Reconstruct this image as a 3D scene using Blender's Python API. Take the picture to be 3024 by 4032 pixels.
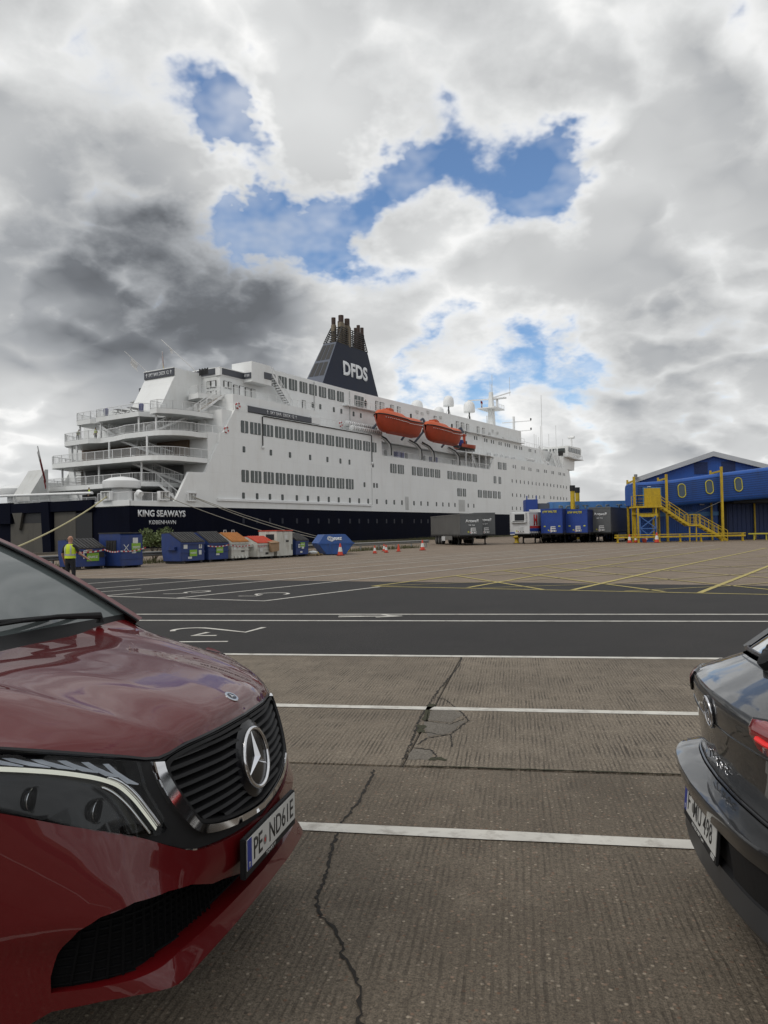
import bpy, bmesh, math, random
from mathutils import Vector, Matrix
from mathutils.geometry import delaunay_2d_cdt
random.seed(7)
R = math.radians
for o in list(bpy.data.objects): bpy.data.objects.remove(o)
SC = bpy.context.scene
COL = SC.collection

# ---------------------------------------------------------------- camera
cam_d = bpy.data.cameras.new('camera'); cam = bpy.data.objects.new('camera', cam_d); COL.objects.link(cam)
cam_d.sensor_fit = 'VERTICAL'; cam_d.sensor_height = 36.0; cam_d.lens = 27.05
cam_d.clip_start = 0.05; cam_d.clip_end = 20000
cam.location = (0, 0, 1.7)
_f = Vector((0, math.cos(R(1.4)), math.sin(R(1.4)))); _r0 = Vector((1, 0, 0)); _u0 = _r0.cross(_f)
_r = _r0*math.cos(R(1.03)) - _u0*math.sin(R(1.03)); _u = _r.cross(_f)
cam.rotation_euler = Matrix((( _r.x, _u.x, -_f.x), (_r.y, _u.y, -_f.y), (_r.z, _u.z, -_f.z))).to_euler()
SC.camera = cam
SC.cycles.max_bounces = 5; SC.cycles.diffuse_bounces = 2; SC.cycles.glossy_bounces = 3; SC.cycles.transparent_max_bounces = 6; SC.cycles.transmission_bounces = 2; SC.cycles.caustics_reflective = False; SC.cycles.caustics_refractive = False
SC.render.resolution_x = 768; SC.render.resolution_y = 1024
SC.view_settings.view_transform = 'Standard'; SC.view_settings.look = 'None'
SC.view_settings.exposure = 0.0; SC.view_settings.gamma = 1.0; SC.view_settings.use_curve_mapping = False

# ---------------------------------------------------------------- sky
SUN_EL, SUN_AZ = R(50), R(-120)          # azimuth measured from +Y towards +X
sun_dir = Vector((math.cos(SUN_EL)*math.sin(SUN_AZ), math.cos(SUN_EL)*math.cos(SUN_AZ), math.sin(SUN_EL)))
W = bpy.data.worlds.new('World'); SC.world = W; W.use_nodes = True
nt = W.node_tree; N = nt.nodes; L = nt.links; N.clear()
def nd(t, **k):
    n = N.new(t)
    for a, b in k.items(): setattr(n, a, b)
    return n
def mth(op, a, b=None, c=None, clamp=False):
    n = nd('ShaderNodeMath', operation=op, use_clamp=clamp)
    for i, v in enumerate((a, b, c)):
        if v is None: continue
        if isinstance(v, (int, float)): n.inputs[i].default_value = v
        else: L.new(v, n.inputs[i])
    return n.outputs[0]
def vmth(op, a, b=None, scale=None):
    n = nd('ShaderNodeVectorMath', operation=op)
    for i, v in enumerate((a, b)):
        if v is None: continue
        if isinstance(v, (tuple, list, Vector)): n.inputs[i].default_value = tuple(v)
        else: L.new(v, n.inputs[i])
    if scale is not None: n.inputs['Scale'].default_value = scale
    return n.outputs['Value'] if op == 'DOT_PRODUCT' else n.outputs[0]
tc = nd('ShaderNodeTexCoord'); DIR = vmth('NORMALIZE', tc.outputs['Generated'])
sky = nd('ShaderNodeTexSky', sky_type='NISHITA'); sky.sun_disc = False
sky.sun_elevation = SUN_EL; sky.sun_rotation = SUN_AZ; sky.air_density = 1.0; sky.dust_density = 0.6; sky.ozone_density = 2.0
sx = nd('ShaderNodeSeparateXYZ'); L.new(DIR, sx.inputs[0])
zc = mth('MAXIMUM', sx.outputs[2], 0.0)
# cloud layer plane: direction / (height + small curvature term)
den = mth('ADD', zc, 0.42)
px_ = mth('DIVIDE', sx.outputs[0], den); py_ = mth('DIVIDE', sx.outputs[1], den)
cb = nd('ShaderNodeCombineXYZ'); L.new(px_, cb.inputs[0]); L.new(py_, cb.inputs[1]); cb.inputs[2].default_value = 3.7
PLN = cb.outputs[0]
def noise(vec, scale, detail, rough, dist=0.0, off=(0, 0, 0)):
    n = nd('ShaderNodeTexNoise'); n.inputs['Scale'].default_value = scale; n.inputs['Detail'].default_value = detail
    n.inputs['Roughness'].default_value = rough; n.inputs['Distortion'].default_value = dist
    L.new(vmth('ADD', vec, off), n.inputs['Vector']); return n.outputs[0]
def cnoise(vec, scale, detail, rough):
    n = nd('ShaderNodeTexNoise'); n.inputs['Scale'].default_value = scale; n.inputs['Detail'].default_value = detail
    n.inputs['Roughness'].default_value = rough; L.new(vec, n.inputs['Vector']); return n.outputs['Color']
# ragged cloud outlines: look the gaps up along a direction that is jittered by turbulence
_w1 = vmth('SCALE', vmth('SUBTRACT', cnoise(PLN, 3.0, 1, 0.6), (0.5, 0.5, 0.5)), scale=0.09)
_w2 = vmth('SCALE', vmth('SUBTRACT', cnoise(PLN, 8.0, 4, 0.7), (0.5, 0.5, 0.5)), scale=0.13)
WARP = vmth('NORMALIZE', vmth('ADD', DIR, vmth('ADD', _w1, _w2)))
def fdir(x, y):   # azimuth / elevation of a cloud feature read off the photograph -> unit direction
    d = _f + _r*(x-1512)/3030 - _u*(y-2016)/3030
    return d.normalized()
def blob(x, y, rad_deg, amp, raw=False):
    d = vmth('DOT_PRODUCT', DIR if raw else WARP, fdir(x, y))
    k = 1.0/(1-math.cos(R(rad_deg)))
    e = mth('EXPONENT', mth('MULTIPLY', mth('SUBTRACT', d, 1.0), k))
    return mth('MULTIPLY', e, amp)
def total(items):
    s = items[0]
    for i in items[1:]: s = mth('ADD', s, i)
    return s
# clouds: cover field (fractal noise on the cloud layer + the gaps seen in the photograph)
def billow(vec, scale, detail, off=(0, 0, 0)):
    # puffy cumulus cells: inverted ridged noise, jittered by finer turbulence
    n = nd('ShaderNodeTexNoise', noise_type='RIDGED_MULTIFRACTAL', normalize=True); n.inputs['Scale'].default_value = scale; n.inputs['Detail'].default_value = detail; n.inputs['Roughness'].default_value = 0.5; n.inputs['Lacunarity'].default_value = 2.1; n.inputs['Offset'].default_value = 0.9; n.inputs['Gain'].default_value = 1.4
    L.new(vmth('ADD', vec, off), n.inputs['Vector']); return mth('SUBTRACT', 1.0, n.outputs[0])
BWP = vmth('ADD', PLN, vmth('SCALE', vmth('SUBTRACT', cnoise(PLN, 9.0, 2, 0.6), (0.5, 0.5, 0.5)), scale=0.10))
n1 = noise(PLN, 1.6, 3, 0.5); n2 = billow(BWP, 4.6, 3, (5.2, 1.3, 2.0)); nf = noise(PLN, 7.5, 5, 0.65, 0, (1.2, 3.3, 2.0)); n3 = noise(PLN, 1.1, 1, 0.5, 0.0, (9, 4, 1))
field = mth('ADD', mth('MULTIPLY', mth('SUBTRACT', n1, 0.5), 1.1), mth('ADD', mth('MULTIPLY', mth('SUBTRACT', n2, 0.04), 0.42), mth('MULTIPLY', mth('SUBTRACT', nf, 0.5), 1.0)))
gaps = total([
    blob(860, 430, 3.3, -0.66), blob(1010, 470, 2.3, -0.48), blob(1030, 570, 1.6, -0.3), blob(1130, 790, 3.6, -0.62), blob(1050, 900, 2.2, -0.35), blob(1370, 990, 2.8, -0.58), blob(1300, 830, 2.4, -0.35),
    blob(1720, 690, 3.2, -0.58), blob(2030, 770, 3.6, -0.66), blob(2230, 740, 2.2, -0.42), blob(2190, 570, 1.5, -0.45), blob(1530, 610, 2.2, -0.42), blob(1480, 740, 2.0, -0.3),
    blob(1950, 1410, 3.4, -0.50), blob(2230, 1430, 3.0, -0.42), blob(1700, 1470, 2.0, -0.28),
    blob(1200, 540, 3.0, 0.85), blob(1660, 900, 2.6, 0.35), blob(1000, 640, 2.0, 0.35), blob(1230, 790, 1.6, 0.45), blob(1580, 760, 1.6, .25), blob(1900, 930, 2.6, 0.3), blob(2100, 1270, 4, 0.3), blob(840, 150, 5, 0.28), blob(100, 1150, 6, .4), blob(300, 1500, 6, .4), blob(1020, 1330, 4, .3), blob(60, 500, 6, .2), blob(800, 690, 2.6, .6), blob(600, 760, 2.4, .4), blob(2270, 60, 3, .4), blob(950, 620, 1.8, .3), blob(2700, 300, 8, .2), blob(2750, 1000, 8, .2), blob(1700, 350, 6, 0.2)])
cover = mth('ADD', mth('ADD', mth('ADD', field, gaps), 0.36), mth('MULTIPLY', mth('MAXIMUM', mth('SUBTRACT', 0.11, zc), 0.0), 5.0))
mr = nd('ShaderNodeMapRange', interpolation_type='SMOOTHERSTEP'); L.new(cover, mr.inputs[0])
mr.inputs[1].default_value = -0.20; mr.inputs[2].default_value = 0.40
veil = mth('MULTIPLY', mth('MAXIMUM', mth('SUBTRACT', noise(PLN, 5.0, 4, 0.65, 0, (2.2, 7.1, 0.4)), 0.47), 0.0), 2.0)
ALPHA = mth('MAXIMUM', mr.outputs[0], mth('MINIMUM', veil, 0.45))
# thickness shading: lit from the sun side, grey where the layer is deep
PL2 = vmth('ADD', PLN, (0.02, -0.075, 0.0))
m1 = noise(PL2, 1.6, 3, 0.5); m2 = billow(vmth('ADD', BWP, (0.012, -0.045, 0.0)), 4.6, 3, (5.2, 1.3, 2.0))
relief = mth('ADD', mth('MULTIPLY', mth('SUBTRACT', m1, n1), 0.75), mth('MULTIPLY', mth('SUBTRACT', m2, n2), 0.13))
def tb(x, y, r_, a_): return blob(x, y, r_, a_, True)
thick = total([mth('MULTIPLY', mth('SUBTRACT', n3, 0.5), 0.40),
    tb(960, 1150, 6.0, 0.20), tb(620, 1080, 9.0, 0.15), tb(300, 1270, 10.0, 0.20), tb(1100, 1230, 4.0, 0.10), tb(540, 720, 7.0, 0.10), tb(820, 1380, 5, 0.10), tb(40, 1350, 6, 0.08), tb(330, 560, 5, 0.05),
    tb(2600, 1250, 6, 0.03), tb(2450, 1640, 3.0, 0.12), tb(2780, 1760, 3, 0.14), tb(1600, 1130, 3.0, 0.09), tb(2350, 1080, 4, .03), tb(2850, 150, 8, .06), tb(1560, 1420, 3, 0.06), tb(2700, 1480, 4, .06),
    tb(900, 880, 3.0, -0.20), tb(130, 1580, 4.0, -0.22), tb(60, 1820, 4.5, -0.20), tb(700, 130, 8, -0.14), tb(1250, 520, 4, -0.10), tb(1300, 1130, 3.0, -0.14), tb(1750, 980, 5, -0.12),
    tb(2500, 620, 6, -0.06), tb(1960, 1680, 4, -0.10), tb(1900, 1330, 4, -0.06)])
lum = mth('SUBTRACT', mth('ADD', 0.655, relief), thick)
lum = mth('MAXIMUM', mth('MINIMUM', lum, 0.93), 0.19)
# thin edges of a cloud are brighter than its body
edge = mth('SUBTRACT', 1.0, mth('MINIMUM', mth('MULTIPLY', mth('MAXIMUM', cover, 0.0), 1.5), 1.0))
lum = mth('ADD', lum, mth('MULTIPLY', edge, 0.31))
cr = nd('ShaderNodeValToRGB'); L.new(lum, cr.inputs[0])
el = cr.color_ramp.elements
el[0].position = 0.10; el[0].color = (0.085, 0.091, 0.100, 1); el[1].position = 0.95; el[1].color = (0.96, 0.96, 0.95, 1)
for p, c in ((0.25, (0.178, 0.190, 0.208, 1)), (0.42, (0.372, 0.388, 0.408, 1)), (0.60, (0.57, 0.58, 0.585, 1)), (0.78, (0.74, 0.75, 0.75, 1))):
    e = el.new(p); e.color = c
skyc = nd('ShaderNodeMix', data_type='RGBA', blend_type='MULTIPLY'); skyc.inputs[0].default_value = 1.0
L.new(sky.outputs[0], skyc.inputs[6]); skyc.inputs[7].default_value = (0.112, 0.128, 0.142, 1)
mixc = nd('ShaderNodeMix', data_type='RGBA'); L.new(ALPHA, mixc.inputs[0]); L.new(skyc.outputs[2], mixc.inputs[6]); L.new(cr.outputs[0], mixc.inputs[7])
bg = nd('ShaderNodeBackground'); bg.inputs['Strength'].default_value = 1.0
L.new(mixc.outputs[2], bg.inputs['Color']); wo = nd('ShaderNodeOutputWorld'); L.new(bg.outputs[0], wo.inputs[0])
W.cycles.sampling_method = 'MANUAL'; W.cycles.sample_map_resolution = 512
# ---------------------------------------------------------------- sun behind thin cloud
sl = bpy.data.lights.new('sun', 'SUN'); sl.energy = 1.1; sl.angle = R(25); sl.color = (1.0, 0.95, 0.88)
so = bpy.data.objects.new('sun', sl); COL.objects.link(so); so.rotation_euler = (-sun_dir).to_track_quat('-Z', 'Y').to_euler()
# ================================================================ helpers
def tag(o, label=None, cat=None, group=None, kind=None):
    for k, v in (('label', label), ('category', cat), ('group', group), ('kind', kind)):
        if v: o[k] = v
    return o
def empty(name, loc=(0, 0, 0), rz=0.0, parent=None):
    o = bpy.data.objects.new(name, None); o.empty_display_size = 0.2; COL.objects.link(o)
    o.location = loc; o.rotation_euler = (0, 0, rz)
    if parent: o.parent = parent
    return o
def thing(name, label, cat, loc=(0, 0, 0), rz=0.0, group=None):
    return tag(empty(name, loc, rz), label, cat, group)
def obj(name, me, parent=None, loc=None, rz=None):
    o = bpy.data.objects.new(name, me); COL.objects.link(o)
    if parent: o.parent = parent
    if loc: o.location = loc
    if rz: o.rotation_euler = (0, 0, rz)
    return o
def copy_tree(o, parent=None):
    c = o.copy(); COL.objects.link(c); c.parent = parent
    for ch in o.children: copy_tree(ch, c)
    return c
class MB:
    def __init__(s): s.v = []; s.f = []; s.m = []
    def add(s, vs, fs, mi=0):
        b = len(s.v); s.v += [tuple(p) for p in vs]; s.f += [tuple(i+b for i in f) for f in fs]; s.m += [mi]*len(fs); return s
    def box(s, x0, x1, y0, y1, z0, z1, mi=0, M=None):
        vs = [Vector(p) for p in ((x0,y0,z0),(x1,y0,z0),(x1,y1,z0),(x0,y1,z0),(x0,y0,z1),(x1,y0,z1),(x1,y1,z1),(x0,y1,z1))]
        if M: vs = [M @ p for p in vs]
        return s.add(vs, [(0,3,2,1),(4,5,6,7),(0,1,5,4),(1,2,6,5),(2,3,7,6),(3,0,4,7)], mi)
    def hexa(s, vs, mi=0):
        return s.add(vs, [(0,3,2,1),(4,5,6,7),(0,1,5,4),(1,2,6,5),(2,3,7,6),(3,0,4,7)], mi)
    def bar(s, a, b, w, h=None, mi=0, up=(0, 0, 1)):
        a = Vector(a); b = Vector(b); h = h or w; d = (b-a).normalized(); u = Vector(up)
        if abs(d.dot(u)) > .98: u = Vector((1, 0, 0))
        sd = d.cross(u).normalized()*w/2; u = sd.cross(d).normalized()*h/2
        return s.hexa([a-sd-u, a+sd-u, b+sd-u, b-sd-u, a-sd+u, a+sd+u, b+sd+u, b-sd+u], mi)
    def tube(s, pts, r, n=8, cap=True, mi=0):
        pts = [Vector(p) for p in pts]; rs = r if isinstance(r, (list, tuple)) else [r]*len(pts); b = len(s.v); up = None
        for i, p in enumerate(pts):
            d = (pts[min(i+1, len(pts)-1)] - pts[max(i-1, 0)]).normalized()
            if up is None: up = Vector((0, 0, 1)) if abs(d.z) < .9 else Vector((1, 0, 0))
            x = d.cross(up).normalized(); up = x.cross(d).normalized()
            for k in range(n):
                a = 2*math.pi*k/n; s.v.append(tuple(p + (x*math.cos(a) + up*math.sin(a))*rs[i]))
        for i in range(len(pts)-1):
            for k in range(n):
                k2 = (k+1) % n; s.f.append((b+i*n+k, b+i*n+k2, b+(i+1)*n+k2, b+(i+1)*n+k)); s.m.append(mi)
        if cap:
            s.f.append(tuple(b+k for k in range(n-1, -1, -1))); s.f.append(tuple(b+(len(pts)-1)*n+k for k in range(n))); s.m += [mi, mi]
        return s
    def lathe(s, prof, n=20, c=(0, 0, 0), mi=0, axis='z'):
        b = len(s.v)
        for r, z in prof:
            for k in range(n):
                a = 2*math.pi*k/n; x, y = r*math.cos(a), r*math.sin(a)
                p = (x, y, z) if axis == 'z' else ((z, x, y) if axis == 'x' else (y, z, x))
                s.v.append((c[0]+p[0], c[1]+p[1], c[2]+p[2]))
        for i in range(len(prof)-1):
            for k in range(n):
                k2 = (k+1) % n; s.f.append((b+i*n+k, b+i*n+k2, b+(i+1)*n+k2, b+(i+1)*n+k)); s.m.append(mi)
        s.f.append(tuple(b+k for k in range(n-1, -1, -1))); s.f.append(tuple(b+(len(prof)-1)*n+k for k in range(n))); s.m += [mi, mi]
        return s
    def prism(s, poly, h0, h1, axis='z', mi=0):
        n = len(poly); b = len(s.v)
        def P(p, h): return {'z': (p[0], p[1], h), 'y': (p[0], h, p[1]), 'x': (h, p[0], p[1])}[axis]
        s.v += [P(p, h0) for p in poly] + [P(p, h1) for p in poly]
        s.f += [tuple(b+i for i in range(n-1, -1, -1)), tuple(b+n+i for i in range(n))] + [(b+i, b+(i+1) % n, b+n+(i+1) % n, b+n+i) for i in range(n)]
        s.m += [mi]*(n+2); return s
    def grid(s, rows, mi=0, closed=False):
        b = len(s.v); nr = len(rows); nc = len(rows[0])
        for r in rows: s.v += [tuple(p) for p in r]
        for i in range(nr-1):
            for j in range(nc if closed else nc-1):
                j2 = (j+1) % nc; s.f.append((b+i*nc+j, b+i*nc+j2, b+(i+1)*nc+j2, b+(i+1)*nc+j)); s.m.append(mi)
        return s
    def mesh(s, name, mats, smooth=False, bevel=0.0, fix=True):
        me = bpy.data.meshes.new(name); me.from_pydata(s.v, [], s.f)
        for m in (mats if isinstance(mats, (list, tuple)) else [mats]): me.materials.append(m)
        if any(s.m): me.polygons.foreach_set('material_index', s.m)
        if fix or bevel:
            bm = bmesh.new(); bm.from_mesh(me)
            if bevel:
                bmesh.ops.remove_doubles(bm, verts=bm.verts, dist=1e-5)
                es = [e for e in bm.edges if len(e.link_faces) == 2 and e.calc_face_angle(0) > .5]
                bmesh.ops.bevel(bm, geom=es, offset=bevel, segments=2, affect='EDGES', clamp_overlap=True)
            if fix: bmesh.ops.recalc_face_normals(bm, faces=bm.faces)
            bm.to_mesh(me); bm.free()
        if smooth is True: me.polygons.foreach_set('use_smooth', [True]*len(me.polygons))
        elif smooth: me.shade_smooth() if False else sm_angle(me, smooth)
        me.update(); return me
    def build(s, name, mats, parent=None, smooth=False, bevel=0.0, fix=True):
        return obj(name, s.mesh(name, mats, smooth, bevel, fix), parent)
def sm_angle(me, deg):
    me.polygons.foreach_set('use_smooth', [True]*len(me.polygons))
    bm = bmesh.new(); bm.from_mesh(me)
    for e in bm.edges:
        if len(e.link_faces) == 2 and e.calc_face_angle(0) > R(deg): e.smooth = False
    bm.to_mesh(me); bm.free()
def text_mesh(txt, width, height, mat, depth=0.01, bold=0.0, shear=0.0, name='lettering', spacing=1.0):
    """Flat lettering in the XZ plane (reads along +X, up +Z), facing -Y, centred."""
    cu = bpy.data.curves.new('t', 'FONT'); cu.body = txt; cu.size = 1; cu.offset = bold; cu.extrude = 0.0; cu.shear = shear; cu.space_character = spacing; cu.resolution_u = 3
    o = bpy.data.objects.new('t', cu); COL.objects.link(o)
    dg = bpy.context.evaluated_depsgraph_get(); me = bpy.data.meshes.new_from_object(o.evaluated_get(dg))
    bpy.data.objects.remove(o); bpy.data.curves.remove(cu)
    xs = [v.co.x for v in me.vertices]; ys = [v.co.y for v in me.vertices]
    x0, x1, y0, y1 = min(xs), max(xs), min(ys), max(ys)
    sx_ = width/(x1-x0) if width else height/(y1-y0); sy_ = height/(y1-y0)
    for v in me.vertices: v.co = Vector(((v.co.x-(x0+x1)/2)*sx_, 0, (v.co.y-(y0+y1)/2)*sy_))
    bm = bmesh.new(); bm.from_mesh(me)
    bmesh.ops.recalc_face_normals(bm, faces=bm.faces)
    if bm.faces and sum(f.normal.y*f.calc_area() for f in bm.faces) > 0: bmesh.ops.reverse_faces(bm, faces=bm.faces)
    r = bmesh.ops.extrude_face_region(bm, geom=list(bm.faces))
    bmesh.ops.translate(bm, vec=(0, -depth, 0), verts=[g for g in r['geom'] if isinstance(g, bmesh.types.BMVert)])
    bm.to_mesh(me); bm.free(); me.name = name; me.materials.clear(); me.materials.append(mat)
    return me

# ---------------------------------------------------------------- materials
def mat(name, col, rough=.5, metal=0.0, var=.10, vs=2.0, bump=0.0, bs=30.0, coat=0.0, spec=.5, emit=None, streak=0.0, dirt=None, dirt_amt=0.0, aniso=(1, 1, 1), coat_r=0.03):
    m = bpy.data.materials.new(name); m.use_nodes = True; t = m.node_tree; n = t.nodes; l = t.links
    b = n['Principled BSDF']; b.inputs['Roughness'].default_value = rough; b.inputs['Metallic'].default_value = metal
    b.inputs['Specular IOR Level'].default_value = spec
    if coat: b.inputs['Coat Weight'].default_value = coat; b.inputs['Coat Roughness'].default_value = coat_r
    c4 = (col[0], col[1], col[2], 1); b.inputs['Base Color'].default_value = c4
    tcn = n.new('ShaderNodeTexCoord'); mp = n.new('ShaderNodeMapping'); mp.inputs['Scale'].default_value = aniso; l.new(tcn.outputs['Object'], mp.inputs[0])
    last = None
    if var:
        nz = n.new('ShaderNodeTexNoise'); nz.inputs['Scale'].default_value = vs; nz.inputs['Detail'].default_value = 6; nz.inputs['Roughness'].default_value = .6; l.new(mp.outputs[0], nz.inputs['Vector'])
        mr_ = n.new('ShaderNodeMapRange'); l.new(nz.outputs[0], mr_.inputs[0]); mr_.inputs[1].default_value = .3; mr_.inputs[2].default_value = .7; mr_.inputs[3].default_value = 1-var; mr_.inputs[4].default_value = 1+var
        mx = n.new('ShaderNodeMix'); mx.data_type = 'RGBA'; mx.blend_type = 'MULTIPLY'; mx.inputs[0].default_value = 1; mx.inputs[6].default_value = c4; l.new(mr_.outputs[0], mx.inputs[7])
        last = mx.outputs[2]
        rr = n.new('ShaderNodeMapRange'); l.new(nz.outputs[0], rr.inputs[0]); rr.inputs[3].default_value = max(0, rough-.06); rr.inputs[4].default_value = min(1, rough+.08); l.new(rr.outputs[0], b.inputs['Roughness'])
    if dirt:
        dz = n.new('ShaderNodeTexNoise'); dz.inputs['Scale'].default_value = vs*2.3; dz.inputs['Detail'].default_value = 8; dz.inputs['Roughness'].default_value = .7
        dm = n.new('ShaderNodeMapping'); dm.inputs['Scale'].default_value = (1, 1, .18 if streak else 1); dm.inputs['Location'].default_value = (3, 7, 1); l.new(mp.outputs[0], dm.inputs[0]); l.new(dm.outputs[0], dz.inputs['Vector'])
        dr = n.new('ShaderNodeMapRange'); l.new(dz.outputs[0], dr.inputs[0]); dr.inputs[1].default_value = .5; dr.inputs[2].default_value = .72; dr.inputs[4].default_value = dirt_amt
        dx = n.new('ShaderNodeMix'); dx.data_type = 'RGBA'; l.new(dr.outputs[0], dx.inputs[0])
        if last: l.new(last, dx.inputs[6])
        else: dx.inputs[6].default_value = c4
        dx.inputs[7].default_value = (*dirt, 1); last = dx.outputs[2]
    if last: l.new(last, b.inputs['Base Color'])
    if bump:
        bz = n.new('ShaderNodeTexNoise'); bz.inputs['Scale'].default_value = bs; bz.inputs['Detail'].default_value = 4; l.new(mp.outputs[0], bz.inputs['Vector'])
        bp = n.new('ShaderNodeBump'); bp.inputs['Strength'].default_value = bump; bp.inputs['Distance'].default_value = .02; l.new(bz.outputs[0], bp.inputs['Height']); l.new(bp.outputs[0], b.inputs['Normal'])
    if emit:
        b.inputs['Emission Color'].default_value = (*emit[0], 1); b.inputs['Emission Strength'].default_value = emit[1]
    return m
M = {}
# ================================================================ ground
LA = R(9.5); E1 = Vector((math.cos(LA), -math.sin(LA), 0)); E2 = Vector((math.sin(LA), math.cos(LA), 0))   # along / across the queue lanes
def lane(s_, t_, z=0.0): p = E1*s_ + E2*t_; return Vector((p.x, p.y, z))
def ground_mat(name, base, dark, light, agg=0.0, groove=0.0, agg_scale=70., patch=.35, rough=.85, crackle=0.0, ref=None):
    m = bpy.data.materials.new(name); m.use_nodes = True; t = m.node_tree; n = t.nodes; l = t.links; b = n['Principled BSDF']
    b.inputs['Roughness'].default_value = rough; b.inputs['Specular IOR Level'].default_value = .35
    geo = n.new('ShaderNodeNewGeometry'); mp = n.new('ShaderNodeMapping'); mp.inputs['Rotation'].default_value = (0, 0, LA); l.new(geo.outputs['Position'], mp.inputs[0])
    def nz(sc, de, ro, vec=None, dim=None):
        k = n.new('ShaderNodeTexNoise'); k.inputs['Scale'].default_value = sc; k.inputs['Detail'].default_value = de; k.inputs['Roughness'].default_value = ro; l.new(vec or mp.outputs[0], k.inputs['Vector']); return k.outputs[0]
    def ramp(v, a, c, o0=0., o1=1.):
        k = n.new('ShaderNodeMapRange'); l.new(v, k.inputs[0]); k.inputs[1].default_value = a; k.inputs[2].default_value = c; k.inputs[3].default_value = o0; k.inputs[4].default_value = o1; return k.outputs[0]
    def mix(f, A, B, bt='MIX'):
        k = n.new('ShaderNodeMix'); k.data_type = 'RGBA'; k.blend_type = bt
        if isinstance(f, float): k.inputs[0].default_value = f
        else: l.new(f, k.inputs[0])
        for i, v in ((6, A), (7, B)):
            if isinstance(v, tuple): k.inputs[i].default_value = (*v, 1)
            else: l.new(v, k.inputs[i])
        return k.outputs[2]
    col = mix(ramp(nz(.55, 6, .6), .35, .68), base, dark)
    col = mix(ramp(nz(2.6, 7, .65), .52, .75, 0, patch), col, light)
    col = mix(ramp(nz(13., 6, .7), .42, .72, 0, .6), col, dark); col = mix(ramp(nz(48., 4, .7), .46, .66, 0, .75), col, tuple(c*.62 for c in dark))
    fine = nz(120., 3, .7); col = mix(ramp(fine, .3, .7, .75, 1.25), col, col, 'MIX') if False else col
    mul = n.new('ShaderNodeMix'); mul.data_type = 'RGBA'; mul.blend_type = 'MULTIPLY'; mul.inputs[0].default_value = 1.0; l.new(col, mul.inputs[6]); l.new(ramp(fine, .3, .7, .5, 1.5), mul.inputs[7]); col = mul.outputs[2]
    h = ramp(nz(45., 4, .7), .3, .7)
    if agg:
        vo = n.new('ShaderNodeTexVoronoi'); vo.inputs['Scale'].default_value = agg_scale; l.new(mp.outputs[0], vo.inputs['Vector'])
        sep = n.new('ShaderNodeSeparateColor'); l.new(vo.outputs['Color'], sep.inputs[0])
        peb = ramp(vo.outputs['Distance'], .32, .18, 0, 1)
        mk = n.new('ShaderNodeMath'); mk.operation = 'MULTIPLY'; l.new(peb, mk.inputs[0]); l.new(ramp(sep.outputs[0], .08, .35), mk.inputs[1])
        mk2 = n.new('ShaderNodeMath'); mk2.operation = 'MULTIPLY'; l.new(mk.outputs[0], mk2.inputs[0]); mk2.inputs[1].default_value = agg
        pc = mix(sep.outputs[1], tuple(c*.75 for c in dark), tuple(min(1, c*1.3) for c in light)); pc = mix(ramp(sep.outputs[2], .75, .9, 0, .6), pc, (.20, .11, .07))
        col = mix(mk2.outputs[0], col, pc)
        hh = n.new('ShaderNodeMath'); hh.operation = 'ADD'; l.new(h, hh.inputs[0]); l.new(mk2.outputs[0], hh.inputs[1]); h = hh.outputs[0]
    if groove:
        # brushed/tined finish: fine ragged furrows across the lanes
        st = n.new('ShaderNodeMapping'); st.inputs['Scale'].default_value = (1.0, .035, 1.0); l.new(mp.outputs[0], st.inputs[0])
        wv = n.new('ShaderNodeTexWave'); wv.wave_type = 'BANDS'; wv.bands_direction = 'X'; wv.inputs['Scale'].default_value = 9.5; wv.inputs['Distortion'].default_value = 4.5; wv.inputs['Detail'].default_value = 3; wv.inputs['Detail Scale'].default_value = 1.6; wv.inputs['Detail Roughness'].default_value = .7; st2 = n.new('ShaderNodeMapping'); st2.inputs['Scale'].default_value = (1.0, .12, 1.0); l.new(mp.outputs[0], st2.inputs[0]); l.new(st2.outputs[0], wv.inputs['Vector'])
        wr = ramp(wv.outputs[0], .45, .85); gnn = ramp(nz(40., 5, .75, st.outputs[0]), .40, .60)
        gx = n.new('ShaderNodeMath'); gx.operation = 'MULTIPLY'; l.new(wr, gx.inputs[0]); l.new(gnn, gx.inputs[1]); gx2 = n.new('ShaderNodeMath'); gx2.operation = 'MULTIPLY_ADD'; l.new(wr, gx2.inputs[0]); gx2.inputs[1].default_value = .35; l.new(gx.outputs[0], gx2.inputs[2]); gn = gx2.outputs[0]
        brk = ramp(nz(3.2, 5, .6), .38, .62, .15, 1.0)
        gm = n.new('ShaderNodeMath'); gm.operation = 'MULTIPLY'; l.new(gn, gm.inputs[0]); l.new(brk, gm.inputs[1])
        gi = n.new('ShaderNodeMath'); gi.operation = 'MULTIPLY'; l.new(gm.outputs[0], gi.inputs[0]); gi.inputs[1].default_value = groove
        col = mix(gi.outputs[0], col, tuple(c*.42 for c in dark))
        hs = n.new('ShaderNodeMath'); hs.operation = 'SUBTRACT'; l.new(h, hs.inputs[0]); l.new(gm.outputs[0], hs.inputs[1]); h = hs.outputs[0]
    bp = n.new('ShaderNodeBump'); bp.inputs['Strength'].default_value = .55; bp.inputs['Distance'].default_value = .006; l.new(h, bp.inputs['Height']); l.new(bp.outputs[0], b.inputs['Normal'])
    l.new(col, b.inputs['Base Color']); return m
M['slab'] = ground_mat('worn_brushed_concrete', (.252, .210, .160), (.142, .117, .089), (.342, .293, .230), agg=.85, groove=.8, agg_scale=46.)
M['slab_near'] = ground_mat('exposed_aggregate_concrete_shaded', (.196, .161, .121), (.101, .082, .061), (.292, .246, .190), agg=1.0, groove=.42, agg_scale=34.)  # coarser exposed aggregate; its darker tone also carries painted foreground shade
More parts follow.
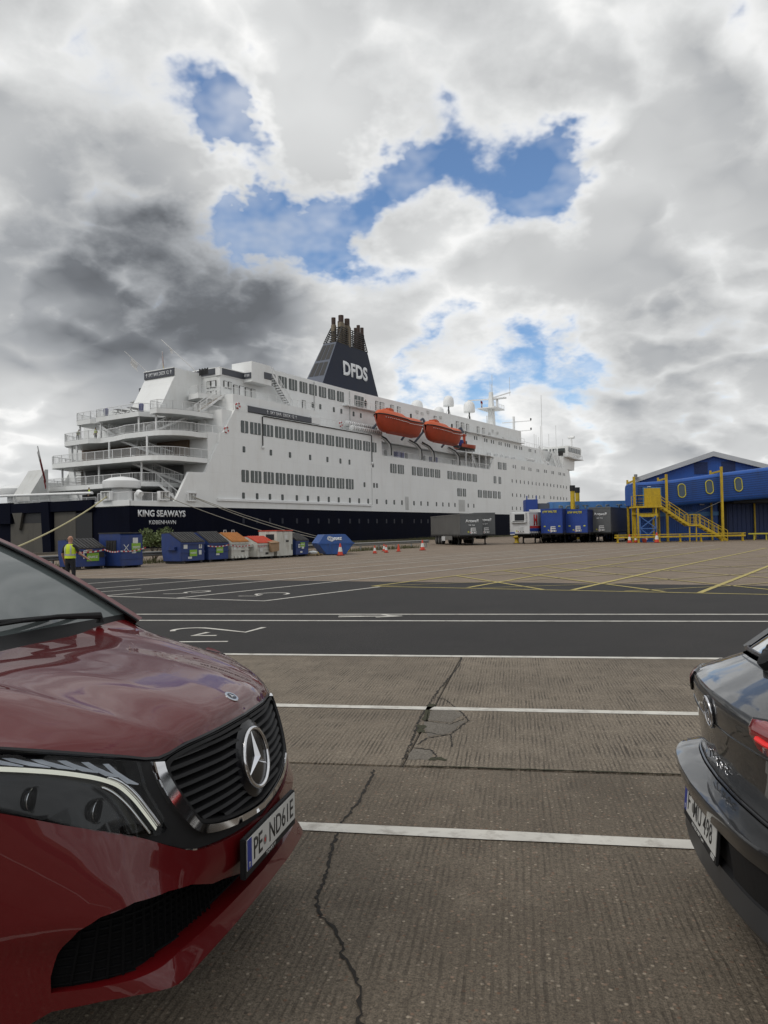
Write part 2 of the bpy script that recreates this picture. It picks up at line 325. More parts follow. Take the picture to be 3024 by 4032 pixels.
M['yard'] = ground_mat('old_yard_concrete', (.265, .208, .156), (.180, .140, .104), (.318, .258, .200), agg=0.0, groove=0.0, patch=.5)
M['asphalt'] = ground_mat('asphalt', (.034, .031, .0295), (.022, .0205, .020), (.048, .045, .042), agg=.5, groove=0., agg_scale=90.)
M['patch'] = ground_mat('smooth_repair_concrete', (.185, .165, .138), (.13, .115, .096), (.23, .21, .18))
M['joint'] = mat('joint_filler', (.016, .013, .010), .9, var=.3, vs=30)
M['moss'] = mat('moss', (.042, .042, .020), .95, var=.5, vs=40, bump=.8, bs=120)
def paint_mat(name, col, wear, wcol):
    m = mat(name, col, .65, var=.12, vs=3, dirt=wcol, dirt_amt=wear, bump=.2, bs=90); return m
M['white_line'] = paint_mat('white_road_paint', (.58, .56, .51), .8, (.22, .19, .16))
M['white_faint'] = paint_mat('worn_white_road_paint', (.48, .45, .40), .95, (.17, .14, .11))
M['yellow_line'] = paint_mat('yellow_road_paint', (.44, .36, .10), .85, (.19, .155, .10))
M['yellow_faint'] = paint_mat('worn_yellow_road_paint', (.34, .28, .10), .9, (.185, .15, .115))

SHIP_ROT = R(58.9); SO = Vector((-28.14, 85.0, 0)); SU = Vector((math.cos(SHIP_ROT), math.sin(SHIP_ROT), 0)); SV = Vector((-math.sin(SHIP_ROT), math.cos(SHIP_ROT), 0))
def shipw(u, v, z=0.0): p = SO + SU*u + SV*v; return Vector((p.x, p.y, z))
QV = -2.2
g = MB(); a, b_ = shipw(-3000, QV, -.012), shipw(3000, QV, -.012); c, d = shipw(3000, -4000, -.012), shipw(-3000, -4000, -.012)
g.add([d, c, b_, a], [(0, 1, 2, 3)])
ground = tag(g.build('ground', M['yard']), kind='structure')
q = MB(); A = shipw(-800, QV, 0); B = shipw(800, QV, 0)
for k in range(1):
    q.hexa([shipw(-800, QV-.55, -6), shipw(800, QV-.55, -6), shipw(800, QV, -6), shipw(-800, QV, -6), shipw(-800, QV-.55, .22), shipw(800, QV-.55, .22), shipw(800, QV, .22), shipw(-800, QV, .22)])
quay = tag(q.build('quay_edge', M['patch'], bevel=.03), kind='structure')
wm = mat('river_water', (.02, .028, .03), .12, var=0, bump=.35, bs=.8)
w = MB(); w.add([shipw(-9000, QV-.1, -3.6), shipw(9000, QV-.1, -3.6), shipw(9000, 9000, -3.6), shipw(-9000, 9000, -3.6)], [(0, 1, 2, 3)]); tag(w.build('water', wm), kind='structure')

def sheet(name, pts, m, z, parent):
    mb = MB(); mb.add([(p[0], p[1], z) for p in pts], [tuple(range(len(pts)))]); o = mb.build(name, m, parent)
    if o.data.polygons[0].normal.z < 0: o.data.flip_normals()
    return o
# asphalt roadway between the queue lanes and the yard
asp = [tuple(lane(-40, 10.42)[:2]), tuple(lane(60, 10.42)[:2]), tuple(lane(60, 17)[:2]), (12.6, 19.6), (10.5, 21.2), (9.1, 22.0), (6.7, 23.0), (4.3, 24.3), (2.5, 24.75), (-1.5, 26.5), (-6.2, 28.6), (-9.2, 30.4), (-11.7, 31.0), (-30, 36)]
road = tag(sheet('road', asp, M['asphalt'], -.004, None), kind='structure')
# concrete queue lanes: individual slabs with recessed joints
apron = tag(MB().add([(p.x, p.y, -.010) for p in (lane(-60, -30), lane(60, -30), lane(60, 10.42), lane(-60, 10.42))], [(0, 1, 2, 3)]).build('concrete_apron', M['joint']), kind='structure')
XJ = [(1.0, 10.3), (.1, 5.72)]
sj = [E1.dot(Vector((1.0, 10.3, 0))), E1.dot(Vector((.12, 5.72, 0)))]       # skewed cross joint of the far row
def slab(pts, m, dz=0.0):
    mb = MB(); n = len(pts); ins = .010; c = sum((Vector(p) for p in pts), Vector((0, 0)))/n
    mb.prism([tuple(p) for p in pts], -.05, dz); o = mb.build('concrete_slab', m, apron, bevel=.006); return o
def lp(s_, t_): p = lane(s_, t_); return (p.x, p.y)
G = .0045
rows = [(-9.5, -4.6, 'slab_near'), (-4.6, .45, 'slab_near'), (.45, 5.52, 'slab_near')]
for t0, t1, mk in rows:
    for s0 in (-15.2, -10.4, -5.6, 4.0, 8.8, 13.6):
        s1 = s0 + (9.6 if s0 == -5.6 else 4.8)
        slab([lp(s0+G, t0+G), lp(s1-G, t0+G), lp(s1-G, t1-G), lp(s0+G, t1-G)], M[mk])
edges0 = [-22, -15.6, -9.8, -4.6]
for a0, a1 in zip(edges0, edges0[1:]): slab([lp(a0+G, 5.54+G), lp(a1-G, 5.54+G), lp(a1-G, 10.42), lp(a0+G, 10.42)], M['slab'])
slab([lp(-4.6+G, 5.54+G), lp(sj[1]-.006, 5.54+G), lp(sj[0]-.006, 10.42), lp(-4.6+G, 10.42)], M['slab'])
slab([lp(sj[1]+.006, 5.54+G), lp(5.1-G, 5.54+G), lp(5.6-G, 10.42), lp(sj[0]+.006, 10.42)], M['slab'], .003)
for a0, a1 in ((5.1, 9.8), (9.8, 14.6), (14.6, 22)): slab([lp(a0+G+(.5 if a0 == 5.1 else 0)*0, 5.54+G), lp(a1-G, 5.54+G), lp(a1-G, 10.42), lp(a0+G+(.5 if a0 == 5.1 else 0), 10.42)], M['slab'])
def ribbon(mb, pts, w0, z, jit=.0, rng=random):
    """ragged crack ribbon"""
    P = []
    for i in range(len(pts)-1):
        a = Vector(pts[i]); b = Vector(pts[i+1]); n = max(2, int((b-a).length/.022))
        for k in range(n): P.append(a.lerp(b, k/n) + Vector((rng.uniform(-jit, jit), rng.uniform(-jit, jit))))
    P.append(Vector(pts[-1])); lft = []; rgt = []
    for i, p in enumerate(P):
        d = (P[min(i+1, len(P)-1)] - P[max(i-1, 0)]).normalized(); nrm = Vector((-d.y, d.x)); w = w0*rng.uniform(.25, 1.5)*(.25 if i in (0, len(P)-1) else 1)
        lft.append((p.x+nrm.x*w, p.y+nrm.y*w, z)); rgt.append((p.x-nrm.x*w, p.y-nrm.y*w, z))
    mb.grid([lft, rgt]); return mb
rng = random.Random(3)
ck = ribbon(MB(), [(-.10, 5.52), (-.13, 5.3), (-.2, 4.85), (-.29, 4.5), (-.31, 4.2), (-.315, 3.92), (-.345, 3.6), (-.31, 3.43), (-.23, 3.31), (-.20, 3.14), (-.14, 2.98), (-.115, 2.83), (-.115, 2.66), (-.08, 2.3), (-.15, 1.8), (-.1, 1.2)], .0075, .0042, .010, rng)
ck.build('crack', M['joint'], apron)
ck = ribbon(MB(), [(1.0, 10.25), (.9, 9.6), (.62, 8.5), (.5, 8.0), (.29, 7.0), (.2, 6.3), (.11, 5.75)],   .008, .0050, .010, rng); ck.build('crack', M['joint'], apron)
for pts, w in (([(.5, 7.85), (.58, 7.72), (.70, 7.12), (.71, 6.85), (.52, 6.42), (.32, 6.32), (.22, 6.12)], .008), ([(.52, 6.42), (.50, 6.05)], .006), ([(.42, 7.45), (.68, 7.25)], .005), ([(.30, 6.9), (.55, 6.75), (.69, 6.95)], .006), ([(.25, 6.55), (.48, 6.38)], .007), ([(.18, 6.05), (.33, 5.98), (.36, 5.80), (.30, 5.70)], .009)):
    ribbon(MB(), pts, w, .0052, .008, rng).build('crack', M['joint'], apron)
def pol(name, pts, m, z, j=.012):
    P = []
    for i in range(len(pts)):
        a = Vector(pts[i]); b = Vector(pts[(i+1) % len(pts)])
        for k in range(4): P.append(a.lerp(b, k/4) + Vector((rng.uniform(-j, j), rng.uniform(-j, j))))
    return sheet(name, P, m, z, apron)
pol('repair_patch', [(.13, 5.74), (.34, 5.72), (.33, 5.97), (.2, 6.02)], M['patch'], .0046)
pol('broken_piece', [(.32, 6.35), (.52, 6.45), (.69, 6.88), (.56, 6.76), (.32, 6.86)], M['patch'], .0046)
pol('broken_piece', [(.33, 6.93), (.56, 6.79), (.69, 7.1), (.6, 7.3), (.44, 7.42)], M['patch'], .0046)
pol('moss_patch', [(.30, 6.95), (.345, 6.85), (.40, 7.3), (.47, 7.5), (.42, 7.56)], M['moss'], .0058, .02)
pol('moss_patch', [(.24, 6.5), (.3, 6.5), (.33, 6.72), (.27, 6.75)], M['moss'], .0058, .02)
pol('moss_patch', [(.30, 5.71), (.43, 5.70), (.40, 5.80), (.33, 5.78)], M['moss'], .0058, .02)
ribbon(MB(), [lp(-.7, 5.55), lp(6, 5.56)], .008, .0048, .004, rng).build('crack', M['moss'], apron)

# ---------------------------------------------------------------- painted markings
def mark(name, pts, w, m, z, parent, n=1):
    """poly-line painted on the ground"""
    mb = MB(); P = [Vector((p[0], p[1])) for p in pts]; lft = []; rgt = []
    Q = []
    for i in range(len(P)-1):
        k = max(1, int((P[i+1]-P[i]).length/.35)) if n else 1
        for j in range(k): Q.append(P[i].lerp(P[i+1], j/k))
    Q.append(P[-1])
    for i, p in enumerate(Q):
        d = (Q[min(i+1, len(Q)-1)] - Q[max(i-1, 0)]).normalized(); nn = Vector((-d.y, d.x)); ww = w/2*rng.uniform(.93, 1.07)
        lft.append((p.x+nn.x*ww, p.y+nn.y*ww, z)); rgt.append((p.x-nn.x*ww, p.y-nn.y*ww, z))
    mb.grid([rgt, lft]); o = mb.build(name, m, parent, fix=False)
    return o
for t in (-1.65, 1.35, 4.34, 7.33): mark('lane_line', [lp(-22, t), lp(22, t)], .125, M['white_line'], .0058, apron)
mark('lane_line', [lp(-30, 10.36), lp(40, 10.36)], .13, M['white_line'], .0058, apron)
for t in (14.40, 15.52): mark('lane_line', [lp(-34, t), lp(42, t)], .12, M['white_line'], 0, road)
mark('arrow_marking', [(-.95, 15.58), (-.35, 15.44), (.32, 15.36)], .09, M['white_line'], .001, road)
mark('arrow_marking', [(-.95, 15.40), (-.35, 15.41), (.32, 15.36)], .09, M['white_line'], .0012, road)
mark('arrow_marking', [(-.12, 15.78), (.06, 15.5), (.32, 15.36), (-.2, 15.22)], .09, M['white_line'], .0014, road)
def arc(cx, cy, rx, ry, a0, a1, rot, n=10):
    o = []
    for i in range(n+1):
        t = R(a0+(a1-a0)*i/n); x, y = rx*math.cos(t), ry*math.sin(t); o.append((cx+x*math.cos(rot)-y*math.sin(rot), cy+x*math.sin(rot)+y*math.cos(rot)))
    return o
# lane number "12" read from the road, laid along the lane
mark('lane_number', arc(-3.45, 13.72, .34, .30, 215, 60, -LA) + [(-2.95, 13.72), (-2.42, 13.28), (-2.2, 13.93)], .10, M['white_line'], .001, road)
mark('lane_number', [(-3.08, 13.36), (-3.24, 12.95), (-2.84, 12.92)], .10, M['white_line'], .001, road)
mark('lane_number', [(-3.6, 12.26), (-2.5, 12.18)], .10, M['white_line'], .001, road)
YD = Vector((math.sin(R(34.5)), math.cos(R(34.5))))
mark('lane_number', arc(-5.55, 22.75, .42, .28, -150, 190, R(55)) + [(-6.0, 22.2), (-6.4, 22.2)], .10, M['white_line'], .001, road)
mark('lane_number', [(-4.0, 20.95), (-3.5, 20.85), (-3.42, 21.35)] + arc(-3.15, 21.45, .45, .45, 190, -60, R(25)), .10, M['white_line'], .001, road)
mark('lane_number', [(-8.7, 23.4), (-7.75, 24.45)], .10, M['white_line'], .001, road)
mark('bay_line', [(-14.5, 25.0), (-8.0, 21.8), (-3.0, 19.3)], .11, M['white_line'], .0005, road)
for p0, ln, mk in (((-3.0, 19.35), 5.0, 'white_line'), ((-5.6, 20.6), 31, 'white_line'), ((-8.0, 21.8), 36, 'white_line'), ((-10.55, 23.1), 40, 'white_line'), ((-13.0, 24.2), 44, 'white_line')):
    e = Vector(p0) + YD*ln; mark('bay_line', [p0, tuple(Vector(p0)+YD*min(ln, 9)), tuple(e)], .115, M[mk], .002, road)
for k in range(5):
    p0 = Vector((-15.2-2.55*k, 25.4+1.2*k)); mark('bay_line', [tuple(p0+YD*6.5), tuple(p0+YD*(40-3*k))], .10, M['white_faint'], -.006, ground)
for k in range(6):
    p0 = Vector((-3.0+2.1*k, 40.5-1.0*k)); mark('bay_line', [tuple(p0+YD*(1+2*k)), tuple(p0+YD*(26+k*2))], .10, M['white_faint'], -.005, ground)
for k in range(5): mark('bay_tick', [(-13.9+1.42*k, 35.2+2.1*k), (-13.55+1.42*k, 35.75+2.1*k)], .09, M['yellow_faint'], -.005, ground)
for k in range(5): mark('bay_tick', [(-6.6+1.55*k, 46.0+2.15*k), (-6.3+1.55*k, 46.5+2.15*k)], .09, M['yellow_faint'], -.005, ground)
# yellow hatched keep-clear box
mark('hatch_line', [(-.4, 23.75), (9.2, 18.6), (12.5, 16.8)], .12, M['yellow_line'], .002, road)
for pts, mk, w in (([(-.4, 23.75), (2.6, 28.4), (8.6, 36.4), (18, 50)], 'yellow_line', .13), ([(2.4, 22.5), (5.7, 28.1), (16.6, 44.1), (24, 55)], 'yellow_line', .13), ([(5.1, 21.0), (10.7, 29.8), (27, 54.5)], 'yellow_line', .15), ([(7.9, 19.4), (15.4, 31.0), (30, 53)], 'yellow_line', .15), ([(11.0, 17.7), (20, 31.8), (36, 57)], 'yellow_line', .14)):
    mark('hatch_line', pts, w, M[mk], .003, ground)
for pts, mk, w in (([(2.6, 28.4), (4.35, 21.3)], 'yellow_line', .12), ([(4.8, 31.0), (7.2, 19.9)], 'yellow_line', .12), ([(7.0, 33.7), (10.1, 19.2)], 'yellow_line', .11), ([(8.9, 36.3), (13.4, 19.5)], 'yellow_line', .11), ([(11.5, 40), (16.2, 23)], 'yellow_faint', .11), ([(14, 44), (20, 28)], 'yellow_faint', .11), ([(17, 49), (24, 33)], 'yellow_faint', .11),
                   ([(2.8, 22.3), (6.7, 23.0), (13.5, 27.2), (20, 31)], 'yellow_faint', .09), ([(6.3, 20.3), (9.6, 21.4), (17, 26)], 'yellow_faint', .10), ([(-.4, 23.75), (4.5, 25.2), (14.5, 31.5), (24, 38)], 'yellow_faint', .09), ([(3.9, 28.3), (14, 36), (26, 45)], 'yellow_faint', .09)):
    mark('hatch_line', pts, w, M[mk], .0045, ground)
# ================================================================ the ferry
M['ship_white'] = mat('white_ship_paint', (.82, .835, .83), .42, var=.03, vs=.25, dirt=(.46, .42, .36), dirt_amt=.20, streak=1, aniso=(1, 1, 1))
def plate_seams(m, du=6.2, dz=2.35, amt=.90):
    t = m.node_tree; n = t.nodes; l = t.links; b = n['Principled BSDF']; src = b.inputs['Base Color'].links[0].from_socket
    tcn = n.new('ShaderNodeTexCoord'); sp = n.new('ShaderNodeSeparateXYZ'); cx = n.new('ShaderNodeCombineXYZ'); l.new(tcn.outputs['Object'], sp.inputs[0]); l.new(sp.outputs[0], cx.inputs[0]); l.new(sp.outputs[2], cx.inputs[1])
    bk = n.new('ShaderNodeTexBrick'); l.new(cx.outputs[0], bk.inputs['Vector']); bk.inputs['Scale'].default_value = 1.0; bk.inputs['Brick Width'].default_value = du; bk.inputs['Row Height'].default_value = dz; bk.inputs['Mortar Size'].default_value = .018; bk.inputs['Mortar Smooth'].default_value = .6
    bk.inputs['Color1'].default_value = (1, 1, 1, 1); bk.inputs['Color2'].default_value = (.965, .965, .965, 1); bk.inputs['Mortar'].default_value = (amt, amt, amt, 1)
    mx = n.new('ShaderNodeMix'); mx.data_type = 'RGBA'; mx.blend_type = 'MULTIPLY'; mx.inputs[0].default_value = 1; l.new(src, mx.inputs[6]); l.new(bk.outputs['Color'], mx.inputs[7]); l.new(mx.outputs[2], b.inputs['Base Color'])
    wn = n.new('ShaderNodeTexNoise'); wn.inputs['Scale'].default_value = .55; wn.inputs['Detail'].default_value = 2; l.new(tcn.outputs['Object'], wn.inputs['Vector']); bp = n.new('ShaderNodeBump'); bp.inputs['Strength'].default_value = .25; bp.inputs['Distance'].default_value = .12; l.new(wn.outputs[0], bp.inputs['Height']); l.new(bp.outputs[0], b.inputs['Normal'])
plate_seams(M['ship_white'])
M['ship_white2'] = mat('white_ship_paint_fittings', (.80, .81, .81), .45, var=.04, vs=1)
M['ship_navy'] = mat('navy_hull_paint', (.0030, .0042, .012), .7, var=.2, vs=.4, spec=.06, dirt=(.008, .009, .016), dirt_amt=.4, streak=1)
M['funnel_navy'] = mat('navy_funnel_paint', (.007, .012, .030), .55, var=.12, vs=.5, spec=.3)
M['funnel_grey'] = mat('blue_grey_funnel_paint', (.075, .09, .125), .5, var=.1, vs=.5)
M['sign_grey'] = mat('dark_grey_sign_panel', (.065, .07, .085), .5, var=.08, vs=.6)
M['letter'] = mat('pale_lettering', (.76, .78, .80), .5, var=.03)
M['glass'] = mat('dark_window_glass', (.058, .070, .067), .14, var=.25, vs=.5, spec=.6)
M['gasket'] = mat('black_window_rubber', (.012, .012, .012), .6, var=.1)
M['black'] = mat('black_metal', (.012, .012, .013), .55, var=.2, vs=2)
M['deck'] = mat('grey_deck_coating', (.20, .21, .21), .7, var=.15, vs=1)
M['shade'] = mat('grey_white_paint', (.58, .59, .58), .55, var=.06, vs=.6, dirt=(.3, .26, .2), dirt_amt=.3, streak=1)
M['orange'] = mat('orange_lifeboat_plastic', (.42, .055, .018), .45, var=.10, vs=1.2, dirt=(.25, .04, .02), dirt_amt=.5)
M['orange_top'] = mat('bright_orange_canopy', (.55, .10, .03), .6, var=.12, vs=2)
M['wood'] = mat('brown_stair_treads', (.26, .19, .10), .7, var=.2, vs=3)
M['exhaust'] = mat('stained_exhaust_steel', (.16, .13, .09), .6, metal=.3, var=.25, vs=1, dirt=(.06, .045, .03), dirt_amt=.8, streak=1)
M['rust'] = mat('rusty_brown_steel', (.055, .035, .028), .75, var=.3, vs=2)
M['red'] = mat('red_plastic', (.45, .03, .03), .5, var=.1)
M['blue_plastic'] = mat('blue_plastic', (.02, .03, .18), .5, var=.15)
M['beige'] = mat('shade_darkened_beige_paint', (.075, .068, .056), .6, var=.15, vs=.5, dirt=(.03, .025, .02), dirt_amt=.5, streak=1)  # beige darkened so the colour itself holds the shadow at the stern
ship = thing('ferry', 'large white ferry with navy hull and dark funnel moored at the quay', 'ferry', SO, SHIP_ROT)
def P(mb, name, m, parent=ship, **k): return mb.build(name, m, parent, **k)
# --- hull
plan = [(0, 0), (120, 0), (140, .15), (152, 1.0), (160, 2.8), (166, 5.6), (170.5, 9.6), (172, 13.8), (170.5, 18), (166, 22), (160, 24.8), (152, 26.6), (140, 27.45), (120, 27.6), (0, 27.6)]
rows = []
for z, k in ((-4.2, -4.0), (0.0, -1.5), (5.0, 0.0)):
    rows.append([(u + k*max(0, (u-135)/37), 13.8+(v-13.8)*(1 if u < 135 else 1+k*.02), z) for u, v in plan])
hb = MB().grid(rows, closed=True); n = len(plan); hb.f.append(tuple(range(2*n, 3*n))); hb.m.append(0)
P(hb, 'lower_hull', M['ship_navy'], smooth=30)
side_poly = [(.02, 5.0), (.02, 5.55), (6.7, 5.62), (9.0, 9.25), (11.7, 9.3), (14.2, 13.16), (14.5, 14.5), (15.1, 14.64), (17.2, 17.72), (54, 17.95), (54, 14.6), (100.2, 14.92), (102.7, 17.75), (99, 18.0), (135, 18.45), (135, 5.0)]
P(MB().prism(side_poly, -.06, .3, 'y'), 'side_plating', M['ship_white'])
P(MB().prism([(.02, 5.0), (.02, 5.55), (6.7, 5.62), (9.0, 9.25), (11.7, 9.3), (14.2, 13.16), (17.2, 17.72), (135, 18.45), (135, 5.0)], 27.3, 27.66, 'y'), 'side_plating', M['ship_white'])
bplan = [(135, -.06), (150, .0), (157.5, .35), (162, 1.5), (164.6, 4.2), (165.8, 9), (166.2, 13.8), (165.8, 18.6), (164.6, 23.4), (162, 26.1), (157.5, 27.25), (150, 27.6), (135, 27.66)]
rows = []
for z, k in ((5.01, 6.0), (9, 4.6), (13, 2.6), (18.45, 0.2), (21.6, -.8)): rows.append([(u + k*max(0, (u-146)/20)**.8, v, z) for u, v in bplan if True])
bb = MB().grid(rows[:4]); bb.f.append(tuple(len(bplan)*3+i for i in range(len(bplan)))); bb.m.append(0)
P(bb, 'bow_plating', M['ship_white'], smooth=30)
blk = MB(); blk.box(12.6, 135, .3, 27.3, 5.0, 14.5); P(blk, 'main_house', M['ship_white'])
blk = MB(); blk.box(15.2, 54, .3, 27.3, 14.5, 17.65); P(blk, 'upper_house', M['ship_white'])
blk = MB(); blk.box(54, 101.5, 4.2, 27.3, 14.5, 17.65); P(blk, 'upper_house', M['ship_white'])
blk = MB(); blk.box(101.5, 135, .3, 27.3, 14.5, 18.0); P(blk, 'upper_house', M['ship_white'])
blk = MB(); blk.box(53.9, 101.4, .3, 4.2, 14.42, 14.6); P(blk, 'boat_deck', M['deck'])
P(MB().box(17.3, 36.1, .25, 27.3, 17.66, 19.95), 'deck_house', M['ship_white'])
P(MB().box(26.2, 128, 3.0, 24.6, 17.67, 25.4), 'superstructure', M['ship_white'])
P(MB().prism([(46.2, 25.38), (128, 26.5), (128, 25.0), (46.2, 25.0)], 3.02, 24.58, 'y'), 'roof', M['ship_white'])
P(MB().box(128, 153.5, 3.0, 24.6, 17.68, 23.0), 'superstructure', M['ship_white'])
P(MB().box(17.8, 26.2, 3.0, 12.5, 19.9, 22.75), 'sky_bar_house', M['ship_white'])
P(MB().box(17.72, 26.2, 2.92, 12.6, 22.75, 23.0), 'parapet', M['ship_white2'])
for a in (('x', 17.62), ('y', 2.82)):
    mb = MB()
    if a[0] == 'x': mb.box(17.64, 17.76, 3.6, 9.6, 22.95, 23.75)
    else: mb.box(18.0, 22.3, 2.8, 2.9, 22.95, 23.75)
    P(mb, 'parapet_panel', M['sign_grey'])
P(MB().box(17.62, 18.0, 2.78, 3.6, 22.75, 23.85), 'parapet_post', M['ship_white2'])
P(MB().box(17.6, 26.3, 2.76, 12.7, 23.76, 23.86), 'parapet_cap', M['ship_white2'])
P(MB().box(22.4, 26.6, 1.4, 5, 22.5, 25.3), 'sign_house', M['ship_white'])
P(MB().box(22.3, 22.42, 1.5, 2.95, 22.95, 23.75), 'sign_panel', M['sign_grey'])
P(MB().box(25.0, 26.55, 1.30, 1.42, 23.3, 24.2), 'sign_panel', M['sign_grey'])
def letters(txt, c, w, h, m, face='side', parent=ship, depth=.02, bold=.012, name='lettering', **k):
    o = obj(name, text_mesh(txt, w, h, m, depth, bold, name=name, **k), parent, c)
    if face == 'aft': o.rotation_euler = (0, 0, -math.pi/2)
    return o
def arrow(c, h, m, face='side'):
    mb = MB(); t = h*.14
    mb.box(-t/2, t/2, -.02, 0, -h/2, h/2); mb.bar((0, -.01, h/2), (-h*.3, -.01, h*.12), t, .02, up=(0, 1, 0)); mb.bar((0, -.01, h/2), (h*.3, -.01, h*.12), t, .02, up=(0, 1, 0))
    o = P(mb, 'arrow_sign', m); o.location = c
    if face == 'aft': o.rotation_euler = (0, 0, -math.pi/2)
letters('SKY BAR', (22.28, 2.2, 23.35), .95, .34, M['letter'], 'aft')
P(MB().box(19.8, 33.9, -.16, .2, 17.9, 18.66), 'sign_panel', M['sign_grey'])
letters('SKY BAR', (25.55, -.17, 18.28), 2.45, .42, M['letter']); letters('DECK 12', (28.4, -.17, 18.28), 2.5, .42, M['letter']); arrow((23.75, -.17, 18.28), .44, M['letter']); arrow((30.1, -.17, 18.28), .44, M['letter'])
P(MB().box(33.9, 36.2, -.08, .2, 17.9, 18.9), 'wind_screen', M['ship_white2']); P(MB().box(17.3, 19.8, -.06, .2, 17.7, 18.6), 'bulwark', M['ship_white'])
letters('KING SEAWAYS', (4.79, -.01, 4.16), 7.2, .78, M['letter'], bold=.03, name='hull_name')
letters('K\u00d8BENHAVN', (4.81, -.01, 3.15), 4.04, .46, M['letter'], bold=-.004, name='home_port')
# --- windows
def rr(w, h, r, n=3):
    o = []
    for cx, cz, a0 in ((w/2-r, h/2-r, 0), (-w/2+r, h/2-r, 90), (-w/2+r, -h/2+r, 180), (w/2-r, -h/2+r, 270)):
        for i in range(n+1):
            a = R(a0+90*i/n); o.append((cx+r*math.cos(a), cz+r*math.sin(a)))
    return o
def window_meshes(w, h, npane, gap=.13):
    fr = MB(); fr.prism(rr(w+.05, h+.05, .14), -.03, 0, 'y', 0)
    fm = fr.mesh('window', [M['gasket']])
    pw = (w-gap*(npane-1))/npane; pan = MB().prism(rr(pw, h, .10), -.045, -.005, 'y').mesh('pane', [M['glass']])
    mul = MB().box(-gap/2, gap/2, -.05, 0, -h/2, h/2).mesh('mullion', [M['ship_white2']])
    return fm, pan, mul, pw, gap, npane
WM = {3: window_meshes(2.10, 1.56, 3), 2: window_meshes(1.40, 1.56, 2)}
def window(u, v, z, npane, parent=ship, wm=None):
    fm, pan, mul, pw, gap, k = wm or WM[npane]; o = obj('window', fm, parent, (u, v, z))
    for i in range(k):
        x = (i-(k-1)/2)*(pw+gap); obj('pane', pan, o, (x, 0, 0))
        if i: obj('mullion', mul, o, (x-(pw+gap)/2, 0, 0))
    return o
pm = MB(); pm.prism(rr(.50, .80, .12), -.03, 0, 'y', 0); pm.prism(rr(.38, .68, .10), -.038, -.031, 'y', 1)
PORT = pm.mesh('porthole', [M['gasket'], M['glass']])
pm = MB(); pm.prism(rr(.44, .74, .1), -.02, 0, 'y', 0); PORT_DARK = pm.mesh('porthole', [mat('navy_port_cover', (.011, .014, .027), .45, var=.1, spec=.3)])
def port(u, z, v=-.06, me=None): return obj('porthole', me or PORT, ship, (u, v, z))
UPW = [18.42, 19.78, 20.24, 22.34, 22.86, 24.98, 25.44, 27.57, 28.01, 29.37, 29.82, 31.92, 32.41, 34.54, 35.03, 37.13, 37.64, 39.78, 40.24, 42.39, 42.89, 45.02, 45.49, 47.63, 48.12, 50.28, 50.86, 52.24]
for i in range(0, len(UPW), 2):
    a, b = UPW[i], UPW[i+1]; k = 3 if b-a > 1.7 else 2
    window((a+b)/2, -.06, 15.75, k)
    if b < 46: window((a+b)/2, -.06, 9.24, k)
RW = [56.73, 58.92, 59.33, 61.56, 64.52, 65.93, 66.44, 68.61, 69.11, 71.28, 71.77, 73.16, 73.65, 75.83, 79.01, 81.21, 81.67, 83.12, 83.55, 85.75, 86.23, 87.67, 88.12, 90.39, 90.9, 93.15]
for i in range(0, len(RW), 2): window((RW[i]+RW[i+1])/2, -.06, 12.58, 3 if RW[i+1]-RW[i] > 1.7 else 2)
for a, b, z in ((83.36, 85.55, 9.3), (86.04, 87.47, 9.3), (93.47, 95.72, 9.34), (96.31, 98.55, 9.34), (98.93, 101.08, 9.35), (101.7, 103.99, 9.36), (104.63, 106.09, 9.36), (102.27, 103.77, 12.75), (105.13, 106.6, 12.75), (104.85, 107.16, 16.1), (107.71, 110.03, 16.15)):
    window((a+b)/2, -.06, z, 3 if b-a > 1.7 else 2)
for u in (18.93, 24.44, 28.69, 33.49, 37.9, 41.42, 43.97, 51.07): port(u, 12.76)
for u in (48.31, 51.3, 52.22): port(u, 9.35)
LP = [18.71, 21.44, 24.11, 26.85, 30.13, 32.77, 35.41, 38.09, 40.77, 43.9, 46.61, 49.37, 52.11, 55.22, 57.9, 60.62, 65.06, 67.77, 70.45, 74.03, 76.74, 79.41, 82.16, 88.48, 91.31]
for u in LP: port(u, 6.66); port(u, 3.35, -.01, PORT_DARK)
for u in (114.3, 115.63, 120.04, 121.39, 124.84, 126.19, 130.65, 131.85): port(u, 16.45)
for u in (113.4, 116.1, 118.75, 121.4, 124.2, 127.0, 129.75, 132.1): port(u, 13.0); port(u, 9.65)
for u in (113.15, 115.79, 118.42, 121.1, 123.9, 126.6): port(u, 6.5)
def bowv(u, z):
    k = {16.6: .9, 13.1: 2.6, 9.8: 4.2}[z]
    # near-side plan of the bow plating at this height
    pts = [(a + k*max(0, (a-146)/20)**.8, v) for a, v in bplan[:6]]
    for (a0, v0), (a1, v1) in zip(pts, pts[1:]):
        if a0 <= u <= a1: return v0+(v1-v0)*(u-a0)/(a1-a0), math.atan2(v1-v0, a1-a0)
    return -.06, 0
for z, us_ in ((16.6, (136.35, 137.67, 142.28, 143.54, 148.25, 149.64, 152.19, 153.63)), (13.1, (135.5, 138.1, 141.0, 143.6, 146.7, 149.5, 152.1, 155.2)), (9.8, (135.4, 140.8, 143.4, 146.5, 149.2, 151.9, 155))):
    for u in us_:
        v, a = bowv(u, z); o = port(u, z, v-.03); o.rotation_euler = (0, 0, a)
for u, w in ((62.45, 1.25), (84.8, 1.8), (86.35, 1.1)):
    lv = MB(); lv.box(-w/2, w/2, -.02, 0, -.9, 1.5)
    for k in range(12): lv.box(-w/2+.06, w/2-.06, -.06, -.02, -.82+k*.19, -.72+k*.19)
    o = P(lv, 'ventilation_louvre', M['shade']); o.location = (u, -.06, 6.3)
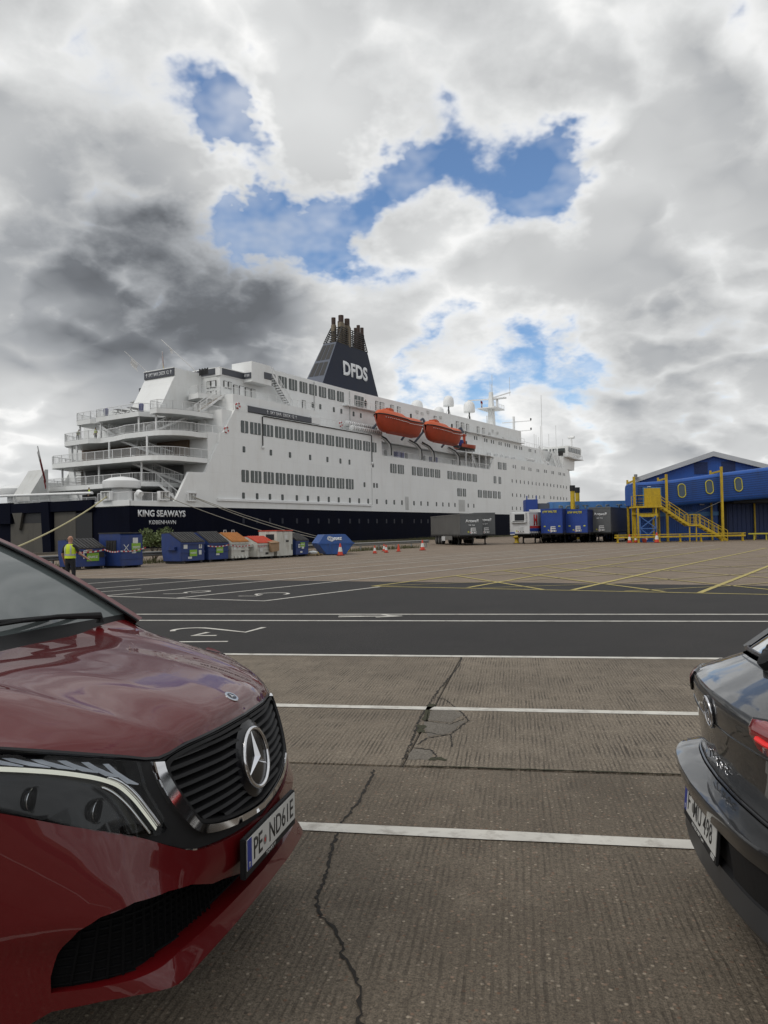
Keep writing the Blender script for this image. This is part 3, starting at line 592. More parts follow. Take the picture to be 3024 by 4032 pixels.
# rubbing strake, pipes
P(MB().prism([(-.30, 5.86), (-.06, 5.80), (-.06, 6.20), (-.30, 6.14)], 13.8, 50.2, 'x'), 'rubbing_strake', M['ship_white2'])
pp = MB().tube([(22.7, -.14, 13.5), (22.7, -.14, 17.5), (23.0, -.14, 17.62), (50.4, -.14, 17.72), (50.7, -.14, 17.6), (50.7, -.14, 13.2)], .075, 6); P(pp, 'drain_pipe', M['gasket'])
for u, z in ((22.7, 13.3), (50.7, 13.0)): P(MB().lathe([(.05, -.25), (.2, -.1), (.2, .1), (.1, .25)], 8, (u, -.2, z)), 'pipe_end', M['ship_white2'], smooth=True)
P(MB().tube([(50.6, -.1, 6.1), (50.6, -.1, 12.2)], .03, 5), 'hull_seam', M['shade'])
# --- railings, stairs, terraces
def rail_mesh(mb, pts, h=1.05, post=1.6, bal=.17, mid=True):
    pts = [Vector(p) for p in pts]; hv = Vector((0, 0, h))
    for a, b in zip(pts, pts[1:]):
        L_ = (b-a).length
        if L_ < .01: continue
        mb.bar(a+hv, b+hv, .06); 
        if mid: mb.bar(a+Vector((0, 0, .12)), b+Vector((0, 0, .12)), .035)
        n = max(1, round(L_/post))
        for i in range(n+1):
            p = a.lerp(b, i/n); mb.bar(p, p+hv, .055)
        if bal:
            n = max(1, int(L_/bal))
            for i in range(1, n): p = a.lerp(b, i/n); mb.bar(p+Vector((0, 0, .12)), p+hv, .022)
        else:
            for k in (.33, .66): mb.bar(a+hv*k, b+hv*k, .025)
    return mb
def railing(pts, parent=ship, m=None, **k): return rail_mesh(MB(), pts, **k).build('railing', m or M['ship_white2'], parent)
def arcp(cu, cv, r, a0, a1, z, n=8, rv=None): return [(cu+r*math.cos(R(a0+(a1-a0)*i/n)), cv+(rv or r)*math.sin(R(a0+(a1-a0)*i/n)), z) for i in range(n+1)]
def terrace(outline, z0, z1, inner, name='terrace_deck'):
    poly = [(p[0], p[1]) for p in outline] + inner
    P(MB().prism(poly, z0, z1), name, M['ship_white'])
    P(MB().prism([(p[0], p[1]) for p in poly], z1+.003, z1+.02), 'deck_coating', M['deck'])
    railing([(p[0]+.08, p[1], z1) for p in outline])
# deck A (lowest), B, C, D  -- aft edge with rounded near corner
oA = [(12, 3.2, 0)] + arcp(7.2, 5.6, 2.4, -90, -180, 0) + [(4.8, 21.5, 0), (6, 23, 0), (12.6, 23.5, 0)]
terrace([p for p in oA], 7.55, 8.12, [(12.6, 5)])
oB = [(12.6, .35, 0), (10.2, .35, 0)] + arcp(8.6, 4.0, 3.6, -75, -180, 0) + [(5.0, 20.2, 0), (5.6, 21.3, 0), (12.6, 24, 0)]
terrace(oB, 10.55, 11.15, [(12.6, 8)])
oC = [(15, .35, 0), (12.0, .4, 0)] + arcp(10.4, 4.2, 3.7, -75, -170, 0) + [(6.7, 8.5, 0), (7.6, 11.5, 0), (7.9, 14.5, 0), (7.0, 15.8, 0), (7.3, 21.0, 0), (8.5, 22.2, 0), (15, 25, 0)]
terrace(oC, 13.7, 14.32, [(15, 8)])
oD = [(17.4, 1.6, 0), (14.2, 1.7, 0), (11.5, 1.9, 0), (9.0, 2.6, 0), (7.4, 3.6, 0), (7.6, 5.0, 0), (10.4, 5.2, 0), (10.4, 6.2, 0), (7.9, 7.4, 0), (8.1, 15.6, 0), (9.5, 15.8, 0), (8.4, 17.2, 0), (8.6, 20.2, 0), (10, 21, 0), (17.4, 23, 0)]
terrace(oD, 16.55, 17.15, [(17.4, 8)])
# bulkheads behind the terraces, with doors
M['inner_shade_grey'] = mat('shade_grey_bulkhead', (.13, .13, .13), .6, var=.12, vs=.5); M['inner_brown'] = mat('brown_panelled_bulkhead', (.15, .10, .065), .6, var=.2, vs=1)  # grey is under-deck shade painted on; brown panelling deepened for the same shade
P(MB().box(12.4, 12.62, 4.5, 23, 8.12, 10.55), 'bulkhead', M['inner_shade_grey']); P(MB().box(12.3, 12.62, 3.4, 24, 11.15, 13.7), 'bulkhead', M['inner_brown'])
P(MB().box(11.2, 15.2, 9.0, 9.2, 11.17, 13.69), 'bulkhead', M['shade']); P(MB().box(10.6, 12.4, 12, 22, 8.14, 10.54), 'bulkhead', M['inner_shade_grey'])
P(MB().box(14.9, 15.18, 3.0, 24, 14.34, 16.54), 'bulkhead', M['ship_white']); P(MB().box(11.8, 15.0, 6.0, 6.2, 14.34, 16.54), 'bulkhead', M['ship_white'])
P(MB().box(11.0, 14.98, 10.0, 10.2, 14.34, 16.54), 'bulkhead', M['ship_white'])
P(MB().prism([(12.6, 10.4), (14.6, 14.5), (15.2, 14.5), (15.2, 8.2), (12.0, 8.2)], .36, 3.3, 'y'), 'side_house', M['ship_white'])
for u, v, z in ((12.28, 8.0, 11.17), (12.28, 13, 11.17), (12.38, 7.5, 8.14), (10.55, 14, 8.16), (14.88, 4.2, 14.34), (14.88, 7.2, 14.34)):
    P(MB().box(u-.05, u, v, v+.95, z, z+2.0), 'door', M['glass'])
for u, v, z0, z1 in ((6.2, 5.0, 8.12, 10.55), (6.0, 12.5, 8.12, 10.55), (6.6, 20.5, 8.12, 10.55), (6.2, 4.0, 11.15, 13.7), (7.7, 12.6, 11.15, 13.7), (7.4, 18.6, 11.15, 13.7), (8.2, 20.6, 11.15, 13.7), (8.2, 4.6, 14.32, 16.55), (8.3, 7.8, 14.32, 16.55), (8.5, 15.2, 14.32, 16.55), (9.0, 20.0, 14.32, 16.55)):
    P(MB().tube([(u, v, z0), (u, v, z1)], .13, 8), 'pillar', M['ship_white2'], smooth=40)
def stairs(u0, v0, z0, u1, v1, z1, w=1.0, m=None, n=None, parent=ship, rails=True, tread=None, bal=.22):
    """flight from (u0,v0,z0) up to (u1,v1,z1)"""
    st = empty('stairs', (0, 0, 0), 0, parent) if False else None
    a = Vector((u0, v0, z0)); b = Vector((u1, v1, z1)); d = (b-a); h = Vector((d.x, d.y, 0)).normalized(); s = Vector((-h.y, h.x, 0))*w/2
    mb = MB()
    for k in (-1, 1): mb.bar(a+s*k, b+s*k, .08, .25)
    fr = mb.build('stair_stringers', m or M['ship_white2'], parent)
    n = n or max(4, int(abs(d.z)/.24))
    tm = MB()
    for i in range(n):
        p = a.lerp(b, (i+.5)/n); tm.hexa([p-s-h*.13, p+s-h*.13, p+s+h*.13, p-s+h*.13, p-s-h*.13+Vector((0, 0, .05)), p+s-h*.13+Vector((0, 0, .05)), p+s+h*.13+Vector((0, 0, .05)), p-s+h*.13+Vector((0, 0, .05))])
    t = tm.build('stair_treads', tread or M['wood'], parent); t['kind'] = 'stuff'
    if rails:
        for k in (-1, 1): railing([a+s*k, b+s*k], parent, m, post=1.2, bal=bal)
stairs(11.0, 3.0, 8.12, 7.8, 8.2, 10.6, 1.1); stairs(10.8, 4.8, 11.15, 8.6, 11.0, 13.7, 1.1); stairs(9.2, 7.4, 14.32, 13.6, 3.2, 17.1, 1.2); stairs(10.8, 13.5, 14.32, 9.6, 18.0, 17.1, 1.2); stairs(6.8, 17.0, 8.12, 9.4, 21.0, 11.1, 1.2)
stairs(13.2, 2.6, 17.15, 17.4, 2.3, 19.95, 1.0); stairs(9.3, 1.2, 5.3, 7.4, 3.8, 8.12, 1.0)
stairs(31.6, 2.0, 19.95, 27.0, 2.0, 24.2, .9, tread=M['black'], n=14)
# sky-bar balcony level and its boxes
P(MB().prism([(14.6, 5.5), (14.2, 3.4), (17.2, 2.2), (17.85, 2.2), (17.85, 9)], 19.3, 19.95), 'balcony', M['ship_white']); railing([(14.7, 5.5, 19.95), (14.3, 3.5, 19.95), (17.2, 2.3, 19.95), (18.0, 1.2, 19.95), (24.8, .9, 19.95)])
railing([(24.8, .4, 19.95), (36, .4, 19.95)], bal=0)
for v, z, w, h, mk in ((7.9, 20.0, 1.1, 1.95, 'ship_white2'), (6.6, 20.0, .8, 1.95, 'shade'), (4.9, 21.2, .75, .95, 'shade'), (4.0, 21.2, .8, .95, 'ship_white2'), (4.9, 20.1, .75, .7, 'shade'), (4.0, 20.1, .8, .7, 'ship_white2')):
    d_ = P(MB().box(17.68, 17.79, v-w/2, v+w/2, z, z+h), 'door' if h > 1.5 else 'hatch', M['gasket']); P(MB().box(17.64, 17.675, v-w/2+.07, v+w/2-.07, z+.07, z+h-.07), 'leaf', M[mk], parent=d_)
for u, z, w, h, mk in ((18.8, 21.2, .6, .95, 'ship_white2'), (19.7, 21.2, .7, .95, 'shade'), (20.8, 20.0, .8, 1.9, 'shade'), (22.0, 20.0, .9, 1.95, 'ship_white2'), (23.2, 20.0, .9, 1.9, 'shade'), (24.4, 20.0, .9, 1.9, 'shade')):
    d_ = P(MB().box(u-w/2, u+w/2, 2.88, 2.99, z, z+h), 'door' if h > 1.5 else 'hatch', M['gasket']); P(MB().box(u-w/2+.06, u+w/2-.06, 2.84, 2.875, z+.06, z+h-.06), 'leaf', M[mk], parent=d_)
# sloping white casing with the deck sign
P(MB().prism([(10.0, 17.16), (12.9, 22.3), (12.9, 23.35), (17.9, 23.35), (17.9, 17.16)], 6.2, 11.8, 'y'), 'sloping_casing', M['ship_white'])
P(MB().box(12.74, 12.88, 6.25, 11.75, 22.35, 23.3), 'sign_panel', M['sign_grey']); P(MB().box(12.7, 12.9, 6.2, 11.8, 23.3, 23.42), 'sign_cap', M['ship_white2'])
letters('SKY BAR DECK 12', (12.73, 9.0, 22.83), 3.7, .46, M['letter'], 'aft'); arrow((12.73, 11.25, 22.83), .46, M['letter'], 'aft'); arrow((12.73, 6.75, 22.83), .46, M['letter'], 'aft')
P(MB().box(14.0, 14.2, 11.82, 14.2, 20.9, 21.7), 'sign_panel', M['sign_grey']); P(MB().box(14.05, 17.9, 11.82, 14.2, 17.16, 20.9), 'casing_wing', M['ship_white'])
fl = MB()
for i in range(7): fl.bar((16.6, 4.0+i*.24, 22.8), (16.6, 4.0+i*.24, 23.7-.1*(i%2)), .12)
P(fl, 'stacked_chairs', M['black'])['kind'] = 'stuff'
# --- transom, mooring deck
P(MB().prism([(0, 5.0), (9.5, 5.0), (9.5, 5.5), (0, 5.5)], 0, 1, 'y') if False else MB().box(0, 13, .3, 27.3, 4.9, 5.12), 'mooring_deck', M['deck'])
P(MB().box(-.06, .14, -.06, 5.7, 5.0, 5.58), 'bulwark', M['ship_white'])
for v, sgn in ((6.0, 1), (21.6, 1)): pass
P(MB().box(-.5, .02, 21.0, 24.0, 3.4, 6.0), 'ramp_housing', M['ship_navy']); P(MB().box(-.45, .0, 5.7, 21.0, 4.65, 5.85), 'ramp_beam', M['ship_navy'])
P(MB().hexa([(-.6, 12.6, -3.5), (-.6, 14.2, -3.5), (.0, 14.2, -3.5), (.0, 12.6, -3.5), (-.6, 13.4, 5.9), (-.6, 14.9, 5.9), (.0, 14.9, 5.9), (.0, 13.4, 5.9)]), 'ramp_post', M['ship_navy'])
P(MB().box(-.12, -.02, 9.0, 12.9, -3.5, 4.6), 'stern_door', M['beige']); P(MB().box(-.12, -.02, 14.5, 21.5, -3.5, 3.4), 'stern_door', M['beige'])
P(MB().box(-.14, -.03, 6.1, 8.9, -3.4, 4.4), 'door_opening', M['black']); P(MB().box(-.14, -.03, 14.6, 20.8, 3.42, 4.6), 'door_opening', M['black'])
P(MB().hexa([(-.5, 19.2, 2.6), (-.5, 19.6, 2.6), (-.2, 19.6, 2.6), (-.2, 19.2, 2.6), (-.5, 18.6, 4.7), (-.5, 20.6, 4.7), (-.2, 20.6, 4.7), (-.2, 18.6, 4.7)]), 'bracket', M['beige'])
P(MB().tube([(-.3, 5.8, 6.62), (-.3, 24.0, 6.95)], .16, 8), 'guard_pipe', M['ship_white2'], smooth=40)
for v in (8.5, 13.6, 16, 20.5): P(MB().bar((.5, v, 5.2), (-.25, v, 6.7), .22, .12), 'pipe_bracket', M['ship_white2'])
railing([(.3, 5.9, 5.12), (.3, 21, 5.12)]); railing([(.2, .25, 5.5), (.2, 5.5, 5.5)]); railing([(.3, .15, 5.5), (6.6, .15, 5.5)])
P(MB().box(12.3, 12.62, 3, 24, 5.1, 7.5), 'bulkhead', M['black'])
def mushroom(u, v):
    mv = P(MB().lathe([(1.15, 5.1), (1.15, 7.0), (1.05, 7.25)], 24, (u, v, 0)), 'vent_stem', M['ship_white2'], smooth=40)
    P(MB().lathe([(2.05, 7.15), (2.12, 7.3), (2.12, 7.95), (2.0, 8.05), (1.3, 8.35), (.3, 8.5), (.02, 8.52)], 28, (u, v, 0)), 'vent_cap', M['ship_white2'], parent=mv, smooth=35)
mushroom(2.2, 3.8); mushroom(2.4, 24.0); P(MB().box(1.7, 3.3, 9.0, 10.9, 5.12, 5.76), 'winch_platform', M['shade'])
P(MB().prism([(.4, 5.1), (.4, 6.9), (2.6, 10.2), (3.0, 10.2), (3.0, 5.1)], 18.4, 21.8, 'y'), 'winch_house', M['shade'])
def fairlead(u, v, rz):
    f = P(MB().box(-.75, .75, -.25, .25, -.55, -.40).box(-.75, .75, -.25, .25, .42, .52).box(-.78, -.62, -.22, .22, -.4, .42).box(.62, .78, -.22, .22, -.4, .42), 'fairlead', M['ship_white2']); f.location = (u, v, 6.22); f.rotation_euler = (0, 0, rz)
    for k in (-.3, .25): P(MB().tube([(k, 0, -.4), (k, 0, .42)], .17, 8), 'roller', M['shade'], parent=f, smooth=40)
    return f
fairlead(9.3, -.12, 0); fairlead(4.9, -.1, 0); fairlead(-.1, 3.6, math.pi/2)
for u, v in ((2.2, 1.2), (1.2, 5.0)): P(MB().tube([(u, v, 5.1), (u, v, 6.0), (u-.1, v-.15, 6.35), (u-.2, v-.45, 6.5), (u-.2, v-.8, 6.3)], .38, 12), 'gooseneck_vent', M['ship_white2'], smooth=40)
# --- superstructure side openings (sky bar windows etc.)
SW = window_meshes(1.9, 1.62, 3, .09)
for a, b in ((30.2, 31.98), (32.69, 34.48), (35.23, 37.13), (37.65, 39.65), (40.19, 42.19), (42.72, 44.67), (45.18, 47.23), (27.6, 29.4)): window((a+b)/2, 2.98, 23.9, 3, wm=SW)
for u in (38.49, 40.5, 44.24, 46.4, 50.06, 52.3, 99.19, 100.37, 104.79, 105.95, 108.6, 109.85, 113.25, 114.48, 117.15, 118.63, 119.83, 123.45, 124.65, 126.77, 128.06, 133.48, 134.68, 138.04): port(u, 21.5 if u < 60 else 22.1, 2.98)
window(51.85, 2.98, 23.85, 3, wm=window_meshes(2.8, 1.8, 3, .1))
for u, z, w, h in ((36.2, 20.0, .9, 1.9), (57.6, 22.8, .9, 1.9), (59.4, 22.8, 1.5, 1.9), (63.0, 22.8, 1.2, 1.9), (65.4, 22.8, 1.2, 1.9), (80.2, 22.9, 1.3, 1.8), (90.5, 22.9, 1.4, 1.9), (93, 22.9, 1.6, 1.9), (95.6, 22.9, 1.3, 1.9), (101.2, 22.9, 1.3, 1.9), (104.2, 22.9, 1.3, 1.9)):
    d_ = P(MB().box(u-w/2, u+w/2, 2.92, 2.99, z, z+h), 'door', M['gasket']); P(MB().box(u-w/2+.08, u+w/2-.08, 2.88, 2.915, z+.08, z+h-.08), 'leaf', M['shade'], parent=d_)
for u, z in ((72.5, 24.6), (74.5, 24.5), (82.5, 24.7), (77, 25.1), (112.4, 24.5), (115.8, 23.6), (109.5, 24.7), (107.6, 23.9)):
    P(MB().box(u-.45, u+.45, 2.86, 2.99, z-.3, z+.3), 'wall_locker', M['shade'])
for u in (48.9, 38.9): P(MB().tube([(u, 2.93, 18), (u, 2.93, 25.2)], .09, 6), 'down_pipe', M['shade'])
P(MB().prism([(47, 22.62), (128, 23.35), (128, 23.23), (47, 22.5)], 2.1, 3.0, 'y'), 'side_gallery', M['ship_white2']); railing([(47, 2.15, 22.64), (128, 2.15, 23.37)], bal=0, post=2.4)
railing([(36.4, .1, 17.95), (46.0, .1, 17.95)], bal=0); railing([(103, .1, 18.05), (134, .1, 18.45)], bal=0, post=2.2); railing([(134, .1, 18.45), (150, .9, 18.45), (153, 1.2, 18.45)], bal=0, post=2.2)
railing([(54.2, .12, 14.62), (100.2, .12, 14.92)], bal=.3, post=2.0); railing([(128.2, 3.1, 23.0), (150, 3.1, 23.0)], bal=0, post=2)
P(MB().box(54.05, 54.3, .3, 4.2, 14.6, 17.9), 'frame_bulkhead', M['ship_white'])
for u in (58.5, 62, 66, 69.5, 77, 79.5, 82, 90, 93): P(MB().box(u, u+.9, 4.05, 4.19, 14.65, 16.6), 'door', M['glass'])
for u, w in ((60.2, 1.3), (62.0, .9), (74.0, .8), (75.2, .8)): P(MB().box(u, u+w, .5, 1.3, 14.63, 15.9), 'deck_locker', M['blue_plastic'], bevel=.05)
P(MB().prism([(88, 17.75), (103.5, 17.9), (103.5, 18.1), (88, 17.95)], .0, 4, 'y'), 'boat_platform', M['ship_white2'])
for u in (88.2, 91.5, 95, 98.5): P(MB().box(u, u+.2, .05, .25, 14.7, 17.8), 'platform_post', M['ship_white2'])
stairs(95.5, 1.2, 14.7, 92.4, 1.2, 17.8, .8)
railing([(88, .05, 18.0), (99, .05, 18.1)], bal=0)
P(MB().prism([(99.2, 14.95), (100.2, 14.95), (102.6, 17.7), (99.2, 17.9)], 3.9, 4.3, 'y'), 'bulkhead', M['shade'])
# davits: curved tracks and arms
for k, u in enumerate((56.7, 67.9, 72.9, 84.1)):
    tr = MB(); pth = [(u-2.9, .9, 18.3), (u-1.2, .2, 17.6), (u-.2, -.1, 16.7), (u, -.12, 15.9), (u, -.12, 14.8)]
    for a, b in zip(pth, pth[1:]): tr.bar(a, b, .42, .42)
    dv = P(tr, 'davit_track', M['ship_white2']); tk = MB()
    for a, b in zip(pth, pth[1:]): tk.bar(Vector(a)+Vector((0, -.22, .0)), Vector(b)+Vector((0, -.22, 0)), .2, .25)
    P(tk, 'track_slot', M['black'], parent=dv)
    ar = MB(); ar.bar((u-4.2, 1.6, 18.2), (u-3.6, -.2, 20.4), .3, .35); ar.bar((u-3.6, -.2, 20.4), (u-.9, -1.2, 22.3), .28, .35); ar.bar((u-.9, -1.2, 22.3), (u-.6, -1.6, 21.2), .25, .4)
    P(ar, 'davit_arm', M['funnel_grey'], parent=dv); P(MB().lathe([(.02, -.3), (.3, -.28), (.3, .28), (.02, .3)], 10, (u-3.6, -.2, 20.4), axis='y'), 'sheave', M['black'], parent=dv, smooth=40)
# --- funnel
def fr_(z): t = (z-25.6)/(36.1-25.6); return (50.1+6.2*t, 71.0-4.3*t, 10.1+.35*t, 14.6-1.2*t)
a = fr_(25.6); b = fr_(36.1)
fn = P(MB().hexa([(a[0], a[2], 25.6), (a[1], a[2], 25.6), (a[1], a[3], 25.6), (a[0], a[3], 25.6), (b[0], b[2], 36.1), (b[1], b[2], 36.1), (b[1], b[3], 36.1), (b[0], b[3], 36.1)]), 'funnel', M['funnel_navy'], bevel=.06)
P(MB().hexa([(a[0]-.06, a[2]+.04, 25.6), (a[0]+.3, a[2]+.04, 25.6), (a[0]+.3, a[3]-.02, 25.6), (a[0]-.06, a[3]-.02, 25.6), (b[0]-.06, b[2]+.04, 36.08), (b[0]+.3, b[2]+.04, 36.08), (b[0]+.3, b[3]-.02, 36.08), (b[0]-.06, b[3]-.02, 36.08)]), 'funnel_aft_face', M['funnel_grey'], parent=fn)
for z0, z1 in ((29.4, 32.1), (32.6, 35.7)):
    for i in range(3):
        f0, f1 = fr_(z0), fr_(z1); g = lambda f, t: f[2]+(f[3]-f[2])*t
        t0, t1 = .10+.29*i, .10+.29*i+.24
        lp_ = P(MB().hexa([(f0[0]-.09, g(f0, t0), z0), (f0[0]-.0, g(f0, t0), z0), (f0[0], g(f0, t1), z0), (f0[0]-.09, g(f0, t1), z0), (f1[0]-.09, g(f1, t0), z1), (f1[0], g(f1, t0), z1), (f1[0], g(f1, t1), z1), (f1[0]-.09, g(f1, t1), z1)]), 'intake_louvre', M['black'], parent=fn)
t_ = text_mesh('DFDS', 8.3, 2.7, M['letter'], .03, .04, name='funnel_lettering', spacing=1.02)
o = obj('funnel_lettering', t_, fn, (62.1, 10.1+.35*(31.7-25.6)/10.5-.05, 31.65)); o.rotation_euler = (-math.atan(.35/10.5), 0, 0)
cg = MB()
for i in range(9):
    z = 36.15+i*.39; f = fr_(z); k = (f[0]-.0, f[1]+.1, f[2]+.05, f[3]-.05)
    for p0, p1 in (((k[0], k[2], z), (k[1], k[2], z)), ((k[1], k[2], z), (k[1], k[3], z)), ((k[1], k[3], z), (k[0], k[3], z)), ((k[0], k[3], z), (k[0], k[2], z))): cg.bar(p0, p1, .11, .13)
for t in (0, .5, 1):
    for e in (2, 3):
        f0, f1 = fr_(36.1), fr_(39.35); cg.bar((f0[0]+(f0[1]-f0[0])*t, f0[e], 36.1), (f1[0]+(f1[1]-f1[0])*t, f1[e], 39.35), .13)
P(cg, 'exhaust_cage', M['black'], parent=fn)
for u, v, r, z, mk in ((58.9, 11.2, .62, 41.6, 'exhaust'), (58.2, 12.4, .5, 41.2, 'exhaust'), (60.6, 11.0, .62, 41.3, 'exhaust'), (60.3, 12.5, .45, 41.0, 'rust'), (62.6, 11.8, .36, 40.2, 'rust'), (64.6, 11.1, .42, 41.0, 'rust'), (65.6, 12.4, .4, 40.9, 'rust'), (66.2, 11.3, .42, 40.9, 'rust')):
    ep = P(MB().tube([(u, v, 35.9), (u, v, z-1.5), (u, v, z-1.3)], [r, r, r*.8], 14), 'exhaust_pipe', M[mk], parent=fn, smooth=40)
    P(MB().tube([(u, v, z-1.35), (u, v, z)], r*.8, 14), 'exhaust_tip', M['rust'], parent=fn, smooth=40)
# --- roof gear
def dome(u, v, z, r, foot=True):
    d_ = P(MB().lathe([(r*.96, 0), (r, r*.25), (r*1.0, r*.9), (r*.9, r*1.45), (r*.66, r*1.8), (r*.33, r*1.97), (.02, r*2.02)], 20, (u, v, z)), 'radar_dome', M['ship_white2'], smooth=True)
    if foot:
        P(MB().tube([(u, v, 26.2), (u, v, z+.05)], .16, 8), 'dome_post', M['black'], parent=d_)
        for k in range(3): P(MB().tube([(u+1.3*math.cos(k*2.1), v+1.3*math.sin(k*2.1), 26.2), (u, v, z-.3)], .05, 5), 'dome_stay', M['shade'], parent=d_)
dome(96.6, 8, 29.3, 1.2); dome(107.6, 8, 29.3, 1.35); dome(81.8, 8, 26.2, 1.25, False); dome(91.8, 8, 26.4, 1.1, False)
P(MB().tube([(115.6, 7, 26.3), (115.6, 7, 29.4)], .1, 6), 'aerial_post', M['shade'])
ms = P(MB().hexa([(133.0, 12.6, 22.9), (135.4, 12.6, 22.9), (135.4, 14.8, 22.9), (133.0, 14.8, 22.9), (133.6, 13.2, 38.6), (134.6, 13.2, 38.6), (134.6, 14.1, 38.6), (133.6, 14.1, 38.6)]), 'mast', M['ship_white'], bevel=.08)
P(MB().box(131, 138, 11.4, 16.4, 33.9, 34.15), 'mast_platform', M['ship_white2'], parent=ms); railing([(131, 11.5, 34.15), (137.9, 11.5, 34.15), (137.9, 16.3, 34.15)], ms, bal=0)
P(MB().bar((134, 13, 36.6), (134, 20.5, 37.0), .22, .3), 'yard_arm', M['ship_white2'], parent=ms); P(MB().bar((134, 13, 37.0), (136.5, 9.0, 38.4), .24, .3), 'yard_arm', M['ship_white2'], parent=ms)
P(MB().box(137.2, 138.6, 11, 16, 37.2, 37.5), 'radar_scanner', M['ship_white2'], parent=ms); P(MB().bar((137.9, 13.5, 34.2), (137.9, 13.5, 37.2), .5), 'radar_post', M['ship_white2'], parent=ms)
for u, v, h in ((133.5, 13, 43.2), (134.4, 14, 41.5), (134.0, 13.4, 40.8), (136.5, 9.2, 42.5)): P(MB().tube([(u, v, 37.5), (u, v, h)], .05, 5), 'aerial', M['shade'], parent=ms)
m2 = P(MB().tube([(148.6, 13, 22.9), (148.6, 13, 33.6)], .35, 8), 'fore_mast', M['ship_white2'])
for z in (31.9, 29.2): P(MB().bar((148.6, 16.5, z+.2), (150, 8.4, z+.3), .2), 'light_arm', M['ship_white2'], parent=m2); P(MB().lathe([(.2, -.3), (.22, .3)], 8, (150, 8.4, z+.7)), 'mast_light', M['black'], parent=m2)
# bridge with wings
br = P(MB().prism([(154.0, 21.6), (164.5, 21.6), (166.4, 23.0), (166.8, 24.7), (165.6, 25.1), (154.0, 24.8)], -.9, 28.5, 'y'), 'bridge', M['ship_white'], bevel=.1)
BW = window_meshes(2.0, 1.25, 1)
for v in (1.0, 3.5, 6.0, 8.5):
    o = window(153.95, v, 23.5, 1, parent=br, wm=BW); o.rotation_euler = (0, 0, -math.pi/2)
for u in (155.6, 158.0, 160.4, 162.8): window(u, -.93, 23.75, 1, parent=br, wm=BW)
for u in (164.9,): window(u, -.93, 23.75, 1, parent=br, wm=window_meshes(1.4, 1.25, 1))
railing([(158, -1.2, 21.6), (166.6, -1.2, 21.6), (167, 2, 21.6)], br, bal=0); P(MB().box(158, 167.2, -1.3, 3, 21.4, 21.58), 'wing_platform', M['ship_white2'], parent=br)
P(MB().prism([(153, 18.3), (163.0, 18.3), (163.6, 21.62), (153, 21.62)], .25, 27.3, 'y'), 'bridge_base', M['ship_white'])
for u in (152.94,):
    for v in (3.2, 4.6): P(MB().box(u-.03, u, v, v+.9, 19.2, 20.9), 'door', M['glass'], parent=br)
P(MB().box(152.85, 152.95, 4.4, 5.0, 22.2, 23.2), 'fire_locker', M['red'], parent=br); P(MB().box(152.85, 152.95, .2, 1.6, 21.9, 23.3), 'grille_panel', M['gasket'], parent=br)
stairs(146, 2.4, 18.5, 150.5, 2.0, 23.0, .9, tread=M['black'])
sp = P(MB().tube([(166.5, 2, 25.7), (166.5, 2, 28.3)], .3, 8), 'wing_light_post', M['ship_white2'], parent=br); P(MB().lathe([(.1, -1), (.45, -.9), (.45, .9), (.1, 1)], 10, (166.5, 2, 28.5), axis='y'), 'searchlight', M['ship_white2'], parent=br, smooth=40)
for u, v, z0, z1 in ((146.5, 4, 23, 38.5), (146.2, 4.3, 23, 30.0), (158, 6, 25.5, 29), (161.5, 5, 25.5, 31.8), (155, 8, 25.5, 28), (143, 5, 23, 27.5), (144.5, 5, 23, 27.3), (164.5, 4, 25.7, 28)): P(MB().tube([(u, v, z0), (u, v, z1)], .06, 5), 'aerial', M['shade'])
for u in (137.5, 147.5, 150.5):
    cr_ = MB(); cr_.bar((u, .4, 18.5), (u-1.5, 1.2, 23.2), .35); cr_.bar((u+1.6, .4, 18.5), (u-.2, 1.0, 22.0), .3); P(cr_, 'liferaft_davit', M['ship_white2'])
for u in (126, 127.8, 129.5, 139, 140.6): P(MB().tube([(u, .9, 19.1), (u+1.3, .9, 19.1)], .4, 10), 'raft_canister', M['ship_white2'], smooth=40)
for u in (106, 110, 113, 117, 121): P(MB().box(u, u+1.1, 2.0, 2.9, 18.0, 19.3), 'deck_locker', M['ship_white2'])
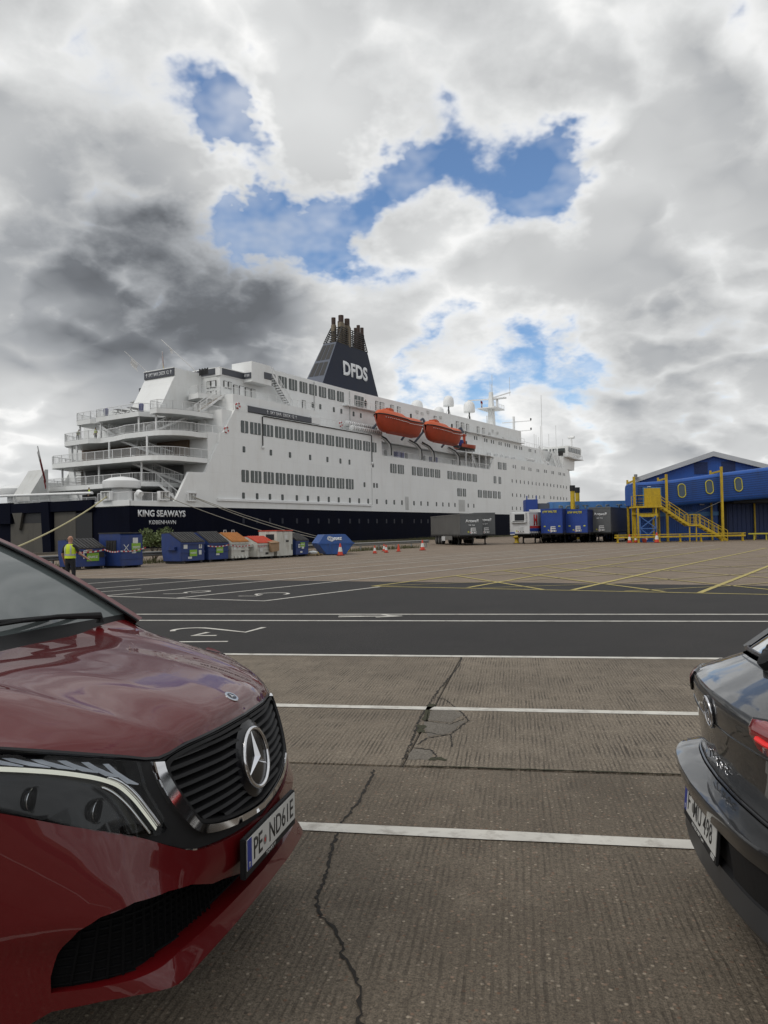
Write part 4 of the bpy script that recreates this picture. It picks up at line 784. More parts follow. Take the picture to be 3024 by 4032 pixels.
# ================================================================ boats, rafts, ropes, flags on the ferry (things of their own)
def lifeboat(u, label, L_=15.0, v=-2.1, z=18.15):
    p = shipw(u, v, z); t = thing('lifeboat', label, 'lifeboat', p, SHIP_ROT, 'orange lifeboats hanging from davits')
    rows = []; top = []; n = 18; S = 10
    def prof(x):
        s = x/(L_/2); a = abs(s)
        b = 2.05*(1-a**3.2)**.6; k = .0 + (2.1*max(0, a-.72)/.28)**1.6*.55; sh = 2.35 + .42*s*s + (.12 if s < 0 else 0)
        return b, min(k, sh-.1), sh
    for i in range(n+1):
        x = -L_/2 + L_*i/n; b, k, sh = prof(x*.995)
        r = []
        for j in range(S+1):
            th = j/S; y = -b + 2*b*th; q = abs(2*th-1); zz = k + (sh-k)*(q**2.6)
            r.append((x, y*(1 if q > .98 else .97), zz))
        rows.append(r)
    hull = MB().grid(rows).build('hull', M['orange'], t, smooth=50)
    cr_ = []
    for i in range(n+1):
        x = -L_/2 + L_*i/n; b, k, sh = prof(x*.995); r = []
        s = x/(L_/2); hgt = 1.15*(1-abs(s)**5)**.5*(.75 if s > -.1 else 1.0) + .05
        for j in range(S+1):
            th = j/S; y = -b+2*b*th; q = abs(2*th-1); r.append((x, y*.97, sh + hgt*(1-q**2.8)))
        cr_.append(r)
    MB().grid(cr_).build('canopy', M['orange_top'], t, smooth=50)
    bd = MB()
    for sgn in (-1, 1):
        pts = []
        for i in range(n+1):
            x = -L_/2 + L_*i/n; b, k, sh = prof(x*.995); pts.append((x, sgn*(b+.03), sh))
        bd.tube(pts, .10, 5)
    bd.build('gunwale_fender', M['black'], t)
    gl = MB()
    for i in range(30):
        x = -L_/2*.86 + L_*.86*i/30; b, k, sh = prof(x); gl.box(x, x+.22, -b*.985-.05, -b*.985+.02, sh-.5, sh-.42)
    g_ = gl.build('grab_line', M['ship_white2'], t); g_['kind'] = 'stuff'
    MB().box(-4.6, -3.2, -.9, .9, 3.2, 4.1).build('conning_hood', M['orange_top'], t, bevel=.2)
    MB().box(-L_/2*.55-.12, -L_/2*.55+.12, -.12, .12, 3.4, 4.2).build('lifting_hook', M['black'], t); MB().box(L_/2*.55-.12, L_/2*.55+.12, -.12, .12, 3.2, 4.2).build('lifting_hook', M['black'], t)
    MB().box(-L_*.30, L_*.30, -.08, .08, -.12, .12).build('keel', M['orange'], t)
    return t
lifeboat(56.7, 'orange enclosed lifeboat hanging nearest the funnel, left of the pair'); lifeboat(73.4, 'orange enclosed lifeboat on the right, next to the small rescue boat', 14.2)
t = thing('rescue_boat', 'small red orange rescue boat on a platform beyond the lifeboats', 'boat', shipw(89.6, .6, 18.15), SHIP_ROT)
rows = []
for i in range(11):
    s = i/10; b = 1.1*(1-max(0, (s-.55)/.45)**2)**.5; rows.append([(-4.4+8.6*s, -b, 1.25+.3*s*s), (-4.4+8.6*s, -b*.9, .65+.3*s*s), (-4.4+8.6*s, -b*.3, .15+.75*max(0, s-.7)), (-4.4+8.6*s, b*.3, .15+.75*max(0, s-.7)), (-4.4+8.6*s, b*.9, .65+.3*s*s), (-4.4+8.6*s, b, 1.25+.3*s*s)])
MB().grid(rows).build('hull', M['orange'], t, smooth=40); MB().grid([[(p[0], p[1]*(1-.12), p[2]-.12) for p in r] for r in rows]).build('inner_hull', M['black'], t, smooth=40)
MB().bar((-3.0, -.95, 1.2), (-2.7, -.8, 3.1), .55, .3).bar((-3.0, .95, 1.2), (-2.7, .8, 3.1), .55, .3).box(-3.1, -1.9, -1, 1, 2.9, 3.3).build('roll_frame', M['orange'], t, bevel=.08)
MB().box(-1.9, -.6, -.5, .5, .9, 2.1).build('console', M['black'], t, bevel=.1); MB().tube([(-1.0, 0, 3.2), (-.3, 0, 3.6), (0, 0, 4.3)], .12, 6).build('lifting_arm', M['black'], t); MB().lathe([(.05, .7), (.5, .8), (.5, 2.0), (.05, 2.1)], 12, (-3.6, -.5, 0)).build('fuel_drum', M['blue_plastic'], t, smooth=40)
# inflatable-raft canisters stacked on the deck edge
def raft(u, v, z, label):
    t = thing('life_raft', label, 'life raft', shipw(u, v, z), SHIP_ROT, 'white life raft canisters on the deck edge')
    MB().tube([(-.75, 0, 0), (-.62, 0, 0), (.62, 0, 0), (.75, 0, 0)], [.2, .42, .42, .2], 14).build('canister', M['ship_white2'], t, smooth=40)
    for x in (-.35, .35): MB().tube([(x-.04, 0, 0), (x+.04, 0, 0)], .435, 14).build('strap', M['black'], t)
    MB().box(-.6, .6, -.4, .4, -.5, -.38).build('cradle', M['shade'], t)
for k in range(7):
    for j in range(2): raft(46.8+k*1.22 if False else 46.4+k*1.28, .6+j*1.0, 18.55+j*.85, 'white life raft canister in the %s row, %s from the left beside the lifeboats' % ('lower' if j == 0 else 'upper', ('first', 'second', 'third', 'fourth', 'fifth', 'sixth', 'seventh')[k]))
def lifebuoy(u, v, z, rz, label):
    t = thing('lifebuoy', label, 'lifebuoy', shipw(u, v, z), SHIP_ROT+rz, 'red and white lifebuoys on the railings')
    for k in range(8):
        pts = [(.36*math.cos(R(45*k+i*9)), 0, .36*math.sin(R(45*k+i*9))) for i in range(6)]
        MB().tube(pts, .09, 8).build('ring_segment', M['red'] if k % 2 else M['ship_white2'], t, smooth=40)
lifebuoy(15.6, -.1, 15.0, 0, 'red and white lifebuoy on the third deck railing by the windows'); lifebuoy(17.8, -.15, 18.4, 0, 'red and white lifebuoy beside the long dark deck sign'); lifebuoy(41.8, 0, 18.6, 0, 'red and white lifebuoy on the rail left of the raft canisters')
# mooring ropes
M['rope'] = mat('pale_mooring_rope', (.42, .40, .34), .8, var=.15, vs=6, bump=.5, bs=60); M['rope_y'] = mat('yellowish_mooring_rope', (.46, .42, .25), .8, var=.15, vs=6)
def rope(a, b, sag, r, m, label):
    a = Vector(a); b = Vector(b); pts = [a.lerp(b, i/24) - Vector((0, 0, sag*4*(i/24)*(1-i/24))) for i in range(25)]
    tag(MB().tube(pts, r, 7).build('mooring_rope', m, None, smooth=True), label, 'rope', 'mooring ropes of the ferry')
rope(shipw(-.25, 3.4, 6.1), (-29.5, 58, .3), .5, .075, M['rope_y'], 'thick yellowish mooring rope running down left from the stern fairlead')
rope(shipw(4.7, -.4, 6.2), shipw(27.5, -3.2, .3), .35, .045, M['rope'], 'pale mooring rope from the fairlead nearest the stern corner')
rope(shipw(9.0, -.45, 6.3), shipw(35.8, -3.2, .3), .4, .042, M['rope'], 'upper of the two pale ropes from the second side fairlead')
rope(shipw(9.5, -.45, 6.1), shipw(34.2, -3.2, .3), .55, .05, M['rope'], 'lower of the two pale ropes from the second side fairlead')
# flags
M['pole'] = mat('white_flag_pole', (.6, .6, .6), .4, var=.05)
def flag(base, tip, w, h, mats, label, droop=.6, seed=1, frac=0.0):
    t = thing('flag', label, 'flag', base); b = Vector(tip)-Vector(base)
    MB().tube([(0, 0, 0), b], .05, 6).build('pole', M['pole'], t)
    nb = len(mats); d = -b.normalized()
    for i, m in enumerate(mats):
        rows = []
        for k in range(2):
            q = frac*b.length + h*(i+k)/nb; p = b + d*q; rr_ = []
            for j in range(9):
                s = j/8; out = SU*-.0 + Vector((w*s*(1-droop)*.5, 0, -w*s*droop - .1*s)) + SV*(.12*math.sin(s*9+seed+i))
                rr_.append(p + out)
            rows.append(rr_)
        MB().grid(rows).build('stripe', m, t, smooth=True)
fr_m = mat('flag_red', (.19, .010, .014), .8, var=.1); fw = mat('flag_white', (.55, .55, .55), .8, var=.05); fy = mat('flag_yellow', (.5, .38, .03), .8); fg = mat('flag_green', (.03, .18, .05), .8); fb = mat('flag_blue', (.02, .03, .10), .8)
flag(shipw(.3, 13.97, 5.2), shipw(-1.5, 14.0, 12.5), 1.0, 4.2, [fw, fr_m, fr_m, fr_m], 'red and white ensign drooping from the slanted stern pole', .95, 1)
flag(shipw(13.2, 11.4, 23.3), shipw(11.6, 14.2, 26.3), 1.3, 1.2, [fw], 'white flag on the left slanted pole above the deck sign', .9, 2, .25)
flag(shipw(13.4, 8.8, 23.3), shipw(13.3, 8.9, 25.9), 1.5, 1.9, [fr_m, fy, fg], 'red yellow and green flag above the deck sign', .9, 3)
flag(shipw(15.0, 4.4, 22.9), shipw(13.6, 9.4, 27.6), .5, .5, [fw], 'thin slanted pole with a small pale flag right of the deck sign', .9, 4, .25)
flag(shipw(134, 20.2, 36.9), shipw(134, 20.2, 37.0), .9, 2.3, [fb], 'dark blue flag under the left yard arm of the mast', .2, 2)
flag(shipw(134, 16.6, 36.4), shipw(134, 16.6, 36.6), .9, 2.3, [fr_m, fw, fr_m], 'red and white flag under the yard arm close to the mast', .2, 2)
# gull on the upper railing
gl = thing('gull', 'grey and white gull perched on the upper terrace railing', 'bird', shipw(8.0, 8.6, 18.22), SHIP_ROT-math.pi/2)
bm_ = MB(); prof = [(-.34, .02), (-.2, .06), (-.05, .10), (.1, .11), (.2, .09), (.27, .06)]
bm_.tube([(x, 0, .16+(.06 if x > .1 else 0)+.0*x) for x, r in prof], [r for x, r in prof], 8); bm_.tube([(.22, 0, .26), (.29, 0, .33), (.33, 0, .35), (.38, 0, .34)], [.05, .06, .055, .01], 8)
bm_.build('body', M['shade'], gl, smooth=True); MB().tube([(.37, 0, .345), (.45, 0, .33)], [.018, .004], 5).build('beak', fy, gl)
for y in (-.03, .03): MB().tube([(.02, y, 0), (.02, y, .1)], .01, 4).build('leg', fy, gl)
MB().prism([(-.42, -.02), (-.1, -.08), (.12, -.1), (.1, .0), (-.1, .02)], .2, .24).build('wing', M['funnel_grey'], gl)
# ================================================================ bins, skip, cones and people by the quay
M['bin_blue'] = mat('scuffed_blue_bin_paint', (.012, .035, .155), .5, var=.2, vs=1.5, dirt=(.05, .055, .07), dirt_amt=.45, streak=1)
M['bin_white'] = mat('dirty_white_bin_paint', (.52, .52, .48), .55, var=.1, vs=1.5, dirt=(.22, .17, .12), dirt_amt=.6, streak=1)
M['lid_black'] = mat('black_plastic_lid', (.035, .034, .034), .55, var=.3, vs=2, dirt=(.10, .09, .08), dirt_amt=.5)
M['lid_orange'] = mat('faded_orange_plastic_lid', (.44, .18, .045), .6, var=.15, vs=2, dirt=(.2, .1, .05), dirt_amt=.5)
M['lid_red'] = mat('red_orange_plastic_lid', (.55, .075, .04), .55, var=.12, vs=2)
M['sticker_green'] = mat('green_sticker', (.20, .38, .03), .5, var=.08); M['sticker_white'] = mat('white_sticker', (.58, .6, .6), .5, var=.08); M['ink'] = mat('black_ink', (.02, .02, .02), .6, var=0)
M['skip_blue'] = mat('blue_skip_paint', (.018, .075, .27), .5, var=.15, vs=1.2, dirt=(.05, .06, .09), dirt_amt=.5, streak=1)
M['cardboard'] = mat('cardboard', (.30, .20, .12), .85, var=.15, vs=4)
M['bin_dark'] = mat('dark_bin_hollow', (.01, .012, .018), .8, var=.1)
def plate(t, x, z, w, h, m, y=0.0, txt=None, tm=None, th=None, name='sticker'):
    p = MB().box(x-w/2, x+w/2, y-.008, y, z-h/2, z+h/2).build(name, m, t)
    if txt: obj('sticker_text', text_mesh(txt, None if len(txt) < 2 else w*.8, th or h*.6, tm or M['ink'], .003, .015, name='sticker_text'), p, (x, y-.008, z))
    return p
def sloped_bin(fl, w, label, body, lid, hb=1.75, hf=1.25, dep=1.5, white=False, num=None, pocket=True, chute=False):
    t = thing('waste_container', label, 'waste bin', (fl[0], fl[1], 0), SHIP_ROT, 'waste containers in a row by the quay')
    prof = [(0, .14), (0, hf), (dep*.62, hb), (dep, hb-.03), (dep+.0, .8), (dep-.15, .14)]
    MB().prism(prof, 0, w, 'x').build('body', body, t, bevel=.015)
    # front ribs, base rails, feet
    MB().box(-.03, w+.03, -.05, .03, hf-.12, hf-.0).build('rim', body, t, bevel=.01); MB().box(-.02, w+.02, -.035, .0, .62, .70).build('rib', body, t)
    for x in (.12, w-.3): MB().box(x, x+.18, .05, dep-.2, 0, .15).build('skid', M['black'], t)
    # two moulded lid halves with ridges
    sl = Vector((0, dep*.62+.06, hb-hf+.02)); L_ = sl.length; ang = math.atan2(sl.z, sl.y)
    for k in range(2):
        x0, x1 = .0+k*w/2+.01, (k+1)*w/2-.01; lb = MB(); lb.box(x0, x1, 0, L_, 0, .05)
        nr = 4
        for i in range(nr):
            xc = x0+(i+.5)*(x1-x0)/nr; lb.box(xc-.045, xc+.045, .06, L_-.04, .05, .085)
        o = lb.build('lid', lid, t, bevel=.008); o.location = (0, -.06, hf+.0); o.rotation_euler = (ang, 0, 0)
    MB().box(0, w, dep*.62-.02, dep, hb, hb+.04).build('lid_hinge', lid, t)
    if pocket:
        for x0, x1 in ((-.16, .0), (w, w+.16)): MB().prism([(.35, .78), (1.05, .78), (1.05, .98), (.35, .98)], x0, x1, 'x').build('fork_pocket', body, t, bevel=.01)
    return t
def decals(t, items):
    for it in items: plate(t, *it[:5], y=-.012 if len(it) < 6 else it[5])
A = sloped_bin((-15.6, 39.0), 1.75, 'low blue container with black lids right beside the man in yellow', M['bin_blue'], M['lid_black'], 1.52, 1.05, 1.5)
plate(A, .95, .62, .75, .42, M['sticker_green'], -.037, 'suez', M['sticker_white'], .12); plate(A, 1.5, .72, .3, .26, M['ink'], -.037); plate(A, .7, .93, .4, .18, M['cardboard'], -.052)
MB().tube([(.2, -.3, .55), (.2, -.3, .95)], .02, 5).tube([(.2, -.3, .95), (.4, -.3, .95)], .02, 5).build('grab_handle', M['sticker_white'], A)
B = thing('waste_container', 'tall flat topped blue container with a white X on its front', 'waste bin', (-13.8, 40.3, 0), SHIP_ROT, 'waste containers in a row by the quay')
MB().prism([(0, .1), (0, 1.68), (.1, 1.8), (1.75, 1.8), (1.75, .9), (1.6, .1)], 0, 1.45, 'x').build('body', M['bin_blue'], B, bevel=.02)
MB().box(-.03, 1.48, -.03, 1.78, 1.8, 1.86).build('lid', M['lid_black'], B, bevel=.02); MB().box(-.02, .0, .35, 1.15, .85, 1.45).build('chute_door', M['bin_dark'], B)
for i in range(6): MB().box(-.05, -.02, .38+i*.125, .43+i*.125, .87, 1.43).build('chute_flap', M['lid_black'], B)
for z in (.45,): MB().box(-.02, 1.47, -.03, 0, z, z+.06).build('rib', M['bin_blue'], B)
for x in (.1, 1.17): MB().box(x, x+.18, .05, 1.5, 0, .12).build('skid', M['black'], B)
plate(B, .95, 1.42, .34, .3, M['sticker_white'], -.004); plate(B, 1.0, 1.06, .6, .46, M['sticker_green'], -.004, 'suez', M['sticker_white'], .13); plate(B, .85, .8, .28, .1, M['sticker_white'], -.004)
x_ = MB(); x_.bar((.18, -.008, .88), (.5, -.008, 1.22), .035, .012, up=(0, 1, 0)); x_.bar((.5, -.008, .88), (.18, -.008, 1.22), .035, .012, up=(0, 1, 0)); x_.build('painted_cross', M['sticker_white'], B)
Cc = sloped_bin((-11.8, 44.6), 1.9, 'blue container with black lids and number 8 right of the shrub', M['bin_blue'], M['lid_black'], 1.78, 1.22, 1.6)
plate(Cc, .35, .98, .3, .24, M['sticker_white'], -.012); plate(Cc, 1.55, 1.0, .24, .28, M['sticker_white'], -.012, '8', M['ink'], .2); plate(Cc, .95, .60, .6, .38, M['sticker_green'], -.037, 'suez', M['sticker_white'], .11); plate(Cc, 1.5, .62, .22, .26, M['sticker_white'], -.037); plate(Cc, .7, .33, .3, .12, M['sticker_white'], -.012)
D_ = sloped_bin((-10.65, 46.5), 1.75, 'dark blue container with black lids left of the orange lidded one', M['bin_blue'], M['lid_black'], 1.8, 1.15, 1.6)
plate(D_, .95, .72, .6, .38, M['sticker_green'], -.037, 'suez', M['sticker_white'], .11); plate(D_, .8, .45, .3, .1, M['sticker_white'], -.012)
Ee = sloped_bin((-9.6, 48.25), 1.6, 'dirty white container with faded orange lids', M['bin_white'], M['lid_orange'], 1.72, 1.15, 1.6)
for i in range(4): MB().prism([(-.12, .14), (0, .14), (0, .34)], .25+i*.33, .33+i*.33, 'x').build('foot_gusset', M['bin_white'], Ee)
plate(Ee, .3, .82, .28, .26, M['sticker_white'], -.012); plate(Ee, .72, .78, .24, .28, M['shade'], -.012); plate(Ee, 1.05, .6, .3, .14, M['ink'], -.012)
for x in (.35, 1.1): MB().tube([(x, .95, 1.72), (x, .95, 1.92), (x+.22, .95, 1.92), (x+.22, .95, 1.72)], .02, 5).build('lid_handle', M['sticker_white'], Ee)
F_ = sloped_bin((-8.3, 50.2), 1.7, 'low white container with red lids and a torn cardboard box on its front', M['bin_white'], M['lid_red'], 1.45, 1.02, 1.5)
plate(F_, .35, .62, .32, .3, M['shade'], -.037); plate(F_, .95, .35, .3, .14, M['ink'], -.012)
cb = thing('cardboard_box', 'torn brown cardboard box hanging over the front of the low white container', 'box', tuple(Vector((-8.3, 50.2, 0)) + SU*1.15 - SV*.06), SHIP_ROT)
MB().hexa([(0, -.22, .42), (.75, -.22, .5), (.75, -.02, .5), (.0, -.02, .45), (-.1, -.16, 1.02), (.8, -.2, 1.05), (.8, -.02, 1.05), (-.1, -.02, 1.02)]).build('carton', M['cardboard'], cb); MB().hexa([(-.12, -.24, 1.02), (.8, -.26, 1.05), (.8, .3, 1.2), (-.1, .3, 1.18), (-.12, -.24, 1.035), (.8, -.26, 1.065), (.8, .3, 1.215), (-.1, .3, 1.195)]).build('flap', M['cardboard'], cb)
Gg = thing('waste_container', 'tallest dirty white container with a flat red lid', 'waste bin', (-7.25, 51.95, 0), SHIP_ROT, 'waste containers in a row by the quay')
MB().prism([(0, .12), (0, 1.72), (.08, 1.8), (1.6, 1.8), (1.6, .12)], 0, 1.7, 'x').build('body', M['bin_white'], Gg, bevel=.02); MB().box(-.04, 1.74, -.04, 1.64, 1.8, 1.87).build('lid', M['lid_red'], Gg, bevel=.02)
MB().box(-.02, 0, .25, .95, .95, 1.6).build('chute_door', M['bin_dark'], Gg)
for x in (.2, .7, 1.2): MB().box(x, x+.2, .02, 1.5, 0, .13).build('skid', M['black'], Gg)
plate(Gg, .95, 1.4, .3, .26, M['shade'], -.004); plate(Gg, 1.1, 1.12, .3, .14, M['ink'], -.004); plate(Gg, 1.6, .7, .1, .4, M['ink'], -.004)
Hh = sloped_bin((-6.2, 53.75), 1.45, 'small blue container with black lids and number 9 left of the skip', M['bin_blue'], M['lid_black'], 1.6, 1.1, 1.5)
plate(Hh, .35, .75, .22, .26, M['sticker_white'], -.037, '9', M['ink'], .18); plate(Hh, .75, .85, .5, .38, M['sticker_green'], -.037, 'suez', M['sticker_white'], .1); plate(Hh, .75, .62, .26, .16, M['sticker_white'], -.045); plate(Hh, .6, .32, .26, .12, M['sticker_white'], -.012)
# skip
sk = thing('skip', 'blue covered skip with sloping ends and white suez lettering', 'skip', (-4.55, 56.4, 0), R(14))
poly = [(.30, 0.04), (1.75, .04), (2.35, .82), (1.72, 1.50), (.30, 1.50), (-.30, .82)]
MB().prism([(.30, 0.04), (1.75, .04), (2.35, .82), (-.30, .82)], 0, 3.4, 'y').build('body', M['skip_blue'], sk, bevel=.02)
MB().hexa([(-.30, 0, .84), (2.35, 0, .84), (2.35, 3.4, .84), (-.30, 3.4, .84), (.18, .12, 1.5), (1.75, .12, 1.5), (1.75, 3.28, 1.5), (.18, 3.28, 1.5)]).build('lid', M['skip_blue'], sk, bevel=.02)
MB().box(-.34, 2.39, -.03, .02, .78, .88).build('rim', M['skip_blue'], sk)
for x in (.5, 1.5): MB().box(x, x+.12, -.03, .0, .06, .78).build('rib', M['skip_blue'], sk)
for y in (.9, 1.7, 2.5): MB().hexa([(2.35, y, .86), (2.4, y, .86), (2.4, y+.08, .86), (2.35, y+.08, .86), (1.75, y, 1.5), (1.8, y, 1.52), (1.8, y+.08, 1.52), (1.75, y+.08, 1.5)]).build('lid_rib', M['skip_blue'], sk)
def onlid(o): o.rotation_euler = (-math.atan(.12/.66), 0, 0); return o
onlid(obj('lettering', text_mesh('suez', .62, .22, M['letter'], .01, .03, name='lettering'), sk, (1.15, .045, 1.18)))
for k, (cx, a0, a1) in enumerate(((.55, 60, 330), (.68, -120, 150))):
    for j in range(3):
        r_ = .08+.045*j; pts = [(cx+r_*math.cos(R(a0+(a1-a0)*i/14)), .0, r_*math.sin(R(a0+(a1-a0)*i/14))*.95 + (.03 if k == 0 else -.03)) for i in range(15)]
        o = MB().tube(pts, .014, 5).build('emblem_arc', M['letter'], sk); o.location = (0, .045, 1.18); onlid(o)
# pallet, yellow bollards
pl = thing('pallet', 'low wooden pallet with white rubbish beside the small blue container', 'pallet', (-4.95, 55.0, 0), SHIP_ROT)
for i in range(5): MB().box(0, .9, i*.22, i*.22+.16, .1, .13).build('board', M['wood'], pl)
for x in (0, .4, .8): MB().box(x, x+.1, 0, 1.04, .0, .1).build('bearer', M['wood'], pl)
MB().lathe([(.3, .13), (.36, .25), (.2, .34), (.05, .36)], 9, (.4, .5, 0)).build('rubbish', M['sticker_white'], pl, smooth=40)
M['yellow'] = mat('chipped_yellow_paint', (.52, .36, .015), .5, var=.15, vs=2, dirt=(.18, .10, .03), dirt_amt=.6, streak=1)
for (x, y), lb in (((-5.0, 60.2), 'short yellow mooring bollard behind the small blue container'), ((15.2, 88.5), 'yellow mooring bollard between the two groups of trailers')):
    bt = thing('mooring_bollard', lb, 'bollard', (x, y, 0)); MB().lathe([(.35, 0), (.3, .1), (.24, .2), (.24, .55), (.38, .62), (.40, .75), (.3, .85)], 16).build('post', M['yellow'], bt, smooth=40); MB().box(-.4, .4, -.4, .4, 0, .05).build('base_plate', M['rust'], bt)
tag(MB().box(-1.0, 1.0, -.2, .2, 0, .28).build('kerb_block', M['yellow'], bevel=.04), 'long yellow painted concrete block on the ground left of the skip', 'kerb block').location = (-3.9, 63.5, 0)
# cones
M['cone_orange'] = mat('orange_red_cone_plastic', (.55, .05, .02), .55, var=.12, vs=6); M['cone_white'] = mat('white_reflective_sleeve', (.62, .62, .60), .5, var=.08, vs=6); M['cone_base'] = mat('dark_red_cone_base', (.30, .04, .02), .7, var=.2, vs=4)
def cone_t(name='traffic_cone'):
    t = empty(name); MB().prism(rr(.46, .46, .06), 0, .05, 'z').build('base', M['cone_base'], t, bevel=.01)
    MB().lathe([(.18, .05), (.145, .26)], 18).build('lower_body', M['cone_orange'], t, smooth=40); MB().lathe([(.147, .26), (.088, .56)], 18).build('sleeve', M['cone_white'], t, smooth=40); MB().lathe([(.088, .56), (.04, .80), (.03, .80)], 18).build('tip', M['cone_orange'], t, smooth=40)
    return t
cone0 = None
for (x, y), sc, lb in (((-3.15, 54.6), 1.2, 'traffic cone standing in front of the blue skip'), ((-.75, 58.3), .85, 'leftmost of the loose cones right of the skip'), ((-.05, 64.0), .85, 'farthest cone of the small cluster right of the skip'), ((.12, 59.8), .85, 'front cone of the small cluster right of the skip'), ((1.12, 62.3), .85, 'lone cone without a white sleeve in view right of the cluster'), ((3.2, 65.0), 1.2, 'tall cone left of the grey trailers'),
                    ((25.2, 79.2), 1.25, 'leftmost cone at the foot of the yellow stair tower'), ((26.05, 79.8), 1.15, 'second cone at the foot of the yellow stair tower'), ((27.65, 78.2), 1.45, 'tallest cone in front of the blue cross braces'), ((26.7, 79.2), 1.1, 'fallen cone lying under the yellow stair tower')):
    if cone0 is None: c_ = cone0 = cone_t()
    else: c_ = copy_tree(cone0)
    c_.location = (x, y, 0); c_.scale = (sc*.9,)*3; tag(c_, lb, 'traffic cone', 'orange traffic cones on the quay'); c_.rotation_euler = (0, 0, random.uniform(0, 1))
    if 'fallen' in lb: c_.rotation_euler = (0, R(68), R(35)); c_.location.z = .2
    if 'without' in lb:
        for ch in c_.children:
            if ch.name.startswith('sleeve'): ch.data = ch.data.copy(); ch.data.materials[0] = M['cone_orange']
# crash barrier behind the bins, verge, shrubs
M['galv'] = mat('dull_galvanised_steel', (.26, .26, .25), .5, metal=.6, var=.15, vs=2)
cbar = thing('crash_barrier', 'grey steel crash barrier behind the row of waste containers', 'barrier', tuple(shipw(-20, -32.0, 0)), SHIP_ROT)
MB().prism([(0, .42), (-.06, .47), (-.06, .53), (0, .57), (-.06, .61), (-.06, .67), (0, .72), (.02, .72), (.02, .42)], -22, 30, 'x').build('rail', M['galv'], cbar)
for i in range(18): MB().box(-21.5+i*3, -21.4+i*3, .02, .14, -.05, .72).build('post', M['galv'], cbar)
# ================================================================ plants
M['leaf'] = mat('shrub_leaves', (.11, .145, .045), .6, var=.45, vs=1.5); M['leaf2'] = mat('dark_leaves', (.04, .06, .018), .6, var=.4, vs=2); M['stem'] = mat('brown_stems', (.07, .05, .035), .8, var=.2); M['grass'] = mat('dry_grass', (.085, .085, .035), .85, var=.4, vs=1.0)
def leaf_cloud(mb, c, rx, ry, rz, n, size, rg):
    for i in range(n):
        th = rg.uniform(0, 2*math.pi); ph = math.acos(rg.uniform(-.75, 1)); q = rg.uniform(.45, 1.08)**.6
        p = Vector((c[0]+rx*q*math.sin(ph)*math.cos(th), c[1]+ry*q*math.sin(ph)*math.sin(th), c[2]+rz*q*math.cos(ph)))
        d = Vector((rg.uniform(-1, 1), rg.uniform(-1, 1), rg.uniform(-.4, 1))).normalized(); s_ = d.cross(Vector((rg.uniform(-1, 1), rg.uniform(-1, 1), rg.uniform(-1, 1)))).normalized(); L_ = size*rg.uniform(.6, 1.4)
        mb.add([p, p+d*L_*.5+s_*L_*.28, p+d*L_, p+d*L_*.5-s_*L_*.28], [(0, 1, 2, 3)])
def shrub(loc, w, h, label, n=2200, seed=1, size=.13, m='leaf'):
    rg = random.Random(seed); t = thing('shrub', label, 'shrub', loc, 0, 'shrubs along the quay'); st = MB(); lf = MB()
    for k in range(9):
        a = rg.uniform(0, 6.28); r_ = rg.uniform(.1, .45)*w; top = Vector((r_*math.cos(a), r_*.7*math.sin(a), h*rg.uniform(.45, .82)))
        st.tube([(0, 0, 0), top*.5+Vector((rg.uniform(-.1, .1), 0, 0)), top], [.035, .02, .008], 5)
        leaf_cloud(lf, top, w*.23*rg.uniform(.7, 1.2), w*.2, h*.22*rg.uniform(.7, 1.2), n//9, size, rg)
    st.build('stems', M['stem'], t); lf.build('foliage', M[m], t, fix=False)
shrub((-14.6, 48.6, 0), 2.6, 2.15, 'light green leafy shrub between the two groups of blue containers', 3200, 4)
shrub((-16.2, 49.5, 0), 2.0, 1.3, 'low dark shrub behind the crash barrier left of the leafy one', 1500, 5, .12, 'leaf2')
gr = MB(); rg = random.Random(9)
def tufts(mb, f, n, h):
    for i in range(n):
        p = f(); d = Vector((rg.uniform(-.4, .4), rg.uniform(-.4, .4), 1))*h*rg.uniform(.4, 1.3); s_ = Vector((rg.uniform(-1, 1), rg.uniform(-1, 1), 0)).normalized()*.02
        mb.add([p-s_, p+s_, p+d], [(0, 1, 2)])
tufts(gr, lambda: shipw(rg.uniform(-45, 8), rg.uniform(-32.6, -30.4)), 5200, .32); tufts(gr, lambda: shipw(rg.uniform(15, 120), rg.gauss(-4.2, .5)), 6000, .35); tufts(gr, lambda: shipw(rg.gauss(62, 4), rg.gauss(-5, .6)), 1200, .5)
tag(gr.build('grass_verge', M['grass'], fix=False), 'dry grass verge along the barrier and the quay edge', 'grass', kind='stuff')
# barrier tape
tp = thing('barrier_tape', 'red and white barrier tape strung along the fronts of the blue containers', 'tape'); M['tape_red'] = mat('red_tape', (.35, .03, .04), .6, var=.1); M['tape_white'] = mat('white_tape', (.5, .5, .5), .6, var=.1)
for (a, b, za, zb) in (((-15.75, 38.8), (-14.75, 40.35), .88, .95), ((-14.75, 40.35), (-13.9, 40.15), .95, .85), ((-13.85, 40.2), (-12.95, 41.55), .85, 1.0), ((-10.72, 46.35), (-9.75, 47.95), .95, .98), ((-9.7, 48.15), (-8.75, 49.6), .95, .9), ((-8.35, 50.05), (-7.9, 50.9), .85, .85)):
    a = Vector((*a, za)) - SV*.1; b = Vector((*b, zb)) - SV*.1; n_ = 12
    for i in range(n_):
        f0, f1 = i/n_, (i+1)/n_; p = a.lerp(b, f0); q_ = a.lerp(b, f1); p.z -= .08*4*f0*(1-f0); q_.z -= .08*4*f1*(1-f1)
        MB().add([p, q_, q_+Vector((0, 0, .07)), p+Vector((0, 0, .07))], [(0, 1, 2, 3)]).build('tape_stripe', M['tape_red'] if i % 2 else M['tape_white'], tp)
